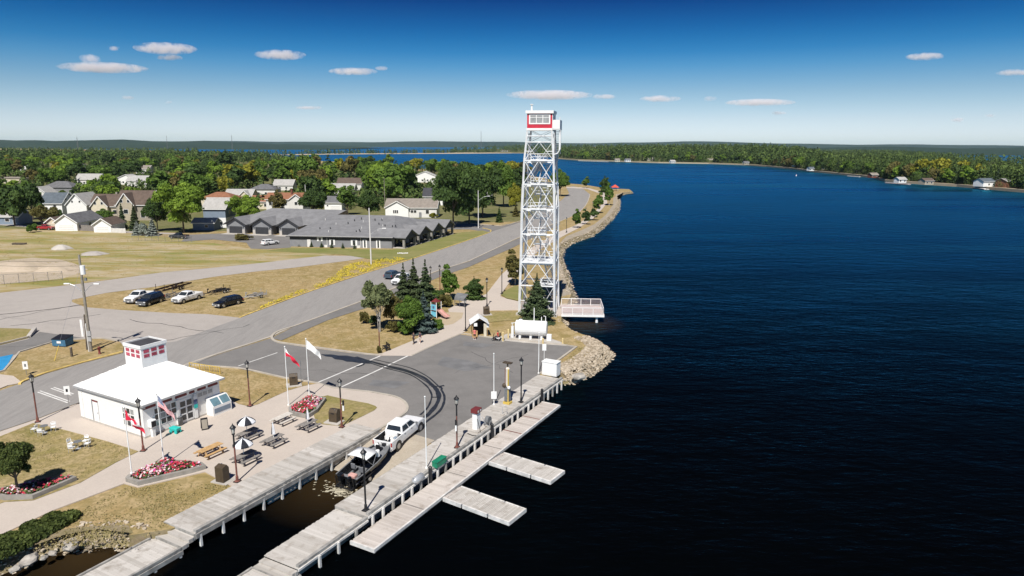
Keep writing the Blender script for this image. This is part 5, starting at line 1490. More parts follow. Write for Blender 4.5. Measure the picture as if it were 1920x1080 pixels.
PT = [('tan timber picnic table beside the flower planter', 395, 853, 'wood_tan', 2.3, None), ('grey picnic table under the black and white parasol nearest the boardwalk', 460, 866, 'wood_grey', 2.05, 'open'),
      ('grey picnic table under the black and white parasol in the middle', 466, 822, 'wood_grey', 2.05, 'open'), ('grey picnic table with a folded parasol between the others', 514, 834, 'wood_grey', 2.0, 'closed'),
      ('pale new picnic table beside the far flower bed', 531, 793, 'wood_pale', 2.1, None), ('grey picnic table right of the far flower bed, with a thin folded parasol', 578, 805, 'wood_grey', 1.95, 'closed')]
UL = ['open black and white parasol over the table nearest the boardwalk', 'open black and white parasol over the middle table', 'folded white and black parasol in the table between the others', 'folded white parasol in the table by the far flower bed']
ui = 0
for lab, x, y, m, L_, um in PT:
    p = g(x, y, GZ); picnic(lab, p, U_RZ, m, L_)
    if um:
        umbrella(UL[ui], p + Vector((-.1 if um == 'open' else 0, 0, .0)), closed=um == 'closed', h=2.2 if um == 'open' else 2.3); ui += 1

# ---- aluminium bistro sets on the west lawn
def bistro_chair(label, loc, rz, group):
    root = thing('garden_chair', label, 'chair', loc, rz, group)
    for a, b in ((-.2, -.2), (.2, -.2), (-.2, .2), (.2, .2)):
        MB().tube([(a, b, 0), (a * .9, b * .9, .45)], .018, 6).build('leg', MT['aluminium'], root)
    MB().box((0, 0, .45), (.44, .42, .035)).build('seat', MT['white_metal'], root)
    MB().tube([(-.21, -.2, .45), (-.22, -.26, .85), (0, -.3, .92), (.22, -.26, .85), (.21, -.2, .45)], .022, 6).box((0, -.26, .7), (.38, .02, .22)).build('backrest', MT['white_metal'], root)
    for s in (-1, 1): MB().tube([(s * .22, -.24, .66), (s * .24, .18, .64), (s * .2, .2, .45)], .016, 6).build('armrest', MT['aluminium'], root)
for si, (cx_, cy_, nm, ch) in enumerate(((84, 811, 'upper lawn', ((-.95, -.1, 1.6), (.65, .35, 3.6), (.2, -.8, 0.2))), (147, 841, 'lower lawn', ((-.75, .2, -1.8), (.75, .2, 1.7), (-.1, -.75, .1), (.2, .8, 3.1))))):
    p = g(cx_, cy_, .12)
    t = thing('garden_table', 'small round garden table of the %s seating set' % nm, 'table', p)
    MB().lathe([(.36, .70), (.36, .73)], 14).build('table_top', MT['grey_plastic'], t)
    MB().tube([(0, 0, .02), (0, 0, .7)], .035, 8).lathe([(.24, 0), (.22, .03), (.03, .06)], 10).build('pedestal', MT['aluminium'], t)
    for k, (a, b, rz) in enumerate(ch):
        bistro_chair('aluminium armchair on the %s of the round table, %s seating set' % ((['left side', 'far right side', 'near side'], ['left side', 'right side', 'near side', 'far side'])[si][k], nm), p + Vector((a, b, 0)), rz, 'chairs of the %s seating set' % nm)

# ---- flower planters
MT['petal'] = tint_mat('petunia_petals', (0.45, 0.01, 0.04), (0.75, 0.6, 0.62), .7)
MT['petal_mag'] = tint_mat('magenta_petals', (0.5, 0.01, 0.25), (0.72, 0.55, 0.62), .7)
MT['flower_leaf'] = tint_mat('flower_leaves', (0.04, 0.06, 0.02), (0.12, 0.15, 0.05), .8)
def point_in(poly, x, y):
    c = False; n = len(poly)
    for i in range(n):
        x0, y0 = poly[i][0], poly[i][1]; x1, y1 = poly[(i + 1) % n][0], poly[(i + 1) % n][1]
        if (y0 > y) != (y1 > y) and x < (x1 - x0) * (y - y0) / (y1 - y0) + x0: c = not c
    return c
def planter(label, base, h, rim=.3, flowers='petal', dens=34, seed=1, gap=None, name='planter'):
    cx_ = sum(p.x for p in base) / len(base); cy_ = sum(p.y for p in base) / len(base)
    root = thing(name, label, 'planter', (cx_, cy_, 0))
    loc = [Vector((p.x - cx_, p.y - cy_, 0)) for p in base]
    # inset polygon
    a = sum(loc[i].x * loc[(i + 1) % len(loc)].y - loc[(i + 1) % len(loc)].x * loc[i].y for i in range(len(loc)))
    if a < 0: loc = loc[::-1]
    n = len(loc); ins = []
    for i in range(n):
        d0 = (loc[i] - loc[i - 1]).normalized(); d1 = (loc[(i + 1) % n] - loc[i]).normalized()
        n0 = Vector((-d0.y, d0.x, 0)); n1 = Vector((-d1.y, d1.x, 0))
        b = (n0 + n1).normalized(); k = rim / max(.35, b.dot(n0)); ins.append(loc[i] + b * k)
    mb = MB()
    vs = [(p.x, p.y, 0) for p in loc] + [(p.x, p.y, h) for p in loc] + [(p.x, p.y, h) for p in ins] + [(p.x, p.y, h - .3) for p in ins]
    fs = []
    for i in range(n):
        j = (i + 1) % n
        fs += [(i, j, n + j, n + i), (n + i, n + j, 2 * n + j, 2 * n + i), (2 * n + i, 2 * n + j, 3 * n + j, 3 * n + i)]
    mb.add(vs, fs); mb.build('planter_wall', MT['concrete_dark'], root)
    mb = MB(); mb.add([(p.x, p.y, h - .12) for p in ins], [tuple(range(n))]); mb.build('soil', MT['soil'], root)
    rr = random.Random(seed)
    xs = [p.x for p in ins]; ys = [p.y for p in ins]
    area = (max(xs) - min(xs)) * (max(ys) - min(ys))
    for nm, m, cnt, sz in (('leaves', MT['flower_leaf'], int(area * dens * 1.3), .13), ('blossoms', MT[flowers], int(area * dens * 1.5), .085), ('blossoms_magenta', MT['petal_mag'], int(area * dens * .35), .09)):
        mb = MB(); tints = []
        for _ in range(cnt):
            x, y = rr.uniform(min(xs), max(xs)), rr.uniform(min(ys), max(ys))
            if not point_in(ins, x, y): continue
            drift = math.sin(x * 1.7 + seed) + math.cos(y * 1.3 + seed * 2)
            if nm == 'blossoms_magenta' and drift < .4: continue
            z = h + .02 + rr.uniform(-.08, .16) + .10 * math.sin(x * 2.1) * math.sin(y * 2.4)
            s = sz * rr.uniform(.7, 1.5); nrm = Vector((rr.uniform(-.7, .7), rr.uniform(-.9, .5), 1)).normalized()
            a = nrm.orthogonal().normalized() * s; b = nrm.cross(a)
            c = Vector((x, y, z + (.05 if nm != 'leaves' else -.03)))
            mb.add([c + a, c + b, c - a, c - b], [(0, 1, 2, 3)])
            white = rr.random() < (.30 + .25 * math.sin(x * 1.1 + y * .7 + seed))
            tints.append(rr.uniform(.75, 1) if white else rr.uniform(0, .18))
        o = mb.build(nm, m, root, kind='stuff'); set_tint(o, tints)
    return root
planter('low grey concrete planter of red and white petunias around the small tree', [g(-14, 936), g(8, 941), g(62, 939), g(145, 903)] + [g(134, 891, .45), g(24, 909, .45), g(-8, 917, .45)], .47, seed=2)
planter('grey concrete planter of pink and red petunias with two flagpoles', [g(236, 905), g(259, 913), g(330, 896), g(360, 889)] + [g(387, 881), g(378, 866, .45), g(308, 860, .45), g(240, 890, .45)], .47, seed=3)
planter('far flower bed of bright pink petunias in a pale planter by the tables', [g(543, 780), g(577, 787), g(596, 775), g(612, 753)] + [g(590, 742, .45), g(578, 742, .45), g(541, 764, .45)], .5, seed=6, dens=40)

# ---- around the kiosk
ic = thing('ice_chest', 'white ice chest with two sloped glass lids by the kiosk', 'ice chest', g(411, 772, GZ), U_RZ)
mb = MB(); mb.extrude_x([(-.1, 0), (1.1, 0), (1.1, 1.75), (.55, 1.75), (-.1, 1.0)], -1.15, 1.15)
mb.v = [(-p[1] + .5, p[0], p[2]) for p in mb.v]; fixn(mb.build('cabinet', MT['white'], ic))
for s in (-1, 1):
    a, b = Vector((.62, 0, .98)), Vector((-.06, 0, 1.77))
    nr = Vector((.75, 0, .65)).normalized() * .012
    y0, y1 = (.08, 1.05) if s > 0 else (-1.05, -.08)
    p0, p1 = Vector((.585, 0, 1.05)) + nr, Vector((-.02, 0, 1.72)) + nr
    MB().quad((p0.x, y0, p0.z), (p0.x, y1, p0.z), (p1.x, y1, p1.z), (p1.x, y0, p1.z)).build('glass_lid', MT['glass_blue'], ic)
MB().box((.61, 0, .5), (.02, 2.0, .5)).build('front_panel', MT['blue_wall'], ic)
ab = thing('sandwich_board', 'black framed chalkboard sign standing on the plaza', 'sign', g(384, 804, GZ), U_RZ + R(60))
for s in (-1, 1):
    f_ = MB().add([(-.32, s * .3, 0), (.32, s * .3, 0), (.32, s * .03, 1.15), (-.32, s * .03, 1.15), (-.32, s * .34, 0), (.32, s * .34, 0), (.32, s * .07, 1.15), (-.32, s * .07, 1.15)], [(0, 1, 2, 3), (7, 6, 5, 4), (0, 4, 5, 1), (1, 5, 6, 2), (2, 6, 7, 3), (3, 7, 4, 0)]).build('board_frame', MT['black'], ab)
    fixn(f_)
    MB().add([(-.25, s * .345 - s * .03, .12), (.25, s * .345 - s * .03, .12), (.25, s * .12, 1.03), (-.25, s * .12, 1.03)], [(0, 1, 2, 3)]).build('chalk_panel', MT['taupe'], f_)
tb = thing('trash_can', 'small dark trash can beside the kiosk door', 'bin', g(338, 797, GZ))
MB().lathe([(.26, 0), (.3, .85), (.31, .88), (.2, 1.0), (0, 1.02)], 12).build('can', MT['grey_plastic'], tb, smooth=True)
MB().lathe([(.315, .84), (.315, .9)], 12).build('rim', MT['black'], tb)
tl = thing('toy_wagon', 'turquoise ride-on wagon in front of the kiosk window', 'wagon', g(329, 811, GZ), R(-20))
mb = MB(); mb.box((0, 0, .42), (.9, .55, .3), taper=1.15); mb.build('tub', MT['teal'], tl, bevel=.05)
for a, b in ((-.32, -.26), (.32, -.26), (-.32, .26), (.32, .26)):
    mb = MB(); mb.tube([(a, b - .05, .17), (a, b + .05, .17)], .17, 12); mb.build('wheel', MT['teal'], tl)
MB().tube([(-.45, 0, .45), (-.95, 0, 1.0), (-.95, .12, 1.02)], .025, 6).build('handle', MT['grey_plastic'], tl)
ph = thing('phone_stand', 'white pay phone pedestal at the near corner of the kiosk', 'phone', g(288, 818, GZ), U_RZ)
MB().box((0, 0, .5), (.35, .3, 1.0)).build('pedestal', MT['white'], ph)
MB().box((0, 0, 1.35), (.5, .6, .75)).build('hood', MT['white'], ph, bevel=.04); MB().box((.255, 0, 1.33), (.02, .46, .58)).build('recess', MT['black'], ph)
MB().box((.28, .05, 1.33), (.06, .16, .36)).build('handset', MT['black'], ph)
pn = thing('feather_banner', 'small blue and turquoise banner hanging by the kiosk door', 'banner', g(366, 787, GZ), U_RZ)
MB().tube([(0, 0, 0), (0, 0, 2.7), (.1, 0, 2.85)], .02, 6).build('pole', MT['steel'], pn)
MB().box((.03, .22, 1.9), (.02, .42, .55)).build('blue_cloth', MT['flag_blue'], pn); MB().box((.03, .22, 2.35), (.02, .42, .36)).build('white_cloth', MT['flag_white'], pn); MB().box((.03, .22, 1.42), (.02, .42, .42)).build('teal_cloth', MT['teal'], pn)
# yellow railing behind the kiosk
yr = thing('yellow_railing', 'low yellow steel railing behind the right corner of the kiosk', 'railing', g(356, 694), face((356, 694), (413, 703)) + math.pi / 2)
L_ = (g(413, 703) - g(356, 694)).length
mb = MB(); mb.bar((0, 0, 1.0), (L_, 0, 1.0), .07).bar((0, 0, .2), (L_, 0, .2), .05)
mb.build('rail', MT['yellow_metal'], yr)
for k in range(13): MB().bar((L_ * k / 12, 0, 0), (L_ * k / 12, 0, 1.0), .045 if k % 4 else .08).build('picket', MT['yellow_metal'], yr)

# ---- dry island: utility pole, dumpster, hydrant
up_ = thing('utility_pole', 'tall weathered timber utility pole with transformer and two street lights', 'utility pole', g(171, 659, .1), 0)
H_ = 13.4
MB().tube([(0, 0, 0), (0, 0, H_)], [.21, .14], 10).build('pole', MT['pole_wood'], up_)
MB().tube([(.42, -.25, H_ - 2.6), (.42, -.25, H_ - 1.4)], .3, 12).build('transformer', MT['white'], up_)
MB().bar((0, 0, H_ - 1.3), (.42, -.2, H_ - 1.5), .08).bar((0, 0, H_ - 2.4), (.42, -.2, H_ - 2.4), .08).build('transformer_bracket', MT['steel'], up_)
for s in (-1, 1):
    a = MB().tube([(0, 0, H_ - 5.2), (s * 1.0, -.1, H_ - 4.2), (s * 1.7, -.15, H_ - 3.9)], .05, 6).build('light_arm', MT['aluminium'], up_)
    MB().box((s * 2.0, -.17, H_ - 3.9), (.75, .3, .16)).build('luminaire', MT['white'], a, bevel=.04)
MB().box((.55, -.1, H_ - 3.3), (.3, .2, .4)).build('cutout_fuse', MT['grey_plastic'], up_)
MB().box((.15, -.22, 2.6), (.5, .16, .7)).box((.15, -.22, 1.8), (.45, .14, .6)).build('meter_box', MT['aluminium'], up_)
MB().tube([(-.17, -.2, 0), (-.17, -.2, 4.0)], .07, 8).build('conduit', MT['off_white'], up_)
p2_ = thing('stub_pole', 'short dark stub pole bracing the tall utility pole', 'pole', g(164, 656, .1))
MB().tube([(0, 0, 0), (.12, .1, 5.0)], [.14, .11], 8).build('pole', MT['bark'], p2_)
MB().box((-.4, 0, 3.1), (.3, .06, 2.4)).build('white_board', MT['white'], p2_)
gy = thing('guy_wire', 'yellow plastic guard on the guy wire beside the dumpster', 'guy wire', g(102, 677, .1))
gp = up_.location - gy.location
MB().tube([(0, 0, 0), tuple(gp * .0 + Vector((gp.x * .16, gp.y * .16, H_ * .14)))], .05, 6).build('guard', MT['yellow_metal'], gy)
MB().tube([(gp.x * .15, gp.y * .15, H_ * .13), (gp.x * .98, gp.y * .98, H_ * .86)], .012, 5).build('wire', MT['steel'], gy)
du = thing('dumpster', 'blue steel dumpster with a black lid on the dry island', 'dumpster', g(119, 648, .1), R(-5))
mb = MB(); mb.extrude_x([(-.8, .15), (.7, .15), (.85, 1.35), (-.85, 1.1)], -1.0, 1.0); mb.build('bin_body', MT['dumpster_blue'], du)
mb = MB(); mb.extrude_x([(-.9, 1.12), (.9, 1.37), (.9, 1.43), (-.9, 1.18)], -1.04, 1.04); mb.build('lid', MT['black'], du)
for s in (-1, 1): MB().box((s * 1.04, 0, .75), (.09, .5, .14)).build('fork_pocket', MT['dumpster_blue'], du)
MB().box((.05, -.84, .72), (.6, .04, .3)).build('label_plate', MT['white'], du)
hy = thing('fire_hydrant', 'red fire hydrant on the dry island', 'hydrant', g(187, 664, .1))
MB().lathe([(.2, 0), (.2, .06), (.14, .1), (.13, .85), (.18, .88), (.17, .95), (.1, 1.06), (0, 1.1)], 10).build('barrel', MT['maroon'], hy, smooth=True)
for s in (-1, 1): MB().tube([(s * .1, 0, .68), (s * .24, 0, .68)], .07, 8).build('outlet', MT['maroon'], hy)
bo = thing('timber_bollard', 'short weathered timber post on the dry island', 'post', g(135, 669, .1))
MB().tube([(0, 0, 0), (0, 0, 1.3)], [.16, .15], 8).build('post', MT['bark'], bo)
MB().box((0, 0, 1.31), (.24, .24, .04)).build('cap', MT['wood_grey'], bo)
rl = thing('grass_corner_rail', 'concrete end ramp of the grass corner kerb', 'kerb', g(60, 626, .1), face((54, 632), (68, 618)))
mb = MB(); mb.extrude_x([(-1.9, 0), (1.9, 0), (1.9, .55), (-1.9, .25)], -.25, .25); mb.build('block', MT['concrete'], rl)

# ---- other poles and street lights
def street_pole(label, x, y, yt, arm=None, m='pole_wood', r=.15, cross=False):
    b = g(x, y)
    lo, hi = 0, 40
    for _ in range(40):
        md_ = (lo + hi) / 2; v = Vector((b.x, b.y, md_ - CAM_H)); py = 540 - F_PX * v.dot(up) / v.dot(fw)
        if py > yt: lo = md_
        else: hi = md_
    root = thing('street_pole', label, 'pole', b)
    MB().tube([(0, 0, 0), (0, 0, lo)], [r, r * .7], 8).build('pole', MT[m], root)
    if arm:
        a = MB().tube([(0, 0, arm[1]), (arm[0] * .6, 0, arm[1] + 1.2), (arm[0], 0, arm[1] + 1.5)], .05, 6).build('light_arm', MT['aluminium'], root)
        MB().box((arm[0] + (.4 if arm[0] > 0 else -.4), 0, arm[1] + 1.5), (.9, .35, .16)).build('luminaire', MT['white'], a)
    if cross:
        MB().bar((-1.1, 0, lo - .6), (1.1, 0, lo - .6), .12).build('cross_arm', MT[m], root)
        MB().tube([(.3, -.2, lo - 2.6), (.3, -.2, lo - 1.7)], .24, 10).build('transformer', MT['off_white'], root)
    return root
street_pole('pale street light pole by the yellow flowers', 696, 496, 390, (3.0, 7.2), 'off_white', .18)
street_pole('street light pole behind the grey complex', 575, 400, 346, (2.4, 5.2), 'off_white')
street_pole('tall bare timber pole beside the white bungalow', 722, 392, 333, None, 'pole_wood')
street_pole('street light pole by the corner lawn left of the tower', 897, 428, 357, (3.2, 9.5), 'off_white', .17)
street_pole('timber pole with cross arm among the left houses', 305, 362, 331, None, 'pole_wood', .15, True)
street_pole('timber pole behind the large bright tree', 294, 372, 342, None, 'pole_wood', .15, True)
street_pole('street light pole above the tan roofed house', 435, 356, 322, (-3.0, 6), 'off_white', .16)
street_pole('bare pole above the tall blue and white house', 409, 372, 343, None, 'pole_wood')
street_pole('timber transformer pole among the trees behind the complex', 618, 345, 312, None, 'pole_wood', .16, True)
street_pole('far timber pole rising above the middle trees', 779, 330, 305, None, 'pole_wood', .16)

# wires
mb_w = thing('overhead_wires', 'thin overhead wires running left from the tall utility pole', 'wire', (0, 0, 0))
def wire(a, b, sag, r=.018):
    a, b = Vector(a), Vector(b)
    pts = [a.lerp(b, i / 10) - Vector((0, 0, sag * 4 * (i / 10) * (1 - i / 10))) for i in range(11)]
    MB().tube(pts, r, 4).build('wire', MT['black'], mb_w)
ub = up_.location
wire(ub + Vector((0, 0, 6.6)), ub + Vector((-42, -6, 6.0)), 1.2, .03)
wire(ub + Vector((0, 0, 12.6)), ub + Vector((-60, 24, 12.6)), 1.5); wire(ub + Vector((0, 0, 11.9)), ub + Vector((-60, 24, 11.9)), 1.5)

# ---- tank yard and booth
yd = g(1015, 641)
sheet('tank_pad', [(925, 636), (952, 625), (1025, 632), (1052, 641), (1062, 648), (980, 642)], MT['concrete'], .085, thick=.08)
tk = thing('fuel_tank', 'white horizontal fuel tank behind the parking lot', 'fuel tank', g(996, 634, .08), R(-9))
MB().tube([(-2.35, 0, 1.55), (-2.25, 0, 1.55), (2.25, 0, 1.55), (2.35, 0, 1.55)], [.9, 1.12, 1.12, .9], 20).build('shell', MT['white'], tk, smooth=False)
for x_ in (-1.6, 0, 1.6): MB().box((x_, 0, .28), (.3, 1.7, .5)).build('saddle', MT['white'], tk)
MB().tube([(.4, 0, 2.6), (.4, 0, 4.6)], .07, 8).build('vent_pipe', MT['white'], tk)
MB().tube([(1.5, 0, 2.6), (1.5, 0, 3.3)], .06, 8).tube([(2.1, 0, 2.4), (2.1, 0, 3.4), (1.8, 0, 3.45)], .06, 8).build('filler_pipe', MT['white'], tk)
MB().lathe([(.3, 2.6), (.3, 2.78), (.1, 2.86)], 10, (-1.6, 0, 0)).build('hatch', MT['white'], tk)
MB().box((-2.75, -.2, .9), (.35, .5, 1.7)).bar((-2.75, -.5, .4), (-2.75, -.5, 2.3), .08).bar((-2.95, -.5, 2.3), (-2.35, -.2, 2.3), .08).build('pump_cabinet', MT['white_metal'], tk)
MB().box((2.75, -.9, .5), (.7, .6, .9)).build('valve_box', MT['white'], tk)
for k, (x, y) in enumerate(((943, 640), (953, 634.5), (1018, 645), (1055, 645))):
    b_ = thing('bollard', ['pale yellow bollard nearest the mobility scooter', 'pale yellow bollard behind the scooter by the fuel pump', 'pale yellow bollard at the right end of the fuel tank', 'pale yellow bollard at the far right of the tank pad'][k], 'bollard', g(x, y, .06))
    MB().lathe([(.13, 0), (.13, 1.35 if k < 2 else .8), (.08, 1.42 if k < 2 else .87), (0, 1.45 if k < 2 else .9)], 10).build('post', MT['pale_yellow'], b_)
    MB().lathe([(.2, -.02), (.2, .05)], 10).build('collar', MT['concrete'], b_)
bo_ = thing('wooden_booth', 'small tan wooden booth with a white gable roof', 'booth', g(898, 629, .03), R(8))
MB().box2((-1.05, 1.0, 0), (1.05, 1.1, 2.1)).build('back_wall', MT['wood_tan'], bo_)
MB().box2((.95, -1.0, 0), (1.05, 1.0, 2.1)).build('side_wall', MT['wood_tan'], bo_); MB().box2((-1.05, -1.0, 0), (-.95, 1.0, 2.1)).build('side_wall', MT['wood_tan'], bo_)
MB().box2((-1.04, -1.08, 0), (-.3, -1.0, 1.05)).build('counter', MT['wood_tan'], bo_); MB().box2((.62, -1.08, 0), (1.04, -1.0, 2.1)).build('door_post', MT['cream'], bo_)
MB().box2((-.9, .9, .02), (.9, .98, 2.0)).build('interior_shade', MT['black'], bo_)  # black sheet before the back wall, painting in the booth's inner shade
mb = MB()
for s in (-1, 1): mb.add([(0, -1.4, 3.0), (0, 1.4, 3.0), (s * 1.4, 1.4, 2.05), (s * 1.4, -1.4, 2.05), (0, -1.4, 3.08), (0, 1.4, 3.08), (s * 1.4, 1.4, 2.13), (s * 1.4, -1.4, 2.13)], [(0, 1, 2, 3), (4, 5, 6, 7), (0, 3, 7, 4), (1, 5, 6, 2), (3, 2, 6, 7)])
fixn(mb.build('roof', MT['white'], bo_))
MB().add([(-1.05, 1.05, 2.1), (1.05, 1.05, 2.1), (0, 1.05, 2.85)], [(0, 1, 2)]).build('gable', MT['wood_tan'], bo_)
MB().box((-.6, -1.2, 2.0), (.5, .05, .5)).build('white_board', MT['white'], bo_)

# ---- quay equipment
pu = uvroot('fuel_dispenser', 'white fuel dispenser pillar with a maroon top on the quay', 'fuel pump', 18.0, -1.3, .08)
MB().box((0, 0, .95), (.55, .7, 1.9)).build('pillar', MT['white'], pu, bevel=.03)
MB().box((0, 0, 2.05), (.75, .95, .42)).build('head', MT['maroon'], pu, bevel=.03)
for s in (-1, 1): MB().box((.1, s * .22, 2.05), (.58, .22, .2)).build('display', MT['off_white'], pu)
MB().box((0, 0, .05), (1.3, 1.6, .12)).build('plinth', MT['concrete'], pu)
for k, dy in enumerate((-.9, 1.1)):
    MB().tube([(.35, dy * .4, 1.3), (.7, dy * .6, .5), (1.0, dy * .9, .1), (1.0, dy * 1.4, .05), (.5, dy * 1.7, .05), (-.2, dy * 1.5, .05)], .035, 6).build('hose', MT['aluminium'] if k else MT['black'], pu)
hz = uvroot('hose_reel', 'grey hose reel cabinet beside the fuel dispenser', 'hose reel', 19.6, -.9, .08)
mb = MB(); mb.tube([(-.2, 0, .5), (.2, 0, .5)], .42, 14); mb.build('reel', MT['grey_plastic'], hz); MB().bar((-.3, -.3, 0), (-.3, 0, .5), .06).bar((.3, -.3, 0), (.3, 0, .5), .06).bar((-.3, .3, 0), (-.3, 0, .5), .06).bar((.3, .3, 0), (.3, 0, .5), .06).build('frame', MT['steel'], hz)
yl = uvroot('pump_station', 'yellow water pump station with a dark lid on the quay', 'pump station', 25.7, -2.0, .08)
MB().tube([(0, 0, 2.0), (0, 0, 4.05), (0, 0, 4.2)], [.24, .24, .1], 12).build('cylinder', MT['wood_pale'], yl)
MB().bar((.2, -.2, 0), (.2, -.2, 4.0), .12).build('yellow_rail', MT['yellow_metal'], yl); MB().bar((-.2, -.15, 0), (-.2, -.15, 4.1), .08).build('red_rail', MT['rust'], yl)
MB().box((0, 0, 4.7), (1.0, .5, .12)).box((0, 0, 4.45), (.12, .12, .5)).build('lid', MT['brown_box'], yl)
MB().box((0, 0, 1.1), (.55, .5, 1.6)).build('frame_box', MT['grey_plastic'], yl); MB().ball((-.3, -.2, 2.1), .26, 8, 6).build('float_ball', MT['brown_box'], yl, smooth=True)
MB().ball((.3, -.25, 1.95), .2, 8, 6).build('white_float', MT['white'], yl, smooth=True); MB().box((0, 0, .12), (.8, .7, .24)).build('base', MT['yellow_metal'], yl)
cbn = uvroot('white_cabinet', 'white metal cabinet at the far end of the quay', 'cabinet', 36.9, -2.0, .05)
MB().box((0, 0, .85), (2.0, 1.2, 1.7)).build('cabinet', MT['white'], cbn, bevel=.04); MB().box((0, 0, 1.73), (2.1, 1.3, .06)).build('lid', MT['white'], cbn)
gb = uvroot('green_bench_box', 'green storage box on the edge of the quay', 'box', 9.6, .0, .12)
MB().box((0, 0, .35), (.55, 1.5, .5)).build('box', MT['green'], gb, bevel=.03); MB().box((0, 0, .63), (.6, 1.55, .06)).build('lid', MT['green'], gb)
gy2 = uvroot('grey_dinghy_fender', 'grey rounded fender hanging on the quay edge near the green box', 'fender', 6.4, .05, .1)
mb = MB(); mb.tube([(0, -.7, .2), (0, -.5, .25), (0, .5, .25), (0, .7, .2)], [.1, .32, .32, .1], 10); mb.build('fender', MT['aluminium'], gy2, smooth=True); MB().bar((0, -.6, .2), (0, -.6, .55), .04).build('strap', MT['black'], gy2)
for k, (u_, lab) in enumerate(((7.9, 'black mooring pile by the bare pole near the green box'), (18.5, 'black mooring pile beside the fuel dispenser'), (29.8, 'black mooring pile at the top end of the floating dock'))):
    pl_ = uvroot('mooring_pile', lab, 'pile', u_, .22, 0)
    MB().tube([(0, 0, -2.2), (0, 0, .75)], .16, 10).build('pile', MT['black'], pl_); MB().tube([(0, 0, .75), (0, 0, .9)], [.18, .05], 10).build('cap', MT['black'], pl_)
rl_ = uvroot('gas_bottle_rack', 'small pale hose stand on the quay between the dispenser and the pump', 'stand', 22.6, -.9, .08)
mb = MB(); mb.tube([(0, 0, 0), (0, 0, .9), (.2, .2, 1.0), (.4, .3, .7), (.35, .3, .2)], .03, 6); mb.build('hose', MT['aluminium'], rl_); MB().box((0, 0, .05), (.4, .4, .08)).build('foot', MT['concrete'], rl_)

# ---- park corner: bench, playset, shelter
be = thing('park_bench', 'dark park bench on the tan lawn beside the lamp post', 'bench', g(724, 656, .0), R(-62))
for s in (-1, 1): MB().bar((s * .75, -.25, 0), (s * .75, -.2, .45), .07).bar((s * .75, .25, 0), (s * .75, .3, .95), .07).bar((s * .75, -.25, .45), (s * .75, .3, .45), .07).build('end_frame', MT['black'], be)
for k in range(3): MB().box((0, -.2 + k * .18, .47), (1.7, .14, .04)).build('seat_slat', MT['black'], be)
for k in range(3): MB().box((0, .27 + k * .02, .62 + k * .14), (1.7, .04, .11)).build('back_slat', MT['black'], be)
pl = thing('playset', 'small playset with sky-blue panel, pink panel and salmon slide', 'playset', g(818, 594, .09), R(-35))
for a, b in ((-.6, -.6), (.6, -.6), (.6, .6), (-.6, .6)): MB().tube([(a, b, 0), (a, b, 2.6)], .06, 8).build('post', MT['white'], pl)
MB().box((0, 0, 1.2), (1.3, 1.3, .1)).build('deck', MT['maroon'], pl)
MB().box((0, -.62, 1.7), (1.1, .06, 1.0)).build('blue_panel', MT['sky_blue'], pl); MB().box((0, -.66, 1.75), (.4, .04, .4)).build('porthole', MT['flag_blue'], pl)
MB().box((-.62, 0, 1.7), (.06, 1.1, .9)).build('pink_panel', MT['pink'], pl); MB().box((0, -.62, .6), (1.1, .06, .8)).build('blue_panel', MT['sky_blue'], pl)
MB().add([(-.6, -.6, 2.6), (.6, -.6, 2.6), (.6, .6, 2.6), (-.6, .6, 2.6), (0, 0, 3.2)], [(0, 1, 4), (1, 2, 4), (2, 3, 4), (3, 0, 4)]).build('roof', MT['maroon'], pl)
sl = MB()
pts = [(.65, 0, 1.25), (1.3, 0, .85), (2.1, 0, .42), (2.6, 0, .36)]
for a, b in zip(pts, pts[1:]): sl.add([(a[0], -.4, a[2]), (b[0], -.4, b[2]), (b[0], .4, b[2]), (a[0], .4, a[2])], [(0, 1, 2, 3)]); sl.bar((a[0], -.42, a[2] + .1), (b[0], -.42, b[2] + .1), .06, .28); sl.bar((a[0], .42, a[2] + .1), (b[0], .42, b[2] + .1), .06, .28)
sl.build('slide', MT['salmon'], pl)
sh = thing('arched_bench', 'grey arched metal bench shelter beside the walkway', 'shelter', g(865, 574, .08), R(-30))
for k in range(3):
    MB().tube([(-1.0 + k * 1.0, -.5, 0), (-1.0 + k * 1.0, -.55, 1.2), (-1.0 + k * 1.0, -.2, 1.9), (-1.0 + k * 1.0, .5, 2.2)], .05, 8).build('rib', MT['grey_plastic'], sh)
mb = MB(); prof = [(-.55, 1.1), (-.42, 1.55), (-.15, 1.92), (.2, 2.12), (.55, 2.22)]
for (a, b), (c, d) in zip(prof, prof[1:]): mb.add([(-1.15, a, b), (1.15, a, b), (1.15, c, d), (-1.15, c, d)], [(0, 1, 2, 3)])
o_ = mb.build('canopy', MT['grey_plastic'], sh); o_.modifiers.new('solid', 'SOLIDIFY').thickness = .05
MB().box((0, -.25, .45), (2.2, .5, .06)).build('seat', MT['black'], sh)
gz = thing('red_parasol_shelter', 'red pyramid-roofed shelter on the shore point', 'shelter', g(1153, 358))
for a, b in ((-1.6, -1.6), (1.6, -1.6), (1.6, 1.6), (-1.6, 1.6)): MB().bar((a, b, 0), (a, b, 2.4), .14).build('post', MT['white'], gz)
MT['shelter_red'] = mat('red_shelter_roof', (0.62, 0.09, 0.05), .6, .1, 2)
MB().add([(-2.4, -2.4, 2.3), (2.4, -2.4, 2.3), (2.4, 2.4, 2.3), (-2.4, 2.4, 2.3), (0, 0, 4.0)], [(0, 1, 4), (1, 2, 4), (2, 3, 4), (3, 0, 4), (3, 2, 1, 0)]).build('roof', MT['shelter_red'], gz)

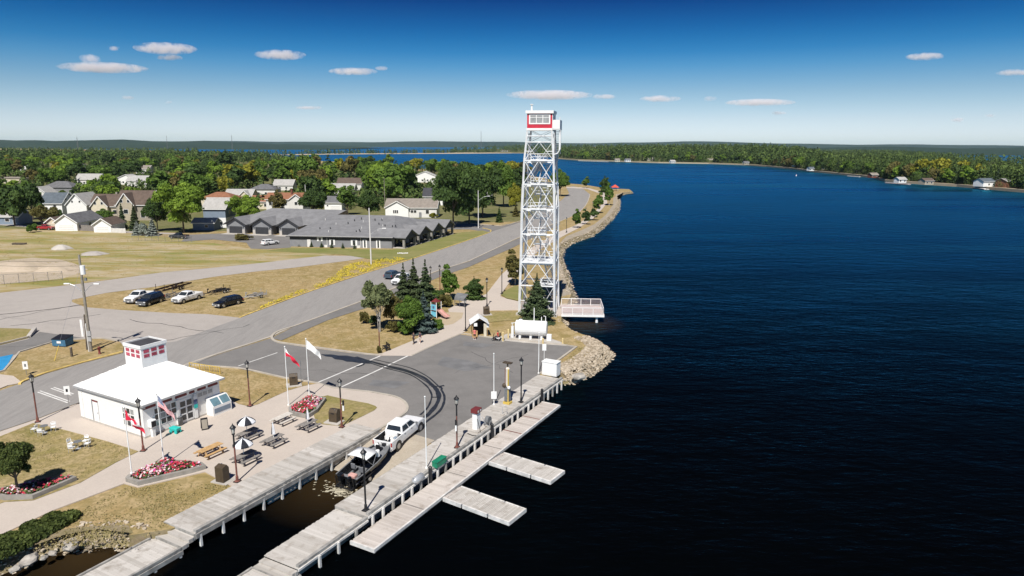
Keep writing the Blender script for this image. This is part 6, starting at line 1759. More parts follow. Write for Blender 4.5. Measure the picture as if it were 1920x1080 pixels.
# ---- fences
def chain_fence(label, a, b, n, h=1.8):
    A_, B_ = g(*a), g(*b)
    root = thing('chain_link_fence', label, 'fence', A_)
    d = B_ - A_
    for k in range(n + 1):
        c = d * (k / n); MB().tube([(c.x, c.y, 0), (c.x, c.y, h)], .045, 6).build('post', MT['grey_plastic'], root)
    MB().tube([(0, 0, h), (d.x, d.y, h)], .03, 5).build('top_rail', MT['grey_plastic'], root)
    mb = MB(); m = int(d.length / .45)
    for k in range(m):
        p, q = d * (k / m), d * (min(k + 4, m) / m)
        mb.bar((p.x, p.y, .05), (q.x, q.y, h), .012); mb.bar((p.x, p.y, h), (q.x, q.y, .05), .012)
    mb.build('wire_mesh', MT['grey_plastic'], root, kind='stuff')
chain_fence('chain-link fence along the edge of the field before the silver shrubs', (248, 451), (360, 454), 9)
chain_fence('chain-link fence around the pale dirt patch', (-20, 535), (118, 526), 5, 2.0)
# field heaps and dark bits
def heap(label, x, y, w, h, m):
    b = g(x, y); root = thing('gravel_heap', label, 'heap', b)
    rr = random.Random(int(x)); mb = MB(); n = 18; rings = [(1, 0), (.75, .45), (.45, .8), (.2, .98)]
    vs = [(w * s * math.cos(6.283 * k / n) * (1 + .25 * math.sin(k * 1.7)), w * .8 * s * math.sin(6.283 * k / n), h * z + rr.uniform(0, .08)) for s, z in rings for k in range(n)] + [(0, 0, h)]
    fs = [(i * n + k, i * n + (k + 1) % n, (i + 1) * n + (k + 1) % n, (i + 1) * n + k) for i in range(3) for k in range(n)] + [(3 * n + k, 3 * n + (k + 1) % n, 4 * n) for k in range(n)]
    mb.add(vs, fs); mb.build('mound', MT[m], root, smooth=True)
heap('pale gravel heap in the field, upper one', 115, 467, 2.6, 1.2, 'concrete')
heap('low grey gravel heap in the field below the other', 176, 477, 3.2, .8, 'gravel_lane')
heap('wide pale dirt heap at the left end of the field', 40, 503, 7.0, 1.6, 'dirt')
heap('wide pale dirt heap right of the big one', 105, 506, 4.5, 1.2, 'dirt')
lg = thing('log_pile', 'small pile of dark logs lying in the field at the far left', 'log pile', g(34, 459))
for k in range(5): MB().tube([(-1.6 + k * .6, rnd.uniform(-.3, .3), .25), (-1.0 + k * .7, rnd.uniform(.2, 1), .3)], .26, 7).build('log', MT['bark'], lg)
ss = thing('white_stones', 'row of white stones on the lawn right of the grey complex', 'stones', g(755, 476))
for k in range(7): MB().ball((-1.2 + k * .4, rnd.uniform(-.2, .2), .15), (.25, .2, .2), 7, 5).build('stone', MT['off_white'], ss)
# ================================================================ town houses
def gable_roof(mb, w, d, z0, rh, ov=.5, ridge='x', th=.18):
    """two roof slabs; ridge along local x or y"""
    if ridge == 'x': half, run = d / 2 + ov, w / 2 + ov
    else: half, run = w / 2 + ov, d / 2 + ov
    drop = rh * ov / ((d if ridge == 'x' else w) / 2)
    for s in (-1, 1):
        e0, e1 = (-run, s * half, z0 - drop), (run, s * half, z0 - drop)
        r0, r1 = (-run, 0, z0 + rh), (run, 0, z0 + rh)
        pts = [e0, e1, r1, r0]
        if ridge == 'y': pts = [(p[1], p[0], p[2]) for p in pts]
        mb.add(pts + [(p[0], p[1], p[2] + th) for p in pts], [(0, 1, 2, 3), (4, 5, 6, 7), (0, 1, 5, 4), (1, 2, 6, 5), (2, 3, 7, 6), (3, 0, 4, 7)])
def gable_wall(mb, w, d, z0, rh, ridge='x'):
    for s in (-1, 1):
        if ridge == 'x': mb.add([(s * w / 2, -d / 2, z0), (s * w / 2, d / 2, z0), (s * w / 2, 0, z0 + rh)], [(0, 1, 2)])
        else: mb.add([(-w / 2, s * d / 2, z0), (w / 2, s * d / 2, z0), (0, s * d / 2, z0 + rh)], [(0, 1, 2)])
def win(parent, x, y, z, w, h, side='front', glass='glass', frame='white'):
    if side == 'front':
        f = MB().box((x, y - .02, z), (w + .22, .08, h + .22)).build('window', MT[frame], parent); MB().box((x, y - .05, z), (w, .06, h)).build('pane', MT[glass], f)
    else:
        f = MB().box((x + .02, y, z), (.08, w + .22, h + .22)).build('window', MT[frame], parent); MB().box((x + .05, y, z), (.06, w, h)).build('pane', MT[glass], f)
    return f
def house(label, x, y, w, d, wh, rh, wall, roof, ridge='x', rz=0.0, front=(), side=(), cross=None, chimney=None, door=None, garage=None, cat='house', name='house', hip=False, trim='white', lower=None, z=0.0):
    b = g(x, y, z)
    root = thing(name, label, cat, (b.x, b.y, z), rz)
    off = d / 2         # local origin at the middle of the front wall
    def sh_(mb):
        mb.v = [(p[0], p[1] + off, p[2]) for p in mb.v]; return mb
    wl = sh_(MB().box2((-w / 2, -d / 2, 0), (w / 2, d / 2, wh)))
    if not hip: m2 = MB(); gable_wall(m2, w, d, wh, rh, ridge); sh_(m2); wl.add(m2.v, m2.f)
    wl_o = wl.build('wall', MT[wall], root)
    mb = MB()
    if hip:
        o_ = .5; k = min(w, d) / 2; L_ = (w - d) / 2 if w > d else 0
        mb.add([(-w / 2 - o_, -d / 2 - o_, wh - .1), (w / 2 + o_, -d / 2 - o_, wh - .1), (w / 2 + o_, d / 2 + o_, wh - .1), (-w / 2 - o_, d / 2 + o_, wh - .1), (-L_, 0, wh + rh), (L_ + .01, 0, wh + rh)], [(0, 1, 5, 4), (1, 2, 5), (2, 3, 4, 5), (3, 0, 4), (3, 2, 1, 0)])
    else: gable_roof(mb, w, d, wh, rh, .45, ridge)
    rf = fixn(sh_(mb).build('roof', MT[roof], root))
    if not hip:                                  # white barge boards on the visible gables
        mb = MB()
        if ridge == 'x':
            for s in (1,):
                e = w / 2 + .47
                mb.bar((e, -d / 2 - .45, wh - rh * .9 / d), (e, 0, wh + rh + .08), .08, .26); mb.bar((e, d / 2 + .45, wh - rh * .9 / d), (e, 0, wh + rh + .08), .08, .26)
        else:
            e = -d / 2 - .47
            mb.bar((-w / 2 - .45, e, wh - rh * .9 / w), (0, e, wh + rh + .08), .08, .26); mb.bar((w / 2 + .45, e, wh - rh * .9 / w), (0, e, wh + rh + .08), .08, .26)
        sh_(mb).build('bargeboard', MT[trim], rf)
        mb = MB()
        if ridge == 'x': mb.bar((-w / 2 - .45, -d / 2 - .46, wh - rh * .9 / d), (w / 2 + .45, -d / 2 - .46, wh - rh * .9 / d), .08, .2)
        else: mb.bar((w / 2 + .46, -d / 2 - .45, wh - rh * .9 / w), (w / 2 + .46, d / 2 + .45, wh - rh * .9 / w), .08, .2)
        sh_(mb).build('fascia', MT[trim], rf)
    if lower: sh_(MB().box2((-w / 2 - .03, -d / 2 - .03, 0), (w / 2 + .03, d / 2 + .03, lower[1]))).build('lower_wall', MT[lower[0]], root)
    if cross:                                    # (x offset, width, depth out, rise)
        cx_, cw_, cd_, cr_ = cross[:4]
        m2 = MB().box2((cx_ - cw_ / 2, -cd_, 0), (cx_ + cw_ / 2, .2, wh)); m2.add([(cx_ - cw_ / 2, -cd_, wh), (cx_ + cw_ / 2, -cd_, wh), (cx_, -cd_, wh + cr_)], [(0, 1, 2)])
        m2.build('gable_wall', MT[cross[4] if len(cross) > 4 else wall], root)
        mb = MB(); dep = cd_ + cr_ / rh * d / 2 + .2
        for s in (-1, 1):
            pts = [(cx_ + s * (cw_ / 2 + .4), -cd_ - .4, wh - cr_ * .8 / cw_), (cx_, -cd_ - .4, wh + cr_), (cx_, dep - cd_, wh + cr_), (cx_ + s * (cw_ / 2 + .4), .3, wh - cr_ * .8 / cw_)]
            mb.add(pts + [(p[0], p[1], p[2] + .16) for p in pts], [(0, 1, 2, 3), (4, 5, 6, 7), (0, 1, 5, 4), (1, 2, 6, 5), (2, 3, 7, 6), (3, 0, 4, 7)])
        cr = fixn(mb.build('gable_roof', MT[roof], root))
        mb = MB(); 
        for s in (-1, 1): mb.bar((cx_ + s * (cw_ / 2 + .4), -cd_ - .43, wh - cr_ * .8 / cw_ + .05), (cx_, -cd_ - .43, wh + cr_ + .05), .08, .26)
        mb.build('bargeboard', MT[trim], cr)
    fy = lambda xx: -(cross[2]) if cross and abs(xx - cross[0]) < cross[1] / 2 else 0.0
    for it in front: win(root, it[0], fy(it[0]), it[1], it[2], it[3])
    for it in side: win(root, w / 2, it[0] + off, it[1], it[2], it[3], 'side')
    if door is not None: 
        dd = MB().box((door, fy(door) - .03, 1.05), (1.0, .08, 2.1)).build('door', MT['off_white' if wall != 'off_white' else 'grey_wall'], root); MB().box((door + .35, fy(door) - .09, 1.0), (.08, .06, .12)).build('handle', MT['steel'], dd)
    if garage: 
        gd = MB().box((garage[0], -.03, garage[2] / 2), (garage[1], .08, garage[2])).build('garage_door', MT[garage[3]], root)
        mb = MB()
        for k in range(1, 4): mb.box((garage[0], -.08, garage[2] * k / 4), (garage[1], .03, .05))
        mb.build('panel_joint', MT['grey_wall'] if garage[3] != 'grey_wall' else MT['dark_grey'], gd)
    if chimney: MB().box((chimney[0], chimney[1] + off, wh + rh * .6 + chimney[2] / 2), (.7, .7, chimney[2] + rh * .4)).build('chimney', MT[chimney[3] if len(chimney) > 3 else 'taupe'], rf)
    return root
F2 = ((-2, 1.6, 1.2, 1.2), (2, 1.6, 1.2, 1.2))
house('grey bungalow with pale roof at the far left edge', -4, 421, 15, 7, 2.9, 1.9, 'blue_wall', 'roof_pale', front=((3.5, 1.6, 1.4, 1), (-2, 1.6, 1.4, 1)), door=6)
house('white house with slate-blue roof, leftmost of the front row', 98, 404, 8.6, 9, 5.0, 3.6, 'white', 'roof_slate', side=((-1.8, 6.3, .8, .8), (1.6, 6.3, .8, .8), (2.4, 3.4, 1, 1.1)), front=((-2, 1.6, 1.2, 1.2), (1.5, 3.6, 1.1, 1.2)))
house('tall plain white gabled house in the front row', 146, 409, 7.6, 11, 5.3, 3.9, 'white', 'roof_pale', 'y', front=((-1.4, 6.3, .6, .7), (1.4, 6.3, .6, .7)), side=((-1, 2, 1.2, 1.2), (3, 4, 1, 1.2)))
house('beige house with brown roof and a front gable', 200, 408, 12.0, 9, 4.6, 4.0, 'beige', 'roof_brown', cross=(-1.6, 6.2, 1.4, 3.6, 'cream'), front=((-3, 5.6, .8, .9), (-.4, 5.6, .8, .9), (-1.6, 2.2, 1.4, 1.3), (3.6, 2.2, 1.6, 1.5)), chimney=(1.8, 1, 1.6, 'taupe'))
house('tall taupe house with dark roof and front gable beside the big tree', 252, 413, 12.6, 10, 6.0, 4.6, 'taupe', 'roof_brown', cross=(-2.0, 6.0, 1.4, 4.0, 'beige'), front=((-3.3, 7.2, .9, 1), (-.7, 7.2, .9, 1), (-2, 3.4, 1.6, 1.5), (3.4, 2, 1.5, 2.0)), side=((-2, 6.8, 1, 1.1), (2, 6.8, 1, 1.1)), chimney=(3, 1, .9))
house('small cream garage with brown roof behind the red pickup', 99, 430, 4.2, 6, 2.4, 1.5, 'cream', 'roof_brown', 'y', cat='garage', name='garage', garage=(0, 2.6, 2.0, 'cream'))
house('white garage with long grey roof', 125, 433, 7.2, 14, 2.9, 2.4, 'white', 'roof_grey', 'y', cat='garage', name='garage', side=((0, 1.6, 1.2, .9),), garage=(0, 4.6, 2.2, 'white'))
house('small white garage with brown roof before the dark spruces', 193, 436, 5.6, 8, 2.6, 1.8, 'white', 'roof_brown', 'y', cat='garage', name='garage', garage=(0, 3.6, 2.1, 'white'))
house('tall blue and white house right of the big tree', 404, 427, 7.5, 9, 6.6, 3.2, 'blue_wall', 'roof_pale', side=((-1, 5, 1, 1.2),), front=((-1, 1.6, 1.1, 1.2), (2.2, 1.6, .9, 1.0)), lower=('white', 3.4))
house('long low blue shed left of the tall blue and white house', 382, 432, 7, 5, 2.6, 1.2, 'blue_wall', 'roof_pale', cat='shed', name='shed', front=((1, 1.4, 1, .8),))
house('house with rust-coloured hip roof behind the tall blue and white house', 408, 391, 14, 10, 4.6, 2.4, 'cream', 'roof_red', hip=True, front=F2)
house('cream house with pale roof and a front gable', 447, 380, 13, 9, 3.4, 2.8, 'cream', 'roof_pale', cross=(3.6, 5.2, 1.4, 2.4), front=((-4, 1.6, 1.3, 1.2), (-1, 1.6, 1.3, 1.2), (3.6, 1.7, 1.6, 1.3)))
house('house with mid grey hip roof behind the cream house', 492, 368, 14, 10, 3.8, 2.6, 'off_white', 'roof_grey', hip=True, front=F2)
house('low house with rust-coloured roof left of the two-storey house', 490, 392, 9, 8, 3.4, 2.2, 'cream', 'roof_red', front=((-2, 1.7, 1.3, 1.2), (2, 1.7, 1.3, 1.2)))
house('two-storey off-white house with rust roof and red brick chimney', 536, 402, 15.5, 8, 6.2, 2.2, 'off_white', 'roof_red', cross=(4.9, 5.4, 1.6, 2.0), front=((-6, 4.4, 1.1, 1.3), (-3.4, 4.4, 1.1, 1.3), (0, 4.4, 1.3, 1.3), (0, 1.6, 1.6, 1.5), (4.9, 4.6, 1.1, 1.2), (6.4, 1.6, 1.0, 1.2)), chimney=(2.0, -1, 2.0, 'rust'))
house('pale metal roofed house among the trees behind the rust roof', 531, 357, 12, 9, 3.4, 3.0, 'off_white', 'roof_pale', front=F2)
house('white garage with grey roof behind the complex', 625, 395, 7.4, 7, 3.6, 2.3, 'white', 'roof_grey', cat='garage', name='garage', front=((-2.4, 2.2, .6, .6),), garage=(.8, 3.8, 2.3, 'white'))
house('house with brown roof deep among the middle trees', 655, 357, 15, 10, 4.2, 3.2, 'off_white', 'roof_brown', front=F2)
house('white bungalow with tan roof and broad front gable', 771, 408, 20, 11, 4.0, 2.9, 'off_white', 'roof_tan', cross=(-5.4, 9.0, .8, 2.4, 'white'), front=((-6.6, 2.4, .5, 1.2), (-5.9, 2.4, .5, 1.2), (-5.2, 2.4, .5, 1.2), (.4, 2.4, 1.0, 1.0), (1.6, 2.4, 1.0, 1.0), (6.4, 2.3, 1.2, 1.5)), side=((-2, 2.0, 1.4, 2.0), (.4, 2.0, 1.4, 2.0), (2.8, 2.0, 1.4, 2.0)), door=3.6)
house('white house with dark roof tucked behind the bungalow', 812, 385, 9, 8, 4.4, 3.4, 'white', 'roof_dark', front=F2)
house('white waterside house glimpsed above the middle trees', 797, 342, 16, 10, 5.0, 3.2, 'white', 'roof_pale', 'y', front=F2)
house('pinkish flat house at the far left among dark trees', 18, 345, 16, 9, 4.0, .8, 'cream', 'roof_tan', hip=True, front=F2)
house('house with grey hip roof behind the front row', 108, 366, 17, 11, 4.2, 3.2, 'grey_wall', 'roof_grey', hip=True, front=F2)
house('pale blue roofed house among dark trees, left of centre', 164, 347, 16, 10, 4.0, 3.4, 'off_white', 'roof_pale', front=F2)
house('white house half buried in trees above the taupe house', 237, 346, 12, 9, 4.4, 2.4, 'white', 'roof_pale', 'y', front=F2)
house('pale gabled house behind the slate-blue roof', 74, 380, 8, 8, 4.5, 3, 'off_white', 'roof_pale', 'y', front=F2)
for k, (x, y, rf_, lab) in enumerate(((45, 322, 'roof_pale', 'tiny white house roof far left in the forest of town trees'), (142, 318, 'roof_pale', 'round pale roofed house far behind the yellow tree'), (268, 325, 'roof_tan', 'tan roofed house far behind the taupe house'), (390, 322, 'roof_pale', 'pale house far behind the tall blue house'), (257, 352, 'roof_pale', 'small pale house just above the taupe roof'), (640, 372, 'roof_pale', 'pale house between the white garage and dark tree'), (830, 352, 'roof_tan', 'tan roofed house hidden behind the big dark trees'), (900, 372, 'roof_dark', 'dark roofed house in the shade behind the corner lawn'))):
    house(lab, x, y, 13, 9, 4.5, 3, 'white' if k % 2 else 'off_white', rf_, 'y' if k % 3 == 0 else 'x', front=F2)

# ---- the long grey complex
A_, B_, C_w, D_, E_ = Vector((-62.1, 189.3, 0)), Vector((-33.1, 186.1, 0)), Vector((-21.1, 221.6, 0)), Vector((-91.5, 218.0, 0)), Vector((-70.5, 213.0, 0))
cpx = thing('grey_complex', 'long low charcoal and grey residential complex with broad grey roofs', 'building', A_)
o0 = A_
def lp(p, z=0): return Vector((p.x - o0.x, p.y - o0.y, z))
A2 = A_ + (C_w - B_)
EH, RH = 3.15, 6.6
mb = MB(); mb.prism([lp(p) for p in (A_, B_, C_w, A2)], 0, EH); mb.build('wall', MT['grey_wall'], cpx)
m1, m2 = (A_ + A2) / 2, (B_ + C_w) / 2
axx = (B_ - A_).normalized(); dyy = (C_w - B_).normalized()
ovr = .7
ea, eb, ec, ed = A_ - axx * ovr - dyy * ovr, B_ + axx * ovr - dyy * ovr, C_w + axx * ovr + dyy * ovr, A2 - axx * ovr + dyy * ovr
r0, r1 = m1 + axx * 1, m2 - axx * 8
mb = MB(); mb.add([lp(ea, EH - .1), lp(eb, EH - .1), lp(ec, EH - .1), lp(ed, EH - .1), lp(r0, RH + .6), lp(r1, RH + .6)], [(0, 1, 5, 4), (1, 2, 5), (2, 3, 4, 5), (3, 0, 4), (3, 2, 1, 0)])
rf = fixn(mb.build('roof', MT['roof_mid'], cpx))
MB().bar(lp(ea, EH - .15), lp(eb, EH - .15), .1, .28).bar(lp(eb, EH - .15), lp(ec, EH - .15), .1, .28).build('fascia', MT['roof_dark'], cpx)
MB().bar(lp(A_ - dyy * .02, EH - .62), lp(B_ - dyy * .02, EH - .62), .06, .8).build('dark_band', MT['dark_grey'], cpx)
MB().bar(lp(ea - dyy * .07, EH - .02), lp(eb - dyy * .07, EH - .02), .06, .08).build('gutter', MT['off_white'], cpx)
rzf = -math.atan2(dyy.x, dyy.y)
fr_rz = math.atan2(axx.y, axx.x)
def on_front(t, z, w, h, m, nm, parent=cpx, proud=.06):
    p = A_.lerp(B_, t) - Vector((-axx.y, axx.x, 0)) * proud
    return MB().box(lp(p, z), (w, .1, h), fr_rz).build(nm, MT[m], parent)
for t, z, w, h in ((.30, 2.2, 1.3, .8), (.42, 1.4, 1.3, 1.3), (.635, 1.4, 1.5, 1.3), (.74, 1.15, .9, 2.0), (.87, 1.15, .9, 2.0)):
    f_ = on_front(t, z, w + .3, h + .3, 'white', 'window'); on_front(t, z, w * .5, h, 'glass', 'pane', f_, .1)
on_front(.19, 1.05, 1.0, 2.1, 'off_white', 'door'); on_front(.37, 1.35, .12, 2.7, 'off_white', 'downpipe'); on_front(.70, 1.35, .12, 2.7, 'off_white', 'downpipe')
on_front(.36, .35, .9, .7, 'off_white', 'utility_box', cpx, .3); on_front(.68, .35, .9, .7, 'off_white', 'utility_box', cpx, .3)
# four dark porches facing the road
nrm = Vector((dyy.y, -dyy.x, 0))
for k in range(4):
    c = B_.lerp(C_w, .11 + k * .235)
    po = MB().box(lp(c + nrm * 1.6, 2.75), (4.2, 7.0, .5), rzf).build('porch_beam', MT['dark_grey'], cpx)
    mb = MB(); e0, e1, tp = c - dyy * 3.9, c + dyy * 3.9, c
    for s, q in ((0, e0), (1, e1)):
        pts = [lp(q - nrm * 6, 2.9), lp(q + nrm * 4.2, 2.9), lp(tp + nrm * 4.2, 4.9), lp(tp - nrm * 6, 4.9)]
        mb.add(pts + [p + Vector((0, 0, .2)) for p in pts], [(0, 1, 2, 3), (4, 5, 6, 7), (0, 1, 5, 4), (1, 2, 6, 5), (2, 3, 7, 6), (3, 0, 4, 7)])
    fixn(mb.build('porch_roof', MT['roof_mid'], po))
    mb = MB(); mb.add([lp(e0 + nrm * 3.6, 2.9), lp(e1 + nrm * 3.6, 2.9), lp(tp + nrm * 3.6, 4.8)], [(0, 1, 2)]); mb.build('gable', MT['dark_grey'], po)
    for s in (-1, 1): MB().box(lp(c + dyy * 3.2 * s + nrm * 3.3, 1.3), (.6, .6, 2.6), rzf).build('pillar', MT['concrete_dark'], po)
    MB().box(lp(c + nrm * 1.7, .08), (4.0, 7.2, .16), rzf).build('slab', MT['concrete'], po)
    MB().box(lp(c + nrm * .1, 1.3), (.12, 5.0, 2.2), rzf).build('glazing', MT['glass'], po)
    MB().bar(lp(c - dyy * 3 + nrm * 3.5, .95), lp(c + dyy * 3 + nrm * 3.5, .95), .08).bar(lp(c - dyy * 3 + nrm * 3.5, .25), lp(c + dyy * 3 + nrm * 3.5, .25), .08).build('railing', MT['black'], po)
    MB().box(lp(c + nrm * 2.4 + dyy * .8, .6), (.8, 1.3, .8), rzf).build('grill', MT['black'], po)
# west wing with three garage gables
gx = (E_ - D_).normalized(); gyv = Vector((-gx.y, gx.x, 0))
W0, W1 = D_ - gx * .5, E_ + gx * 8
mb = MB(); mb.prism([lp(p) for p in (W0 + gyv * 3, W1 + gyv * 3, W1 + gyv * 26, W0 + gyv * 26)], 0, EH); mb.build('wall', MT['grey_wall'], cpx)
q0, q1, q2, q3 = W0 + gyv * 2.3 - gx * .7, W1 + gyv * 2.3 + gx * .7, W1 + gyv * 26.7 + gx * .7, W0 + gyv * 26.7 - gx * .7
t0, t1 = W0 + gyv * 13 + gx * 9, W1 + gyv * 13 + gx * 6
mb = MB(); mb.add([lp(q0, EH - .05), lp(q1, EH - .05), lp(q2, EH - .05), lp(q3, EH - .05), lp(t0, RH + .5), lp(t1, RH + .5)], [(0, 1, 5, 4), (1, 2, 5), (2, 3, 4, 5), (3, 0, 4), (3, 2, 1, 0)])
rf2 = fixn(mb.build('roof', MT['roof_mid'], cpx))
rzg = math.atan2(gx.y, gx.x)
for k in range(3):
    c = D_ + gx * (3.4 + k * 9.4)
    gw = MB().box(lp(c + gyv * 2, 1.5), (6.6, 4.2, 3.0), rzg)
    gw.add([lp(c - gx * 3.3 - gyv * .1, 3.0), lp(c + gx * 3.3 - gyv * .1, 3.0), lp(c - gyv * .1, 4.9)], [(0, 1, 2)])
    gw = gw.build('garage_wall', MT['grey_wall'], cpx)
    gd = MB().box(lp(c - gyv * .16, 1.15), (4.6, .1, 2.3), rzg).build('garage_door', MT['dark_grey'], gw)
    mb = MB()
    for j in range(1, 4): mb.box(lp(c - gyv * .22, 2.3 * j / 4), (4.6, .03, .05), rzg)
    mb.build('panel_joint', MT['black'], gd)
    for s in (-1, 1):
        MB().box(lp(c + gx * 2.8 * s - gyv * .18, .7), (.9, .16, 1.4), rzg).build('stone_base', MT['concrete'], gw); MB().box(lp(c + gx * 2.75 * s - gyv * .2, 2.1), (.2, .2, .4), rzg).build('wall_lamp', MT['black'], gw)
    mb = MB()
    for s in (-1, 1):
        pts = [lp(c + gx * 4.0 * s - gyv * .8, 2.75), lp(c - gyv * .8, 5.05), lp(c + gyv * 9.5, 5.05), lp(c + gx * 4.0 * s + gyv * 3, 2.75)]
        mb.add(pts + [p + Vector((0, 0, .2)) for p in pts], [(0, 1, 2, 3), (4, 5, 6, 7), (0, 1, 5, 4), (1, 2, 6, 5), (2, 3, 7, 6), (3, 0, 4, 7)])
    gr = fixn(mb.build('garage_roof', MT['roof_mid'], gw))
    mb = MB()
    for s in (-1, 1): mb.bar(lp(c + gx * 4.0 * s - gyv * .84, 2.85), lp(c - gyv * .84, 5.15), .1, .34)
    mb.build('bargeboard', MT['dark_grey'], gr)
    MB().box(lp(c - gyv * 1.5, .05), (7, 3, .1), rzg).build('apron', MT['concrete'], gw)
    MB().box(lp(c + gx * 4.7 + gyv * 2.9, 1.3), (2.4, .2, 2.5), rzg).build('entry_shade_panel', MT['black'], gw)  # flat black slab on the wall, standing for the shade of an entry
rr = random.Random(3)
for k in range(22):
    t, s = rr.uniform(.08, .9), rr.uniform(.15, .85)
    p = A_.lerp(B_, t) + dyy * 18 * s; z = EH + (RH + .6 - EH) * s
    MB().tube([lp(p, z - .1), lp(p, z + .5)], .14 if k % 3 else .1, 6).build('roof_vent', MT['dark_grey'] if k % 3 else MT['off_white'], rf)
# boundary fences behind the front row
def board_fence(label, a, b, h, m):
    P_, Q_ = g(*a), g(*b); root = thing('board_fence', label, 'fence', P_)
    d = Q_ - P_; n = int(d.length / .5)
    me = MB().box((0, 0, h / 2), (.46, .04, h)).mesh('board'); me.materials.append(MT[m])
    rz = math.atan2(d.y, d.x)
    for k in range(n): inst('board', me, root, d * ((k + .5) / n), rz, scale=(1, 1, rnd.uniform(.95, 1.03)))
    MB().bar((0, 0, h * .75), tuple(d + Vector((0, 0, h * .75))), .08).build('rail', MT[m], root)
board_fence('grey board fence right of the white garage', (146, 432), (178, 434), 1.9, 'wood_grey')
board_fence('white board fence right of the small white garage', (207, 436), (236, 437), 1.5, 'off_white')
board_fence('grey board fence beside the blue bungalow', (33, 417), (50, 419), 1.8, 'wood_grey')

# ---- radio masts on the skyline, far houses of the other shore
def mast(label, x, ytop, dist, w=2.2):
    d = rt * ((x - 960) / F_PX) + up * ((540 - ytop) / F_PX) + fw
    t = dist / d.y; p = Vector((d.x * t, d.y * t, CAM_H + d.z * t))
    root = thing('radio_mast', label, 'mast', (p.x, p.y, 0))
    H_ = p.z
    mb = MB()
    for s in ((-1, -1), (1, -1), (0, 1)): mb.bar((s[0] * w, s[1] * w, 0), (s[0] * .4, s[1] * .4, H_), .5)
    for k in range(12):
        z0, z1 = H_ * k / 12, H_ * (k + 1) / 12; a0 = w + (.4 - w) * k / 12; a1 = w + (.4 - w) * (k + 1) / 12
        mb.bar((-a0, -a0, z0), (a1, -a1, z1), .3); mb.bar((a0, -a0, z0), (0, a1, z1), .3)
    mb.build('lattice', MT['grey_plastic'], root); MB().tube([(0, 0, H_), (0, 0, H_ + 4)], .2, 5).build('antenna', MT['grey_plastic'], root)
mast('thin radio mast on the far left skyline', 144, 257, 2600); mast('thin radio mast on the left skyline, second from left', 312, 255, 3000); mast('thin radio mast on the skyline above the sandbar', 434, 254, 3000); mast('faint white radio mast left of the tower', 902, 246, 4200)
FH = [('white cottage with blue-grey roof on the far right shore', 1858, 350, 14, 8, 3.6, 2.0, 'white', 'roof_slate'), ('brown house with pale roof at the right edge of the far shore', 1900, 352, 13, 8, 4.5, 1.6, 'roof_red', 'roof_pale'), ('tiny white cottage on the far shore under dark trees', 1550, 319, 8, 6, 3, 1.8, 'white', 'roof_pale'),
      ('tiny tan cabin on the far shore', 1332, 304, 10, 8, 4, 2.5, 'beige', 'roof_tan'), ('grey cottage on the far shore by the clearing', 1222, 303, 12, 8, 4, 3, 'cream', 'roof_tan'), ('white cottage on the far shore beside a boathouse', 1495, 314, 8, 6, 3, 1.8, 'white', 'roof_tan'), ('pale houses cluster across the lake behind the tower', 945, 286, 28, 10, 6, 4, 'off_white', 'roof_tan'),
      ('tiny white hut on the far shore among pines', 1610, 325, 6, 5, 3, 1.5, 'white', 'roof_pale'),
      ('little cream boathouse on the far shore past the marina jetty', 1158, 303.5, 8, 6, 3.5, 2, 'cream', 'roof_tan'), ('white cottage at the left end of the far wood', 1178, 303.5, 9, 6, 3.5, 2, 'white', 'roof_grey'), ('little pale boathouse at the foot of the far clearing', 1262, 306, 8, 6, 3, 2, 'off_white', 'roof_pale'), ('small beige cottage on the far shore before the dark pines', 1400, 309, 8, 6, 3.2, 2, 'beige', 'roof_grey'), ('small white boathouse low on the far shore', 1522, 320.5, 6, 5, 2.8, 1.5, 'white', 'roof_slate'), ('small reddish boathouse on the far shore', 1640, 333.5, 7, 5, 2.8, 1.5, 'rust', 'roof_tan'), ('white boathouse beside the pinkish jetty', 1692, 343, 7, 5, 2.8, 1.5, 'white', 'roof_pale'), ('tan cottage under the wide yellow-green tree', 1742, 346.5, 8, 6, 3, 1.6, 'beige', 'roof_brown')]
for lab, x, y, w, d, wh, rh, wa, ro in FH:
    house(lab, x, y, w, d, wh, rh, wa, ro, front=((-2, 1.6, 1.2, 1.2), (2, 1.6, 1.2, 1.2)), rz=R(15), z=.8)
def jetty(label, x0, y0, x1, y1, wd=2.0, m='timber_white'):
    P_, Q_ = g(x0, y0, -.5), g(x1, y1, -.5); root = thing('jetty', label, 'jetty', (P_.x, P_.y, 0))
    d = Q_ - P_; MB().bar((0, 0, -.5), (d.x, d.y, -.5), wd, .5).build('deck', MT[m], root)
    for k in range(3): c = d * (k / 2); MB().tube([(c.x, c.y, -2.2), (c.x, c.y, .2)], .25, 6).build('pile', MT['timber_edge'], root)
jetty('long white marina jetty on the far shore right of the tower', 1085, 301.5, 1140, 303.5, 3); jetty('white jetty on the far right shore by the cottages', 1820, 350, 1850, 355, 3); jetty('small grey jetty on the far shore', 1590, 330, 1612, 331.5, 2)
jetty('pinkish jetty on the far shore below the yellow-green tree', 1662, 342.5, 1705, 345.5, 3, 'mesh_pink')
by = thing('channel_buoy', 'small white buoy floating on the lake', 'buoy', g(1493, 330, WATER_Z))
MB().lathe([(.6, -.3), (.7, .2), (.5, .4), (.3, .6), (.25, 1.5), (0, 1.7)], 10).build('float', MT['white'], by); MB().lathe([(.29, .9), (.28, 1.2)], 10).build('band', MT['red'], by)
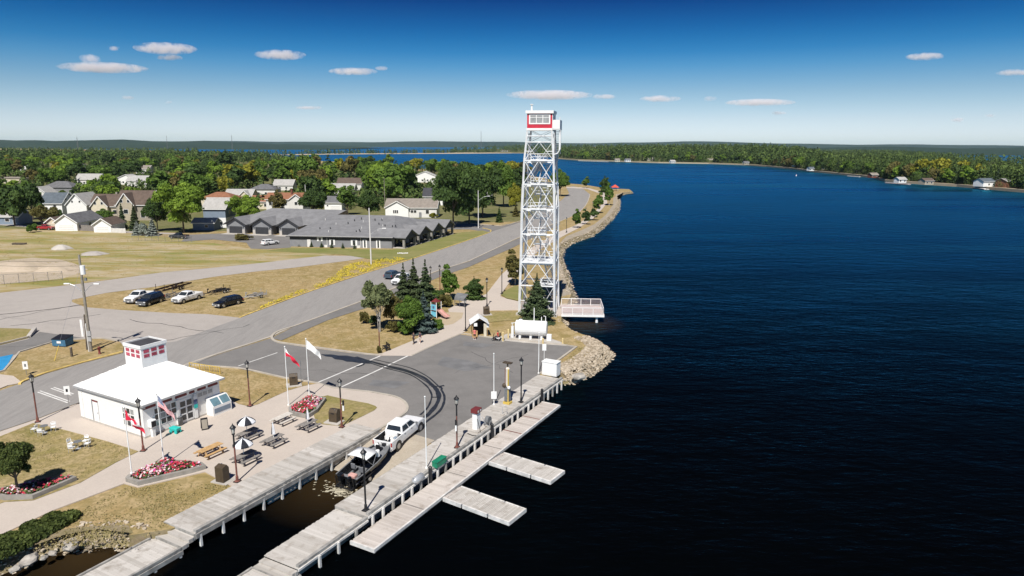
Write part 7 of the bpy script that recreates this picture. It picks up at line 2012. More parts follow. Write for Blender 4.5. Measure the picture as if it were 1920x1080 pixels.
# ================================================================ vegetation
LEAFM = {
    'deep': tint_mat('deep_green_leaves', (0.026, 0.042, 0.012), (0.110, 0.140, 0.036), .7, .2),
    'green': tint_mat('mid_green_leaves', (0.051, 0.097, 0.018), (0.176, 0.280, 0.047), .7, .25, .35, (0.092, 0.158, 0.031)),
    'dark': tint_mat('dark_green_leaves', (0.027, 0.053, 0.016), (0.100, 0.158, 0.040), .7, .2, .3, (0.051, 0.094, 0.028)),
    'bright': tint_mat('bright_green_leaves', (0.084, 0.158, 0.018), (0.276, 0.400, 0.053), .7, .3, .2, (0.201, 0.280, 0.047)),
    'yellow': tint_mat('yellow_green_leaves', (0.116, 0.132, 0.016), (0.404, 0.381, 0.047), .7, .3, .25, (0.233, 0.233, 0.031)),
    'olive': tint_mat('olive_brown_leaves', (0.070, 0.070, 0.022), (0.225, 0.202, 0.062), .75, .25, .3, (0.155, 0.116, 0.047)),
    'ash': tint_mat('pale_ash_leaves', (0.070, 0.097, 0.039), (0.256, 0.287, 0.132), .75, .25, .1, (0.155, 0.171, 0.078)),
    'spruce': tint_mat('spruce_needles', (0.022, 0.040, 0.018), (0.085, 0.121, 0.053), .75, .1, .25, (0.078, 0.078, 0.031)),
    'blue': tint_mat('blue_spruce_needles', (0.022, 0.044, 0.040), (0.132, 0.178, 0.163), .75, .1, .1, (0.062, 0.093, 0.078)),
    'silver': tint_mat('silver_leaves', (0.132, 0.163, 0.132), (0.404, 0.443, 0.389), .75, .15, .1, (0.310, 0.342, 0.310)),
    'far': tint_mat('far_wood_leaves', (0.026, 0.052, 0.018), (0.117, 0.170, 0.045), .8, .15),
}
NP = np.random.default_rng(11)
def unit(v): return v / np.maximum(np.linalg.norm(v, axis=-1, keepdims=True), 1e-9)
def leaf_mesh(name, c, nrm, size, tint, aspect=1.0, flat=0.0):
    """one quad per leaf clump"""
    N = len(c)
    r_ = unit(NP.normal(size=(N, 3)))
    n = unit(nrm)
    a = unit(np.cross(n, r_)); b = np.cross(n, a)
    s = np.asarray(size).reshape(-1, 1)
    a = a * s * aspect; b = b * s / aspect
    j = lambda: 1 + NP.uniform(-.35, .35, (N, 1))
    bend = n * s * .25
    v = np.stack([c + a * j() - bend, c + b * j(), c - a * j() - bend, c - b * j()], 1).reshape(-1, 3)
    me = bpy.data.meshes.new(name)
    me.vertices.add(4 * N); me.vertices.foreach_set('co', v.astype(np.float32).ravel())
    me.loops.add(4 * N); me.loops.foreach_set('vertex_index', np.arange(4 * N, dtype=np.int32))
    me.polygons.add(N); me.polygons.foreach_set('loop_start', np.arange(0, 4 * N, 4, dtype=np.int32)); me.polygons.foreach_set('loop_total', np.full(N, 4, dtype=np.int32))
    me.update(); me.validate()
    at = me.attributes.new('tint', 'FLOAT', 'FACE'); at.data.foreach_set('value', np.asarray(tint, dtype=np.float32))
    return me
def ball_dirs(n):
    return unit(NP.normal(size=(n, 3)))
def broad_crown(H, Rr, z0, n, size, lobes=12, rough=.5, top=1.0):
    """points spread through the shells of many overlapping lobes"""
    cz = (z0 + H) / 2; hz = (H - z0) / 2
    cs, rs = [np.array([0, 0, cz])], [min(Rr, hz) * .72]
    for k in range(lobes):
        d = ball_dirs(1)[0]; d[2] = d[2] * .9 + .1
        q = NP.uniform(.45, .92)
        cs.append(np.array([d[0] * Rr * q, d[1] * Rr * q, cz + d[2] * hz * q * top])); rs.append(min(Rr, hz) * NP.uniform(.17, .44))
    cs, rs = np.array(cs), np.array(rs)
    w_ = rs ** 2; k = NP.choice(len(rs), n, p=w_ / w_.sum())
    d = ball_dirs(n); d[:, 2] = np.where(d[:, 2] < -.35, -d[:, 2], d[:, 2])
    p = cs[k] + d * rs[k, None] * NP.uniform(.55, 1.12, (n, 1))
    lob_t = NP.uniform(0, .5, len(rs))
    t = np.clip(lob_t[k] + NP.uniform(0, .5, n), 0, 1)
    nr = d + NP.normal(size=(n, 3)) * rough
    keep = p[:, 2] > z0 * .85
    return p[keep], nr[keep], (size * np.exp(NP.normal(0, .38, n)))[keep], t[keep]
def cone_crown(H, Rr, z0, n, size, droop=.25, tiers=14, gap=.35):
    """drooping whorls of a spruce"""
    u = NP.uniform(0, 1, n); tier = np.floor((1 - np.sqrt(u)) * tiers + NP.uniform(-.15, .15, n)); f = np.clip(tier / tiers, 0, .98)
    z = z0 + (H - z0) * f
    nb = 9; ang = (NP.integers(0, nb, n) + tier * .37) * 2 * np.pi / nb + NP.normal(size=n) * .16
    rad = Rr * (1 - f) ** .9 * (.75 + .25 * np.sin(tier * 2.4 + ang * 2)) ; r_ = rad * np.sqrt(NP.uniform(.02, 1, n))
    p = np.stack([r_ * np.cos(ang), r_ * np.sin(ang), z - droop * r_ + NP.uniform(-.5, .5, n) * (H - z0) / tiers * gap], 1)
    nr = np.stack([np.cos(ang) * .5, np.sin(ang) * .5, np.ones(n)], 1) + NP.normal(size=(n, 3)) * .35
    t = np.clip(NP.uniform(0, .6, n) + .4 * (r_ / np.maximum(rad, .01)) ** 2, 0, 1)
    tip = NP.uniform(0, 1, n) < .012
    p[tip] = np.stack([NP.normal(size=tip.sum()) * .04, NP.normal(size=tip.sum()) * .04, H + NP.uniform(-.06 * H, .04 * H, tip.sum())], 1)
    return p, nr, size * NP.uniform(.6, 1.4, n) * (1 - .35 * f) * np.where(tip, .45, 1.0), t
def trunk_mesh(H, r, z1, lean=.03, limbs=5, Rr=2.0, m='bark', multi=1):
    mb = MB(); rr = random.Random(int(H * 100 + Rr * 10))
    for q in range(multi):
        ox, oy = (0, 0) if multi == 1 else (math.cos(q * 2.1) * .25, math.sin(q * 2.1) * .25)
        top_ = (ox * 4 + lean * H, oy * 4, z1 + (H - z1) * .6)
        mb.tube([(ox, oy, -.1), (ox * 1.6, oy * 1.6, z1 * .6), top_], [r, r * .8, r * .25], 7)
        for k in range(limbs):
            a = rr.uniform(0, 6.28); z = z1 * rr.uniform(.7, 1.1); L_ = Rr * rr.uniform(.5, .8)
            mb.tube([(ox, oy, z), (ox + math.cos(a) * L_ * .5, oy + math.sin(a) * L_ * .5, z + L_ * .5), (ox + math.cos(a) * L_, oy + math.sin(a) * L_, z + L_ * .9)], [r * .5, r * .32, r * .12], 5)
    me = mb.mesh('trunk'); me.materials.append(MT[m]); return me
# prototypes, all 10 m tall
PROTO = {}
def add_proto(key, crown, trunk): 
    me = leaf_mesh('crown', *crown); me.materials.append(LEAFM['green']); PROTO[key] = (me, trunk)
for k in range(6):
    add_proto('broad%d' % k, broad_crown(10, (3.9, 4.6, 3.4, 4.2, 5.0, 3.0)[k], (.9, .8, 1.2, .7, 1.0, .6)[k], 3400, .31, 13 + k, .5), trunk_mesh(10, .25, 3.0, .01, 5, 3))
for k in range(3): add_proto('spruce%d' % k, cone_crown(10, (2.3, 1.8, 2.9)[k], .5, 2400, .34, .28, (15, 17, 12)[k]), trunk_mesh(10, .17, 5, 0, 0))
for k in range(2): add_proto('fine%d' % k, broad_crown(10, (4.4, 5.2)[k], (1.3, 1.1)[k], 15000, .155, 22, .6), trunk_mesh(10, .22, 3.2, .01, 8, 3.4))
add_proto('fine2', broad_crown(10, 4.6, 2.6, 13000, .15, 22, .6), trunk_mesh(10, .3, 3.4, .02, 8, 3.2))
add_proto('aspen', broad_crown(10, 3.2, 1.2, 5000, .25, 15, .6, 1.1), trunk_mesh(10, .16, 3, .0, 5, 2, 'bark_white'))
add_proto('ash', broad_crown(10, 4.2, 3.6, 6000, .22, 18, .7), trunk_mesh(10, .13, 4, .0, 6, 3, 'bark_white', 3))
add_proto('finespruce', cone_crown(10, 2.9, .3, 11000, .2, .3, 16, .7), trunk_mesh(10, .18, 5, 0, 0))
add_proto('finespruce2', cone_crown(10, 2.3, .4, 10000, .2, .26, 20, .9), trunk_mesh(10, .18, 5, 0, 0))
add_proto('pine', [np.concatenate(q) for q in zip(cone_crown(10, 4.2, .6, 6500, .24, .05, 8, .8), broad_crown(9, 3.3, 1.0, 4500, .24, 14, .6))], trunk_mesh(10, .22, 5, .0, 3, 2.5))
add_proto('broadpine', [np.concatenate(q) for q in zip(cone_crown(10, 4.1, .4, 11000, .2, .12, 11, 1.0), cone_crown(8.6, 3.6, .8, 4000, .2, .3, 8, 1.2))], trunk_mesh(10, .22, 5, .0, 3, 2.5))
add_proto('shrub', broad_crown(10, 7.5, .2, 3600, .75, 16, .6), trunk_mesh(5, .3, 2, 0, 6, 5))
add_proto('column', cone_crown(10, 2.0, .1, 3000, .34, .1, 20, 1.0), trunk_mesh(8, .2, 2, 0, 0))
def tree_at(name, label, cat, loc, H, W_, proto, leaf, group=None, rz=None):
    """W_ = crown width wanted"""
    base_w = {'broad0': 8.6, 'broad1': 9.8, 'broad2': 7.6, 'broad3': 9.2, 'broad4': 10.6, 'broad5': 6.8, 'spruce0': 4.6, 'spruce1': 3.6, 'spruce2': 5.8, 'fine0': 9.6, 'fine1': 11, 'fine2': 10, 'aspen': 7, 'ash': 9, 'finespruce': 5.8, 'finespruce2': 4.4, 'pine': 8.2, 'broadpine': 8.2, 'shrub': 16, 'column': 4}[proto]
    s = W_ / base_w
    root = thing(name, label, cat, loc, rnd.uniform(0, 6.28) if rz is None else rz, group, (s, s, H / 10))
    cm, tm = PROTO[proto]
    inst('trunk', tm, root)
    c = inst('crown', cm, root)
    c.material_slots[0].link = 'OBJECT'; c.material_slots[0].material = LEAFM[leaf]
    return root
def px_height(p, ytop):
    lo, hi = 0, 60
    for _ in range(36):
        m_ = (lo + hi) / 2; v = Vector((p.x, p.y, m_ - CAM_H)); py = 540 - F_PX * v.dot(up) / v.dot(fw)
        if py > ytop: lo = m_
        else: hi = m_
    return lo
def tree_px(name, label, cat, x, y, ytop, wpx, proto, leaf, group=None, z=0.0, k=1.0):
    p = g(x, y, z); H = px_height(p, ytop) - z
    d = Vector((p.x, p.y, p.z - CAM_H)).dot(fw)
    return tree_at(name, label, cat, p, H, wpx * d / F_PX * k, proto, leaf, group)
T_ = 'tree'
NAMED = [
    ('broadleaf_tree', 'large bright green tree in front of the taupe house', 345, 437, 342, 92, 'fine1', 'bright'), ('broadleaf_tree', 'olive-brown tree beside the red pickup', 80, 427, 384, 58, 'fine2', 'olive'),
    ('broadleaf_tree', 'tall dark tree at the far left above the grey bungalow', 28, 424, 338, 70, 'broad1', 'dark'), ('broadleaf_tree', 'dark tree right of the far-left dark tree', 62, 412, 345, 50, 'broad0', 'dark'), ('broadleaf_tree', 'dark green tree cut by the left edge', -12, 416, 340, 70, 'broad4', 'dark'),
    ('spruce_tree', 'dark spruce in front of the beige house', 231, 428, 377, 20, 'finespruce', 'spruce'), ('spruce_tree', 'dark spruce in front of the taupe house', 254, 432, 383, 24, 'finespruce2', 'spruce'), ('broadleaf_tree', 'dark shaded tree between the taupe house and bright tree', 296, 434, 362, 52, 'fine0', 'dark'),
    ('silver_shrub', 'silvery shrub before the fence, left one', 258, 441, 414, 22, 'column', 'silver'), ('silver_shrub', 'silvery shrub before the fence, middle one', 271, 442, 420, 24, 'shrub', 'silver'), ('silver_shrub', 'silvery shrub before the fence, tallest at right', 287, 442, 409, 26, 'column', 'silver'),
    ('broadleaf_tree', 'bushy green tree in front of the beige house', 197, 418, 391, 40, 'fine0', 'green'), ('broadleaf_tree', 'round yellow-green tree left of the rust roofed house', 461, 425, 366, 66, 'fine1', 'bright'), ('pine_tree', 'brownish green columnar tree before the two-storey house', 523, 407, 351, 36, 'pine', 'olive'),
    ('broadleaf_tree', 'dark leafy tree right of the two-storey house', 588, 408, 350, 56, 'fine0', 'dark'), ('broadleaf_tree', 'yellow-topped tree above the white garage', 597, 374, 329, 72, 'broad4', 'yellow'), ('broadleaf_tree', 'round dark tree behind the grey roof', 692, 411, 354, 52, 'fine0', 'dark'), ('broadleaf_tree', 'green tree left of the round dark tree', 652, 403, 347, 42, 'broad2', 'green'),
    ('broadleaf_tree', 'big spreading green tree above the white bungalow', 742, 378, 300, 78, 'broad1', 'green'), ('broadleaf_tree', 'big pale-topped tree left of the bungalow pole', 706, 372, 303, 60, 'broad3', 'bright'), ('broadleaf_tree', 'bushy tree behind the bungalow ridge', 768, 374, 330, 50, 'broad0', 'dark'),
    ('broadleaf_tree', 'large dark tree right of the white bungalow', 850, 428, 302, 92, 'fine1', 'dark'), ('broadleaf_tree', 'large dark tree behind the corner lawn', 905, 408, 312, 84, 'fine1', 'dark'), ('broadleaf_tree', 'tall green tree left of the tower', 944, 388, 300, 60, 'fine0', 'green'), ('broadleaf_tree', 'dark tree behind the tower left legs', 975, 374, 312, 46, 'broad2', 'dark'), ('broadleaf_tree', 'dark tree filling between the two large dark trees', 880, 420, 335, 60, 'broad0', 'dark'),
    ('broadleaf_tree', 'yellow-green tree just left of the tower', 967, 400, 342, 32, 'fine0', 'yellow'), ('cedar_bush', 'cone-shaped cedar on the corner lawn', 936, 417, 388, 16, 'column', 'dark'), ('cedar_bush', 'second cedar bush under the yellow-green tree', 967, 406, 384, 17, 'column', 'olive'), ('broadleaf_tree', 'rounded green tree right behind the tower', 1050, 368, 316, 44, 'fine0', 'green'),
    ('young_tree', 'young shore tree nearest the walkway lamp', 1080, 428, 393, 22, 'aspen', 'green'), ('young_tree', 'dark young shore tree, second along the walkway', 1097, 421, 393, 22, 'aspen', 'dark'), ('young_tree', 'low dark shore tree, third along the walkway', 1114, 413, 391, 20, 'broad0', 'dark'), ('young_tree', 'green shore tree, fourth along the walkway', 1122, 400, 363, 25, 'aspen', 'green'), ('young_tree', 'green shore tree below the red shelter', 1142, 385, 345, 23, 'aspen', 'green'), ('pine_tree', 'dark pine left of the red shelter', 1133, 361, 328, 24, 'pine', 'dark'), ('young_tree', 'thin young tree at the bend of the road', 1098, 353, 332, 18, 'aspen', 'green'),
    ('broadleaf_tree', 'tall green tree rising behind the middle houses', 573, 352, 284, 56, 'broad1', 'green'), ('spruce_tree', 'tall dark conifer right of the tall middle tree', 617, 346, 281, 34, 'spruce2', 'spruce'), ('broadleaf_tree', 'broad green tree left of the tall middle tree', 530, 346, 292, 54, 'broad3', 'green'), ('broadleaf_tree', 'dark tree between the tall conifer and brown roof', 655, 341, 292, 40, 'broad2', 'olive'),
    ('broadleaf_tree', 'dark green mass above the rust hip roof, left', 365, 352, 308, 60, 'broad4', 'dark'), ('broadleaf_tree', 'dark green mass above the pale gabled roof', 440, 346, 303, 56, 'broad1', 'dark'), ('pine_tree', 'dark ragged pine on the left town skyline', 425, 318, 280, 44, 'pine', 'dark'),
    ('ash_tree', 'pale many-stemmed tree with white trunks on the tan lawn', 712, 622, 533, 66, 'ash', 'ash'), ('spruce_tree', 'tall spruce of the park clump, left of three', 758, 586, 496, 58, 'finespruce', 'spruce'), ('spruce_tree', 'tall spruce of the park clump, middle of three', 777, 584, 488, 62, 'finespruce', 'spruce'), ('spruce_tree', 'tall spruce of the park clump, right of three', 799, 590, 490, 66, 'finespruce', 'spruce'),
    ('birch_tree', 'bushy green birch in the middle of the park clump', 772, 626, 552, 66, 'fine0', 'green'), ('broadleaf_tree', 'small green tree between the pale tree and the birch', 738, 614, 548, 46, 'fine0', 'olive'), ('spruce_tree', 'dark blue spruce at the front of the park clump', 795, 623, 548, 62, 'finespruce', 'blue'),
    ('aspen_tree', 'upright aspen behind the playset', 844, 563, 500, 42, 'aspen', 'green'), ('mugo_shrub', 'rounded dark pine shrub beside the walkway', 889, 561, 519, 46, 'pine', 'dark'), ('broadleaf_tree', 'olive-green tree left of the tower base', 966, 534, 472, 48, 'aspen', 'olive'), ('pine_tree', 'dense dark pine at the foot of the tower', 1006, 603, 516, 84, 'broadpine', 'spruce'),
    ('broadleaf_tree', 'small round tree growing in the lower left planter', 33, 921, 822, 92, 'fine2', 'deep'),
]
for nm, lab, x, y, yt, wp, pr, lf in NAMED:
    z = .4 if y > 900 else 0
    tree_px(nm, lab, 'shrub' if 'shrub' in nm or 'bush' in nm else T_, x, y, yt, wp, pr, lf, z=z)
# low bushes of the park clump and elsewhere
BUSH = [('low bush at the left end of the park clump', 685, 606, 584, 26, 'olive'), ('low bush under the pale many-stemmed tree', 701, 609, 590, 24, 'dark'), ('bronze bush in front of the birch', 738, 622, 601, 34, 'olive'), ('green bush left of the blue spruce', 763, 627, 604, 36, 'green'), ('green bush right of the blue spruce', 823, 619, 598, 26, 'green'), ('bronze round bush beside the arched bench', 838, 575, 552, 36, 'olive'), ('dark bush behind the bronze bush', 824, 568, 543, 38, 'dark'), ('green bush behind the playset', 812, 575, 548, 34, 'green'), ('small green bush on the field edge', 58, 436, 421, 24, 'green'), ('flat juniper on the complex driveway', 456, 450, 440, 40, 'olive'), ('round dark bush by the white bungalow', 727, 407, 396, 14, 'dark'), ('orange-flecked bush by the bungalow porch', 812, 408, 398, 24, 'yellow'), ('small dark bush right of the dark spruce hedge', 112, 416, 392, 24, 'dark'), ('small bush below the tan lawn lamp post', 711, 662, 648, 12, 'olive')]
for lab, x, y, yt, wp, lf in BUSH: tree_px('bush', lab, 'bush', x, y, yt, wp, 'shrub', lf)
for k, x in enumerate((562, 584, 603, 622, 643, 665)):
    tree_px('young_spruce', 'young spruce along the complex wall, %s from the left' % ('first', 'second', 'third', 'fourth', 'fifth', 'sixth')[k], T_, x, 462 + k * .9, 451 + k, 9, 'spruce2', 'spruce', 'young spruces along the complex wall')
# ---- hedge at lower left: one mass of foliage
P_ = []
rr = random.Random(4)
cs = [(g(x, y), r_) for x, y, r_ in ((-40, 1050, 1.3), (-10, 1040, 1.2), (15, 1032, 1.05), (40, 1018, 1.05), (62, 1006, 1.0), (85, 995, .95), (105, 985, .9), (122, 977, .8), (133, 970, .65), (20, 1014, .8), (62, 992, .8), (100, 975, .75))]
hc, hn, hs_, ht = [], [], [], []
for c, r_ in cs:
    n = int(2600 * r_); d = ball_dirs(n); d[:, 2] = abs(d[:, 2])
    hc.append(np.array([c.x, c.y, .1]) + d * np.array([r_, r_ * .85, r_ * .55]) * NP.uniform(.5, 1.15, (n, 1))); hn.append(d + NP.normal(size=(n, 3)) * .6); hs_.append(.10 * NP.uniform(.6, 1.5, n)); ht.append(np.clip(NP.uniform(0, .5) + NP.uniform(0, .6, n), 0, 1))
me = leaf_mesh('hedge', np.concatenate(hc), np.concatenate(hn), np.concatenate(hs_), np.concatenate(ht)); me.materials.append(LEAFM['deep'])
hd_ = thing('hedge', 'dense low green hedge at the lower left shore', 'hedge', (0, 0, 0)); inst('foliage', me, hd_)
# ---- town trees, one by one
HOUSE_PX = [(76, 128, 360, 404), (126, 183, 361, 409), (170, 232, 363, 408), (221, 296, 356, 413), (376, 429, 362, 427), (380, 436, 360, 391), (421, 477, 350, 380), (467, 515, 349, 368), (496, 572, 356, 402), (515, 547, 339, 357), (606, 640, 357, 395), (637, 680, 325, 357), (720, 820, 366, 408), (797, 826, 352, 385), (775, 815, 316, 342), (6, 33, 326, 345), (80, 135, 345, 366), (150, 178, 325, 347), (226, 250, 329, 346), (425, 840, 391, 470)]
rr = random.Random(21)
placed = 0; tries = 0
spots = []; SC = []
LFS = ['green', 'green', 'dark', 'dark', 'bright', 'olive', 'yellow', 'green', 'bright', 'green', 'bright', 'dark', 'green']
LM = [('the pinkish flat house', 18, 345), ('the grey hip roofed house', 108, 366), ('the pale blue roofed house', 164, 347), ('the half-buried white house', 237, 346), ('the tall taupe house', 258, 413), ('the plain white gabled house', 150, 409), ('the tall blue and white house', 404, 427), ('the rust hip roofed house', 408, 391), ('the cream gabled house', 447, 380), ('the mid grey hip roofed house', 492, 368), ('the pale metal roofed house', 531, 357), ('the two-storey rust roofed house', 560, 402), ('the white garage behind the complex', 625, 395), ('the deep brown roofed house', 655, 357), ('the white bungalow', 740, 408), ('the white waterside house', 797, 342), ('the tan roofed hidden house', 830, 352), ('the shaded dark roofed house', 900, 372), ('the tiny far white roof', 45, 322), ('the tan far roof', 268, 325), ('the far pale house', 390, 322)]
def blocked(x, y, wpx, hpx, p, slack=0.0):
    for hx0, hx1, hy0, hy1 in HOUSE_PX:
        if x + wpx * .5 > hx0 + 4 and x - wpx * .5 < hx1 - 4 and y > hy1 - 4 and y - hpx < hy1 - (hy1 - hy0) * (.25 if y < 360 else .12) - slack: return True
        if hx0 < x < hx1 and hy1 - 9 < y < hy1 + 1: return True
    return False
while placed < 298 and tries < 30000:
    tries += 1
    x = rr.uniform(-60, 985); y = 300 + 92 * rr.random() ** 1.5
    ylim = 300 if x < 520 else 300 + (x - 520) * .055
    if y < ylim + 2 or (x > 830 and y > 356) or (x > 960 and y > 345): continue
    p = g(x, y); d = math.hypot(p.x, p.y)
    con = rr.random() < .14
    H = rr.uniform(9, 16.5) if not con else rr.uniform(9, 16)
    Wd = H * rr.uniform(.8, 1.1) if not con else H * .42
    wpx, hpx = Wd * F_PX / d, H * F_PX / d * .97
    if blocked(x, y, wpx, hpx, p) or any((p - q).length < 5.0 for q in spots): continue
    spots.append(p); placed += 1
    lm = min(LM, key=lambda q: math.hypot((q[1] - x), (q[2] - 12 - y) * 3))
    lf = ('spruce' if rr.random() < .6 else 'dark') if con else rr.choice(LFS)
    SC.append((('conifer' if con else lf), lm[0], x, y, p, H, Wd, rr.choice(['spruce0', 'spruce1', 'spruce2']) if con else 'broad%d' % rr.randint(0, 5), lf))
ORD = ['first', 'second', 'third', 'fourth', 'fifth', 'sixth', 'seventh', 'eighth', 'ninth', 'tenth', 'eleventh', 'twelfth', 'thirteenth', 'fourteenth', 'fifteenth', 'sixteenth', 'seventeenth', 'eighteenth', 'nineteenth', 'twentieth']
def ordinal_labels(items, key, fmt):
    """items sorted into groups by key; returns label per item, counting from the left"""
    out = {}
    groups = {}
    for i, it in enumerate(items): groups.setdefault(key(it), []).append(i)
    for k_, idx in groups.items():
        idx.sort(key=lambda i: items[i][2])
        for n, i in enumerate(idx): out[i] = fmt(k_, (ORD[min(n, 19)] + ' from left, ') if len(idx) > 1 else '')
    return out
CW = {'green': 'mid green tree', 'dark': 'dark green tree', 'bright': 'bright green tree', 'olive': 'olive-brown tree', 'yellow': 'yellowish tree', 'conifer': 'dark conifer', 'spruce': 'dark conifer'}
labs = ordinal_labels(SC, lambda it: (it[0], it[1]), lambda k_, o_: '%s near %s%s' % (CW[k_[0]], k_[1], (', ' + o_[:-2]) if o_ else ''))
for i, it in enumerate(SC):
    tree_at('conifer_tree' if it[0] == 'conifer' else 'broadleaf_tree', labs[i], T_, it[4], it[5], it[6], it[7], it[8], 'town trees behind the houses')
# ---- woods that read as one mass
def wood(name, label, pts, hs, seed=1, q=30, mix=.3, cat='wood', leafkey='far', ls=1.0):
    """pts: (N,3) bases, hs heights; each tree a small cloud of leaf clumps"""
    pts = np.asarray(pts); N = len(pts); hs = np.asarray(hs)
    con = NP.uniform(0, 1, N) < mix
    c, n, s, t = [], [], [], []
    base_t = NP.uniform(0, .95, N)
    f = NP.uniform(0, 1, (N, q)); ang = NP.uniform(0, 2 * np.pi, (N, q)); rad = np.sqrt(NP.uniform(.15, 1, (N, q)))
    Rb = hs[:, None] * np.where(con[:, None], .2 * (1 - f) + .02, .36 * np.sqrt(np.clip(1 - (2 * f - .9) ** 2, .05, 1)))
    z = pts[:, 2:3] + hs[:, None] * (.12 + .9 * f)
    P = np.stack([pts[:, 0:1] + np.cos(ang) * rad * Rb, pts[:, 1:2] + np.sin(ang) * rad * Rb, z], -1)
    Nn = np.stack([np.cos(ang) * .8, np.sin(ang) * .8, np.full_like(f, .6)], -1) + NP.normal(size=(N, q, 3)) * .5
    S = ls * hs[:, None] * NP.uniform(.06, .13, (N, q)) * np.where(con[:, None], .75, 1)
    Tt = np.clip(base_t[:, None] * np.where(con[:, None], .35, 1) + NP.uniform(0, .4, (N, q)), 0, 1)
    me = leaf_mesh(name, P.reshape(-1, 3), Nn.reshape(-1, 3), S.ravel(), Tt.ravel()); me.materials.append(LEAFM[leafkey])
    o = link(bpy.data.objects.new(name, me)); tag(o, label, cat, kind='stuff'); return o
pts, hs = [], []
rr = random.Random(31)
while len(pts) < 3000:                                  # beyond the town
    x = rr.uniform(-140, 1000); y = 281.5 + 24 * rr.random() ** .8
    if x > 372 and y < 294.5 + max(0, (x - 400)) * .058: continue
    if x > 960 and y < 326: continue
    p = g(x, y); pts.append((p.x, p.y, 0)); hs.append(rr.uniform(8, 15))
upts, uhs = [], []
tr_ = 0
while len(upts) < 1900 and tr_ < 40000:                # hedges, gardens and saplings between the houses
    tr_ += 1
    x = rr.uniform(-60, 985); y = 300 + 95 * rr.random() ** 1.3
    if y < 302 + max(0, x - 520) * .055 or (x > 830 and y > 352) or (x > 960 and y > 342): continue
    p = g(x, y); d = math.hypot(p.x, p.y); H = rr.uniform(1.5, 8.5)
    if blocked(x, y, H * F_PX / d, H * F_PX / d, p, 1): continue
    upts.append((p.x, p.y, 0)); uhs.append(H)
wood('town_shrubbery', 'hedges and garden shrubs filling the ground between the town houses', upts, uhs, q=40, mix=.1)
wood('town_wood', 'continuous wood of town trees fading towards the horizon at left', pts, hs, q=34)
pts, hs = [], []
for x0, x1, n, off in ((420, 860, 260, 26), (560, 980, 200, 40), (330, 470, 60, 30), (790, 985, 200, 20)):
    for _ in range(n):
        x = rr.uniform(x0, x1); k = max(i for i in range(len(SB)) if g(x, 290, WATER_Z).x >= -1e9 and True) if False else None
        # front line of the sandbar at this bearing
        yy = 293 - (x - 400) * .0115; p = g(x, yy, WATER_Z); pts.append((p.x, p.y + off + rr.uniform(0, 40), .5)); hs.append(rr.uniform(5, 14))
wood('sandbar_wood', 'line of small trees along the distant sandbar', pts, hs, q=24, mix=.2)
# far shore: front row as single trees, the rest as one wood
FSn = np.array([[p.x, p.y] for p in FS])
def fs_point(x_px, inland):
    """point inland of the far shore at a given pixel column"""
    for a, b, (pa, pb) in [(FS[i], FS[i + 1], (i, i + 1)) for i in range(len(FS) - 1)]:
        def col(p): v = Vector((p.x, p.y, p.z - CAM_H)); return 960 + F_PX * v.dot(rt) / v.dot(fw)
        ca, cb = col(a), col(b)
        if ca <= x_px <= cb:
            t = (x_px - ca) / (cb - ca); p = a.lerp(b, t); return Vector((p.x + .38 * inland, p.y + .925 * inland, 0))
def fs_h(d, x_px=0):
    t = min(1, max(0, (x_px - 1380) / 260)); return _fs_h(d) * (1 if d < 4 else 1 - .78 * t * t * (3 - 2 * t))
def _fs_h(d):
    R_ = [(0, 0), (3, .7), (14, 1.6), (45, 4), (160, 9), (600, 14), (1800, 20), (3500, 24)]
    for (a, ha), (b, hb) in zip(R_, R_[1:]):
        if d <= b: return ha + (hb - ha) * (d - a) / (b - a)
    return 24
pts, hs = [], []
for _ in range(4200):
    x = rr.uniform(842, 2000) if rr.random() < .8 else rr.uniform(1000, 1500)
    inl = 14 + 900 * rr.random() ** 2.2
    p = fs_point(x, inl)
    if p is None: continue
    gap = (1228 < x < 1236) or (1322 < x < 1332) or (1195 < x < 1204)
    if gap and inl < 120: continue
    pts.append((p.x, p.y, fs_h(inl, x) - .3)); hs.append(rr.uniform(9, 20) * (.78 if x > 1560 else 1) * (1.1 if 1280 < x < 1420 and rr.random() < .3 else 1))
for _ in range(1500):
    x = rr.uniform(1500, 3350); inl = rr.uniform(60, 2600); p = fs_point(x, inl)
    if p is not None: pts.append((p.x, p.y, fs_h(inl, x) - .3)); hs.append(rr.uniform(9, 14))
for _ in range(900):
    x = rr.uniform(985, 1990); inl = rr.uniform(2.5, 12); p = fs_point(x, inl)
    if p is None or 1838 < x < 1872 or 1885 < x < 1915 or rr.random() < .5 + .5 * math.sin(x * .09): continue
    pts.append((p.x, p.y, fs_h(inl, x) - .3)); hs.append(rr.uniform(2.5, 8))
near_i = [i for i, p in enumerate(pts) if math.hypot(p[0], p[1]) < 900]; far_i = [i for i, p in enumerate(pts) if math.hypot(p[0], p[1]) >= 900]
wood('far_shore_wood', 'long unbroken wood along the far shore of the lake', [pts[i] for i in far_i], [hs[i] for i in far_i], q=60, mix=.4, ls=.62)
wood('near_shore_wood', 'dense wood behind the cottages on the right-hand far shore', [pts[i] for i in near_i], [hs[i] for i in near_i], q=190, mix=.35, ls=.36)
x = 1000.0; SL = []
STR = [(1085, 'left of the marina jetty'), (1222, 'past the marina jetty'), (1332, 'past the grey cottage'), (1495, 'past the tan cabin'), (1610, 'between white cottages'), (1735, 'left of the yellow-green tree'), (1858, 'right of the yellow-green tree'), (3000, 'at the right edge')]
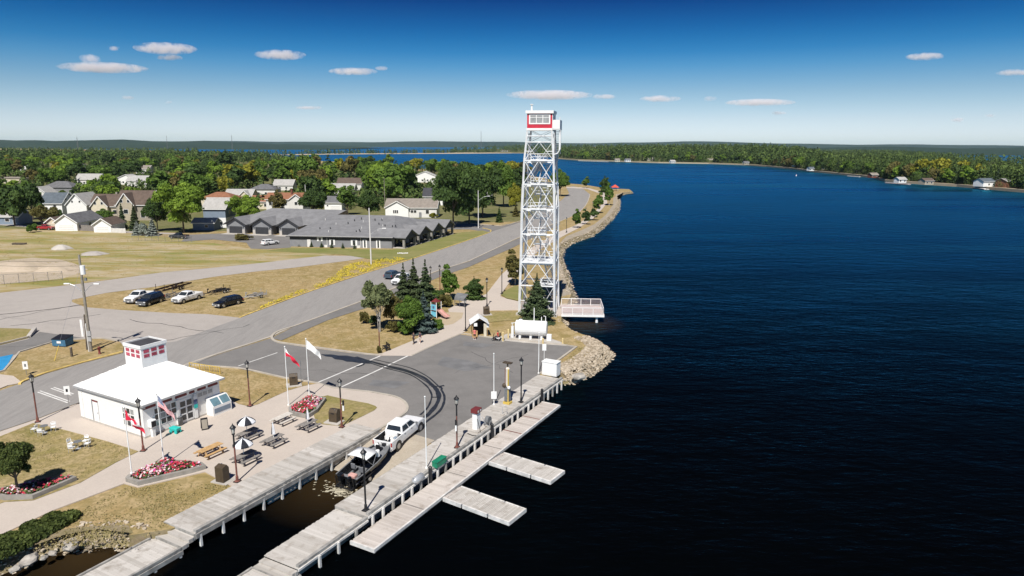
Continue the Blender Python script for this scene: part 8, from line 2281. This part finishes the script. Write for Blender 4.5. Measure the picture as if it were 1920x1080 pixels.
while x < 1935:
    inl = rr.uniform(9, 22); p = fs_point(x, inl); dd = math.hypot(p.x, p.y)
    if not (1225 < x < 1240 or 1318 < x < 1336 or 1838 < x < 1872 or 1885 < x < 1912):
        con = rr.random() < .3; H = rr.uniform(10, 17); lf = rr.choice(['green', 'dark', 'olive', 'green', 'bright']) if not con else 'spruce'
        SL.append((lf, next(n_ for a_, n_ in STR if x < a_), x, Vector((p.x, p.y, fs_h(inl, x) - .2)), H, H * (.4 if con else .85), rr.choice(['spruce0', 'spruce1']) if con else 'broad%d' % rr.randint(0, 5)))
    x += rr.uniform(7, 15) * 700 / dd
labs = ordinal_labels(SL, lambda it: (it[0], it[1]), lambda k_, o_: '%s%s on the far shore %s' % (o_, CW[k_[0]], k_[1]))
for i, it in enumerate(SL): tree_at('shore_tree', labs[i], T_, it[3], it[4], it[5], it[6], it[0], 'trees along the far shoreline')
for lab, x, inl, H, W_, lf in (('wide yellow-green tree on the far right shore, left crown', 1735, 20, 19, 18, 'yellow'), ('wide yellow-green tree on the far right shore, right crown', 1770, 22, 20, 20, 'yellow'), ('rounded yellowish tree behind the far right cottages, left', 1822, 45, 18, 13, 'yellow'), ('rounded yellowish tree behind the far right cottages, right', 1862, 40, 16, 11, 'yellow')):
    p = fs_point(x, inl); tree_at('shore_tree', lab, T_, Vector((p.x, p.y, fs_h(inl, x))), H, W_, 'broad4', lf)

# ---- wildflowers along the road kerb
MT['wild'] = tint_mat('yellow_wildflowers', (0.24, 0.21, 0.05), (0.72, 0.56, 0.05), .8, .2)
poly = [g(x, y) for x, y in ((468, 587), (492, 578), (587, 543), (687, 510), (762, 486), (742, 483), (700, 489), (668, 493), (648, 497), (628, 517), (600, 532), (560, 546), (492, 574))]
xs = [p.x for p in poly]; ys = [p.y for p in poly]; c, t = [], []
while len(c) < 3600:
    x, y = rr.uniform(min(xs), max(xs)), rr.uniform(min(ys), max(ys))
    if point_in(poly, x, y) and math.sin(x * 1.3) + math.sin(y * .9 + x * .5) + rr.uniform(-1, 1) > -.5: c.append((x, y, rr.uniform(.05, .3))); t.append(rr.random())
c = np.array(c)
me = leaf_mesh('wildflowers', c, np.tile([0, -.5, 1.0], (len(c), 1)) + NP.normal(size=(len(c), 3)) * .4, NP.uniform(.05, .16, len(c)), t); me.materials.append(MT['wild'])
tag(link(bpy.data.objects.new('wildflowers', me)), 'strip of bright yellow wildflowers along the road kerb', 'flowers', kind='stuff')

# ---- stones
def rock_verts(rr, s):
    v = [Vector((a, b, c)).normalized() * s * rr.uniform(.75, 1.2) for a in (-1, 1) for b in (-1, 1) for c in (-.8, .8)]
    return v, [(0, 1, 3, 2), (4, 6, 7, 5), (0, 4, 5, 1), (2, 3, 7, 6), (0, 2, 6, 4), (1, 5, 7, 3)]
MT['stone_tint'] = tint_mat('shore_stones', (0.29, 0.235, 0.165), (0.60, 0.515, 0.40), .95)
def stones(name, label, area, n, s0, s1, seed, slope=None):
    rr = random.Random(seed); mb = MB(); tt = []
    for _ in range(n):
        p = area(rr); s = s0 + (s1 - s0) * rr.random() ** 2.2
        v, f = rock_verts(rr, s); rot = Matrix.Rotation(rr.uniform(0, 6), 3, 'Z')
        mb.add([rot @ Vector((q.x * 1.2, q.y, q.z * .7)) + p for q in v], f); tt += [rr.random()] * 6
    o = mb.build(name, MT['stone_tint'], kind='stuff'); tag(o, label, 'stones'); set_tint(o, tt); return o
def along(i0, i1, spread, zt=.05):
    segs = [(SH[i][0], SH[i + 1][0]) for i in range(i0, i1)]
    lens = [(b - a).length for a, b in segs]; tot = sum(lens)
    def f(rr):
        u = rr.uniform(0, tot)
        for (a, b), L_ in zip(segs, lens):
            if u <= L_: break
            u -= L_
        d = (b - a).normalized(); nr = Vector((d.y, -d.x, 0)); k = rr.uniform(-spread, .55)
        p = a + d * u + nr * k
        z = -1.15 + max(0, min(1, (.35 - k) / 1.6)) * 1.2
        return Vector((p.x, p.y, min(z, zt)))
    return f
stones('spit_riprap', 'pale rubble stones armouring the point beyond the parking lot', along(i_sp, i_sp + 7, 3.6), 3600, .05, .26, 3)
stones('cove_stones', 'stones lining the small cove under the viewing deck', along(i_sp + 7, i_sp + 12, 1.2), 420, .08, .32, 4)
stones('shore_riprap', 'pale stones lining the shore behind the tower', along(i_sp + 12, i_sp + 27, 2.0), 3400, .08, .3, 5)
stones('inlet_stones', 'scattered stones along the lower left inlet', along(1, 8, 1.8), 600, .04, .2, 6)
for k, (x, y, s, lab) in enumerate(((133, 1022, .55, 'flat pale boulder at the edge of the lower left inlet'), (55, 1050, .5, 'large pale boulder left of the flat boulder by the inlet'), (98, 1037, .25, 'small boulder between the two pale boulders by the inlet'), (30, 1066, .32, 'angular boulder in the lower left corner'), (82, 1046, .22, 'small angular stone below the large inlet boulder'), (1085, 706, .7, 'big pale slab of rock at the root of the point'))):
    root = thing('boulder', lab, 'boulder', g(x, y, -.35 if y > 900 else -.1), rnd.uniform(0, 6))
    bm = bmesh.new(); bmesh.ops.create_icosphere(bm, subdivisions=2, radius=s)
    for v in bm.verts: v.co = Vector((v.co.x * 1.35, v.co.y, v.co.z * .62)) * (1 + .22 * math.sin(v.co.x * 7 / s + k) * math.cos(v.co.y * 5 / s))
    me = bpy.data.meshes.new('rock'); bm.to_mesh(me); bm.free(); me.materials.append(MT['rock']); inst('rock', me, root)
# weedy tufts on the banks and lawns
MT['tuft'] = tint_mat('grass_tufts', (0.21, 0.185, 0.065), (0.42, 0.34, 0.18), .9, .3)
def tufts(name, label, pxpoly, n, s0, s1, z, seed, key='tuft'):
    rr = random.Random(seed); poly = [g(x, y) for x, y in pxpoly]; xs = [p.x for p in poly]; ys = [p.y for p in poly]; c, t = [], []
    while len(c) < n:
        x, y = rr.uniform(min(xs), max(xs)), rr.uniform(min(ys), max(ys))
        if point_in(poly, x, y) and math.sin(x * .9 + seed) * math.sin(y * .8) + rr.uniform(-1, 1) > 0: c.append((x, y, z + rr.uniform(0, .08))); t.append(rr.random())
    c = np.array(c); me = leaf_mesh(name, c, NP.normal(size=(n, 3)) * [.5, .5, .2] + [0, -.3, .9], NP.uniform(s0, s1, n), t, 1.3); me.materials.append(MT[key])
    tag(link(bpy.data.objects.new(name, me)), label, 'grass', kind='stuff')
tufts('bank_grass', 'rough grass tufts on the lower left bank', [(100, 985), (150, 958), (235, 915), (330, 905), (430, 910), (310, 990), (245, 1028), (120, 1024), (60, 1035)], 3200, .02, .08, 0, 1)
tufts('lawn_tufts', 'dry tufts scattered over the west lawn', [(0, 822), (62, 797), (200, 830), (255, 846), (150, 902), (0, 935)], 1700, .02, .07, .12, 2)
tufts('kiosk_tufts', 'dry tufts scattered over the lawn beside the kiosk', [(420, 694), (480, 700), (575, 721), (515, 742), (470, 760), (425, 740)], 900, .02, .06, .12, 3)
tufts('island_tufts', 'dry tufts scattered over the tan island lawn', [(540, 637), (615, 603), (690, 580), (740, 600), (830, 602), (715, 660), (650, 656)], 2200, .02, .08, 0, 5)
tufts('lot_tufts', 'weeds scattered over the truck parking grass', [(170, 570), (300, 542), (480, 512), (640, 494), (590, 540), (450, 592), (330, 584)], 3000, .03, .10, 0, 6)
tufts('field_weeds', 'weeds scattered over the rough field', [(0, 440), (250, 446), (560, 478), (480, 490), (150, 526), (0, 540), (-60, 500)], 3500, .04, .14, .02, 7)
tufts('spit_grass', 'rough grass on the point beyond the parking lot', [(1085, 652), (1115, 645), (1100, 665), (1075, 688), (1045, 690)], 900, .02, .09, 0, 8)
# ================================================================ clouds and air
def cloud_material():
    m = bpy.data.materials.new('cloud_vapour'); m.use_nodes = True
    n, l = m.node_tree.nodes, m.node_tree.links
    n.remove(n['Principled BSDF'])
    pv = n.new('ShaderNodeVolumePrincipled'); pv.inputs['Color'].default_value = (1, .96, .97, 1); pv.inputs['Anisotropy'].default_value = -.35
    tcn = n.new('ShaderNodeTexCoord')
    ln = n.new('ShaderNodeVectorMath'); ln.operation = 'LENGTH'; l.new(tcn.outputs['Object'], ln.inputs[0])
    geo = n.new('ShaderNodeNewGeometry')
    nz = n.new('ShaderNodeTexNoise'); nz.inputs['Scale'].default_value = .012; nz.inputs['Detail'].default_value = 5; nz.inputs['Roughness'].default_value = .6
    l.new(geo.outputs['Position'], nz.inputs['Vector'])
    a = n.new('ShaderNodeMath'); a.operation = 'MULTIPLY_ADD'; a.inputs[1].default_value = 3.6; l.new(nz.outputs['Fac'], a.inputs[0]); a.inputs[2].default_value = -1.12
    s = n.new('ShaderNodeMath'); s.operation = 'SUBTRACT'; l.new(a.outputs[0], s.inputs[0]); l.new(ln.outputs['Value'], s.inputs[1])
    mr = n.new('ShaderNodeMapRange'); mr.inputs['From Min'].default_value = -.35; mr.inputs['From Max'].default_value = .5; mr.inputs['To Max'].default_value = .009
    l.new(s.outputs[0], mr.inputs['Value']); l.new(mr.outputs[0], pv.inputs['Density'])
    l.new(pv.outputs[0], n['Material Output'].inputs['Volume'])
    return m
MT['cloud'] = cloud_material()
m_ = bmesh.new(); bmesh.ops.create_icosphere(m_, subdivisions=3, radius=1.0)
CLM = bpy.data.meshes.new('cloud'); m_.to_mesh(CLM); m_.free(); CLM.materials.append(MT['cloud'])
for lab, x, y, wp, hp in (('long flat cloud at the upper left, widest of the group', 193, 127, 136, 17), ('small round cloud above the long flat cloud', 169, 110, 34, 16), ('domed cloud right of the long flat cloud', 310, 91, 96, 20), ('thin cloud streak under the domed cloud', 318, 108, 44, 10),
        ('domed cloud in the upper left middle of the sky', 526, 103, 80, 17), ('flat cloud below and right of the domed middle cloud', 662, 134, 78, 13), ('small low cloud streak left of the tower top', 580, 202, 46, 7), ('tiny faint cloud above the left town', 239, 183, 22, 8), ('second tiny faint cloud right of the other', 314, 192, 18, 7),
        ('long pale cloud just above the tower', 1030, 178, 140, 16), ('small bright cloud right of the tower cloud', 1132, 181, 42, 9), ('faint cloud further right above the far shore', 1238, 185, 66, 12), ('small round cloud over the lake', 1331, 185, 22, 10), ('thin stretched cloud over the lake', 1425, 192, 110, 12),
        ('small low cloud under the stretched cloud', 1460, 212, 24, 7), ('faint cloud at the upper right', 1736, 106, 60, 13), ('pale cloud at the right edge', 1900, 136, 52, 11), ('tiny low cloud at the right', 1796, 225, 22, 9), ('tiny low cloud near the right edge', 1855, 217, 20, 7), ('faint wisp right of the flat cloud', 716, 128, 22, 8), ('faint wisp above the domed left cloud', 214, 91, 22, 9)):
    d = rt * ((x - 960) / F_PX) + up * ((540 - y) / F_PX) + fw
    dist = 9000.0; t = dist / d.y
    root = link(bpy.data.objects.new('cloud', CLM))
    root.location = (d.x * t, d.y * t, CAM_H + d.z * t)
    k = dist / F_PX
    root.scale = (wp * k * .58, wp * k * .4, hp * k * .5)
    tag(root, lab, 'cloud', 'small fair-weather clouds')

hz_m = bpy.data.materials.new('haze_air'); hz_m.use_nodes = True
hn_, hl_ = hz_m.node_tree.nodes, hz_m.node_tree.links
hn_.remove(hn_['Principled BSDF'])
pv_ = hn_.new('ShaderNodeVolumePrincipled'); pv_.inputs['Color'].default_value = (.62, .82, 1, 1); pv_.inputs['Density'].default_value = .000022; pv_.inputs['Anisotropy'].default_value = .0
hl_.new(pv_.outputs[0], hn_['Material Output'].inputs['Volume'])
HAZE = MB().box2((-12500, -400, -4.5), (14500, 13000, 120)).build('haze', hz_m, kind='stuff')
tag(HAZE, 'thin bluish air over the lake and hills', 'haze')
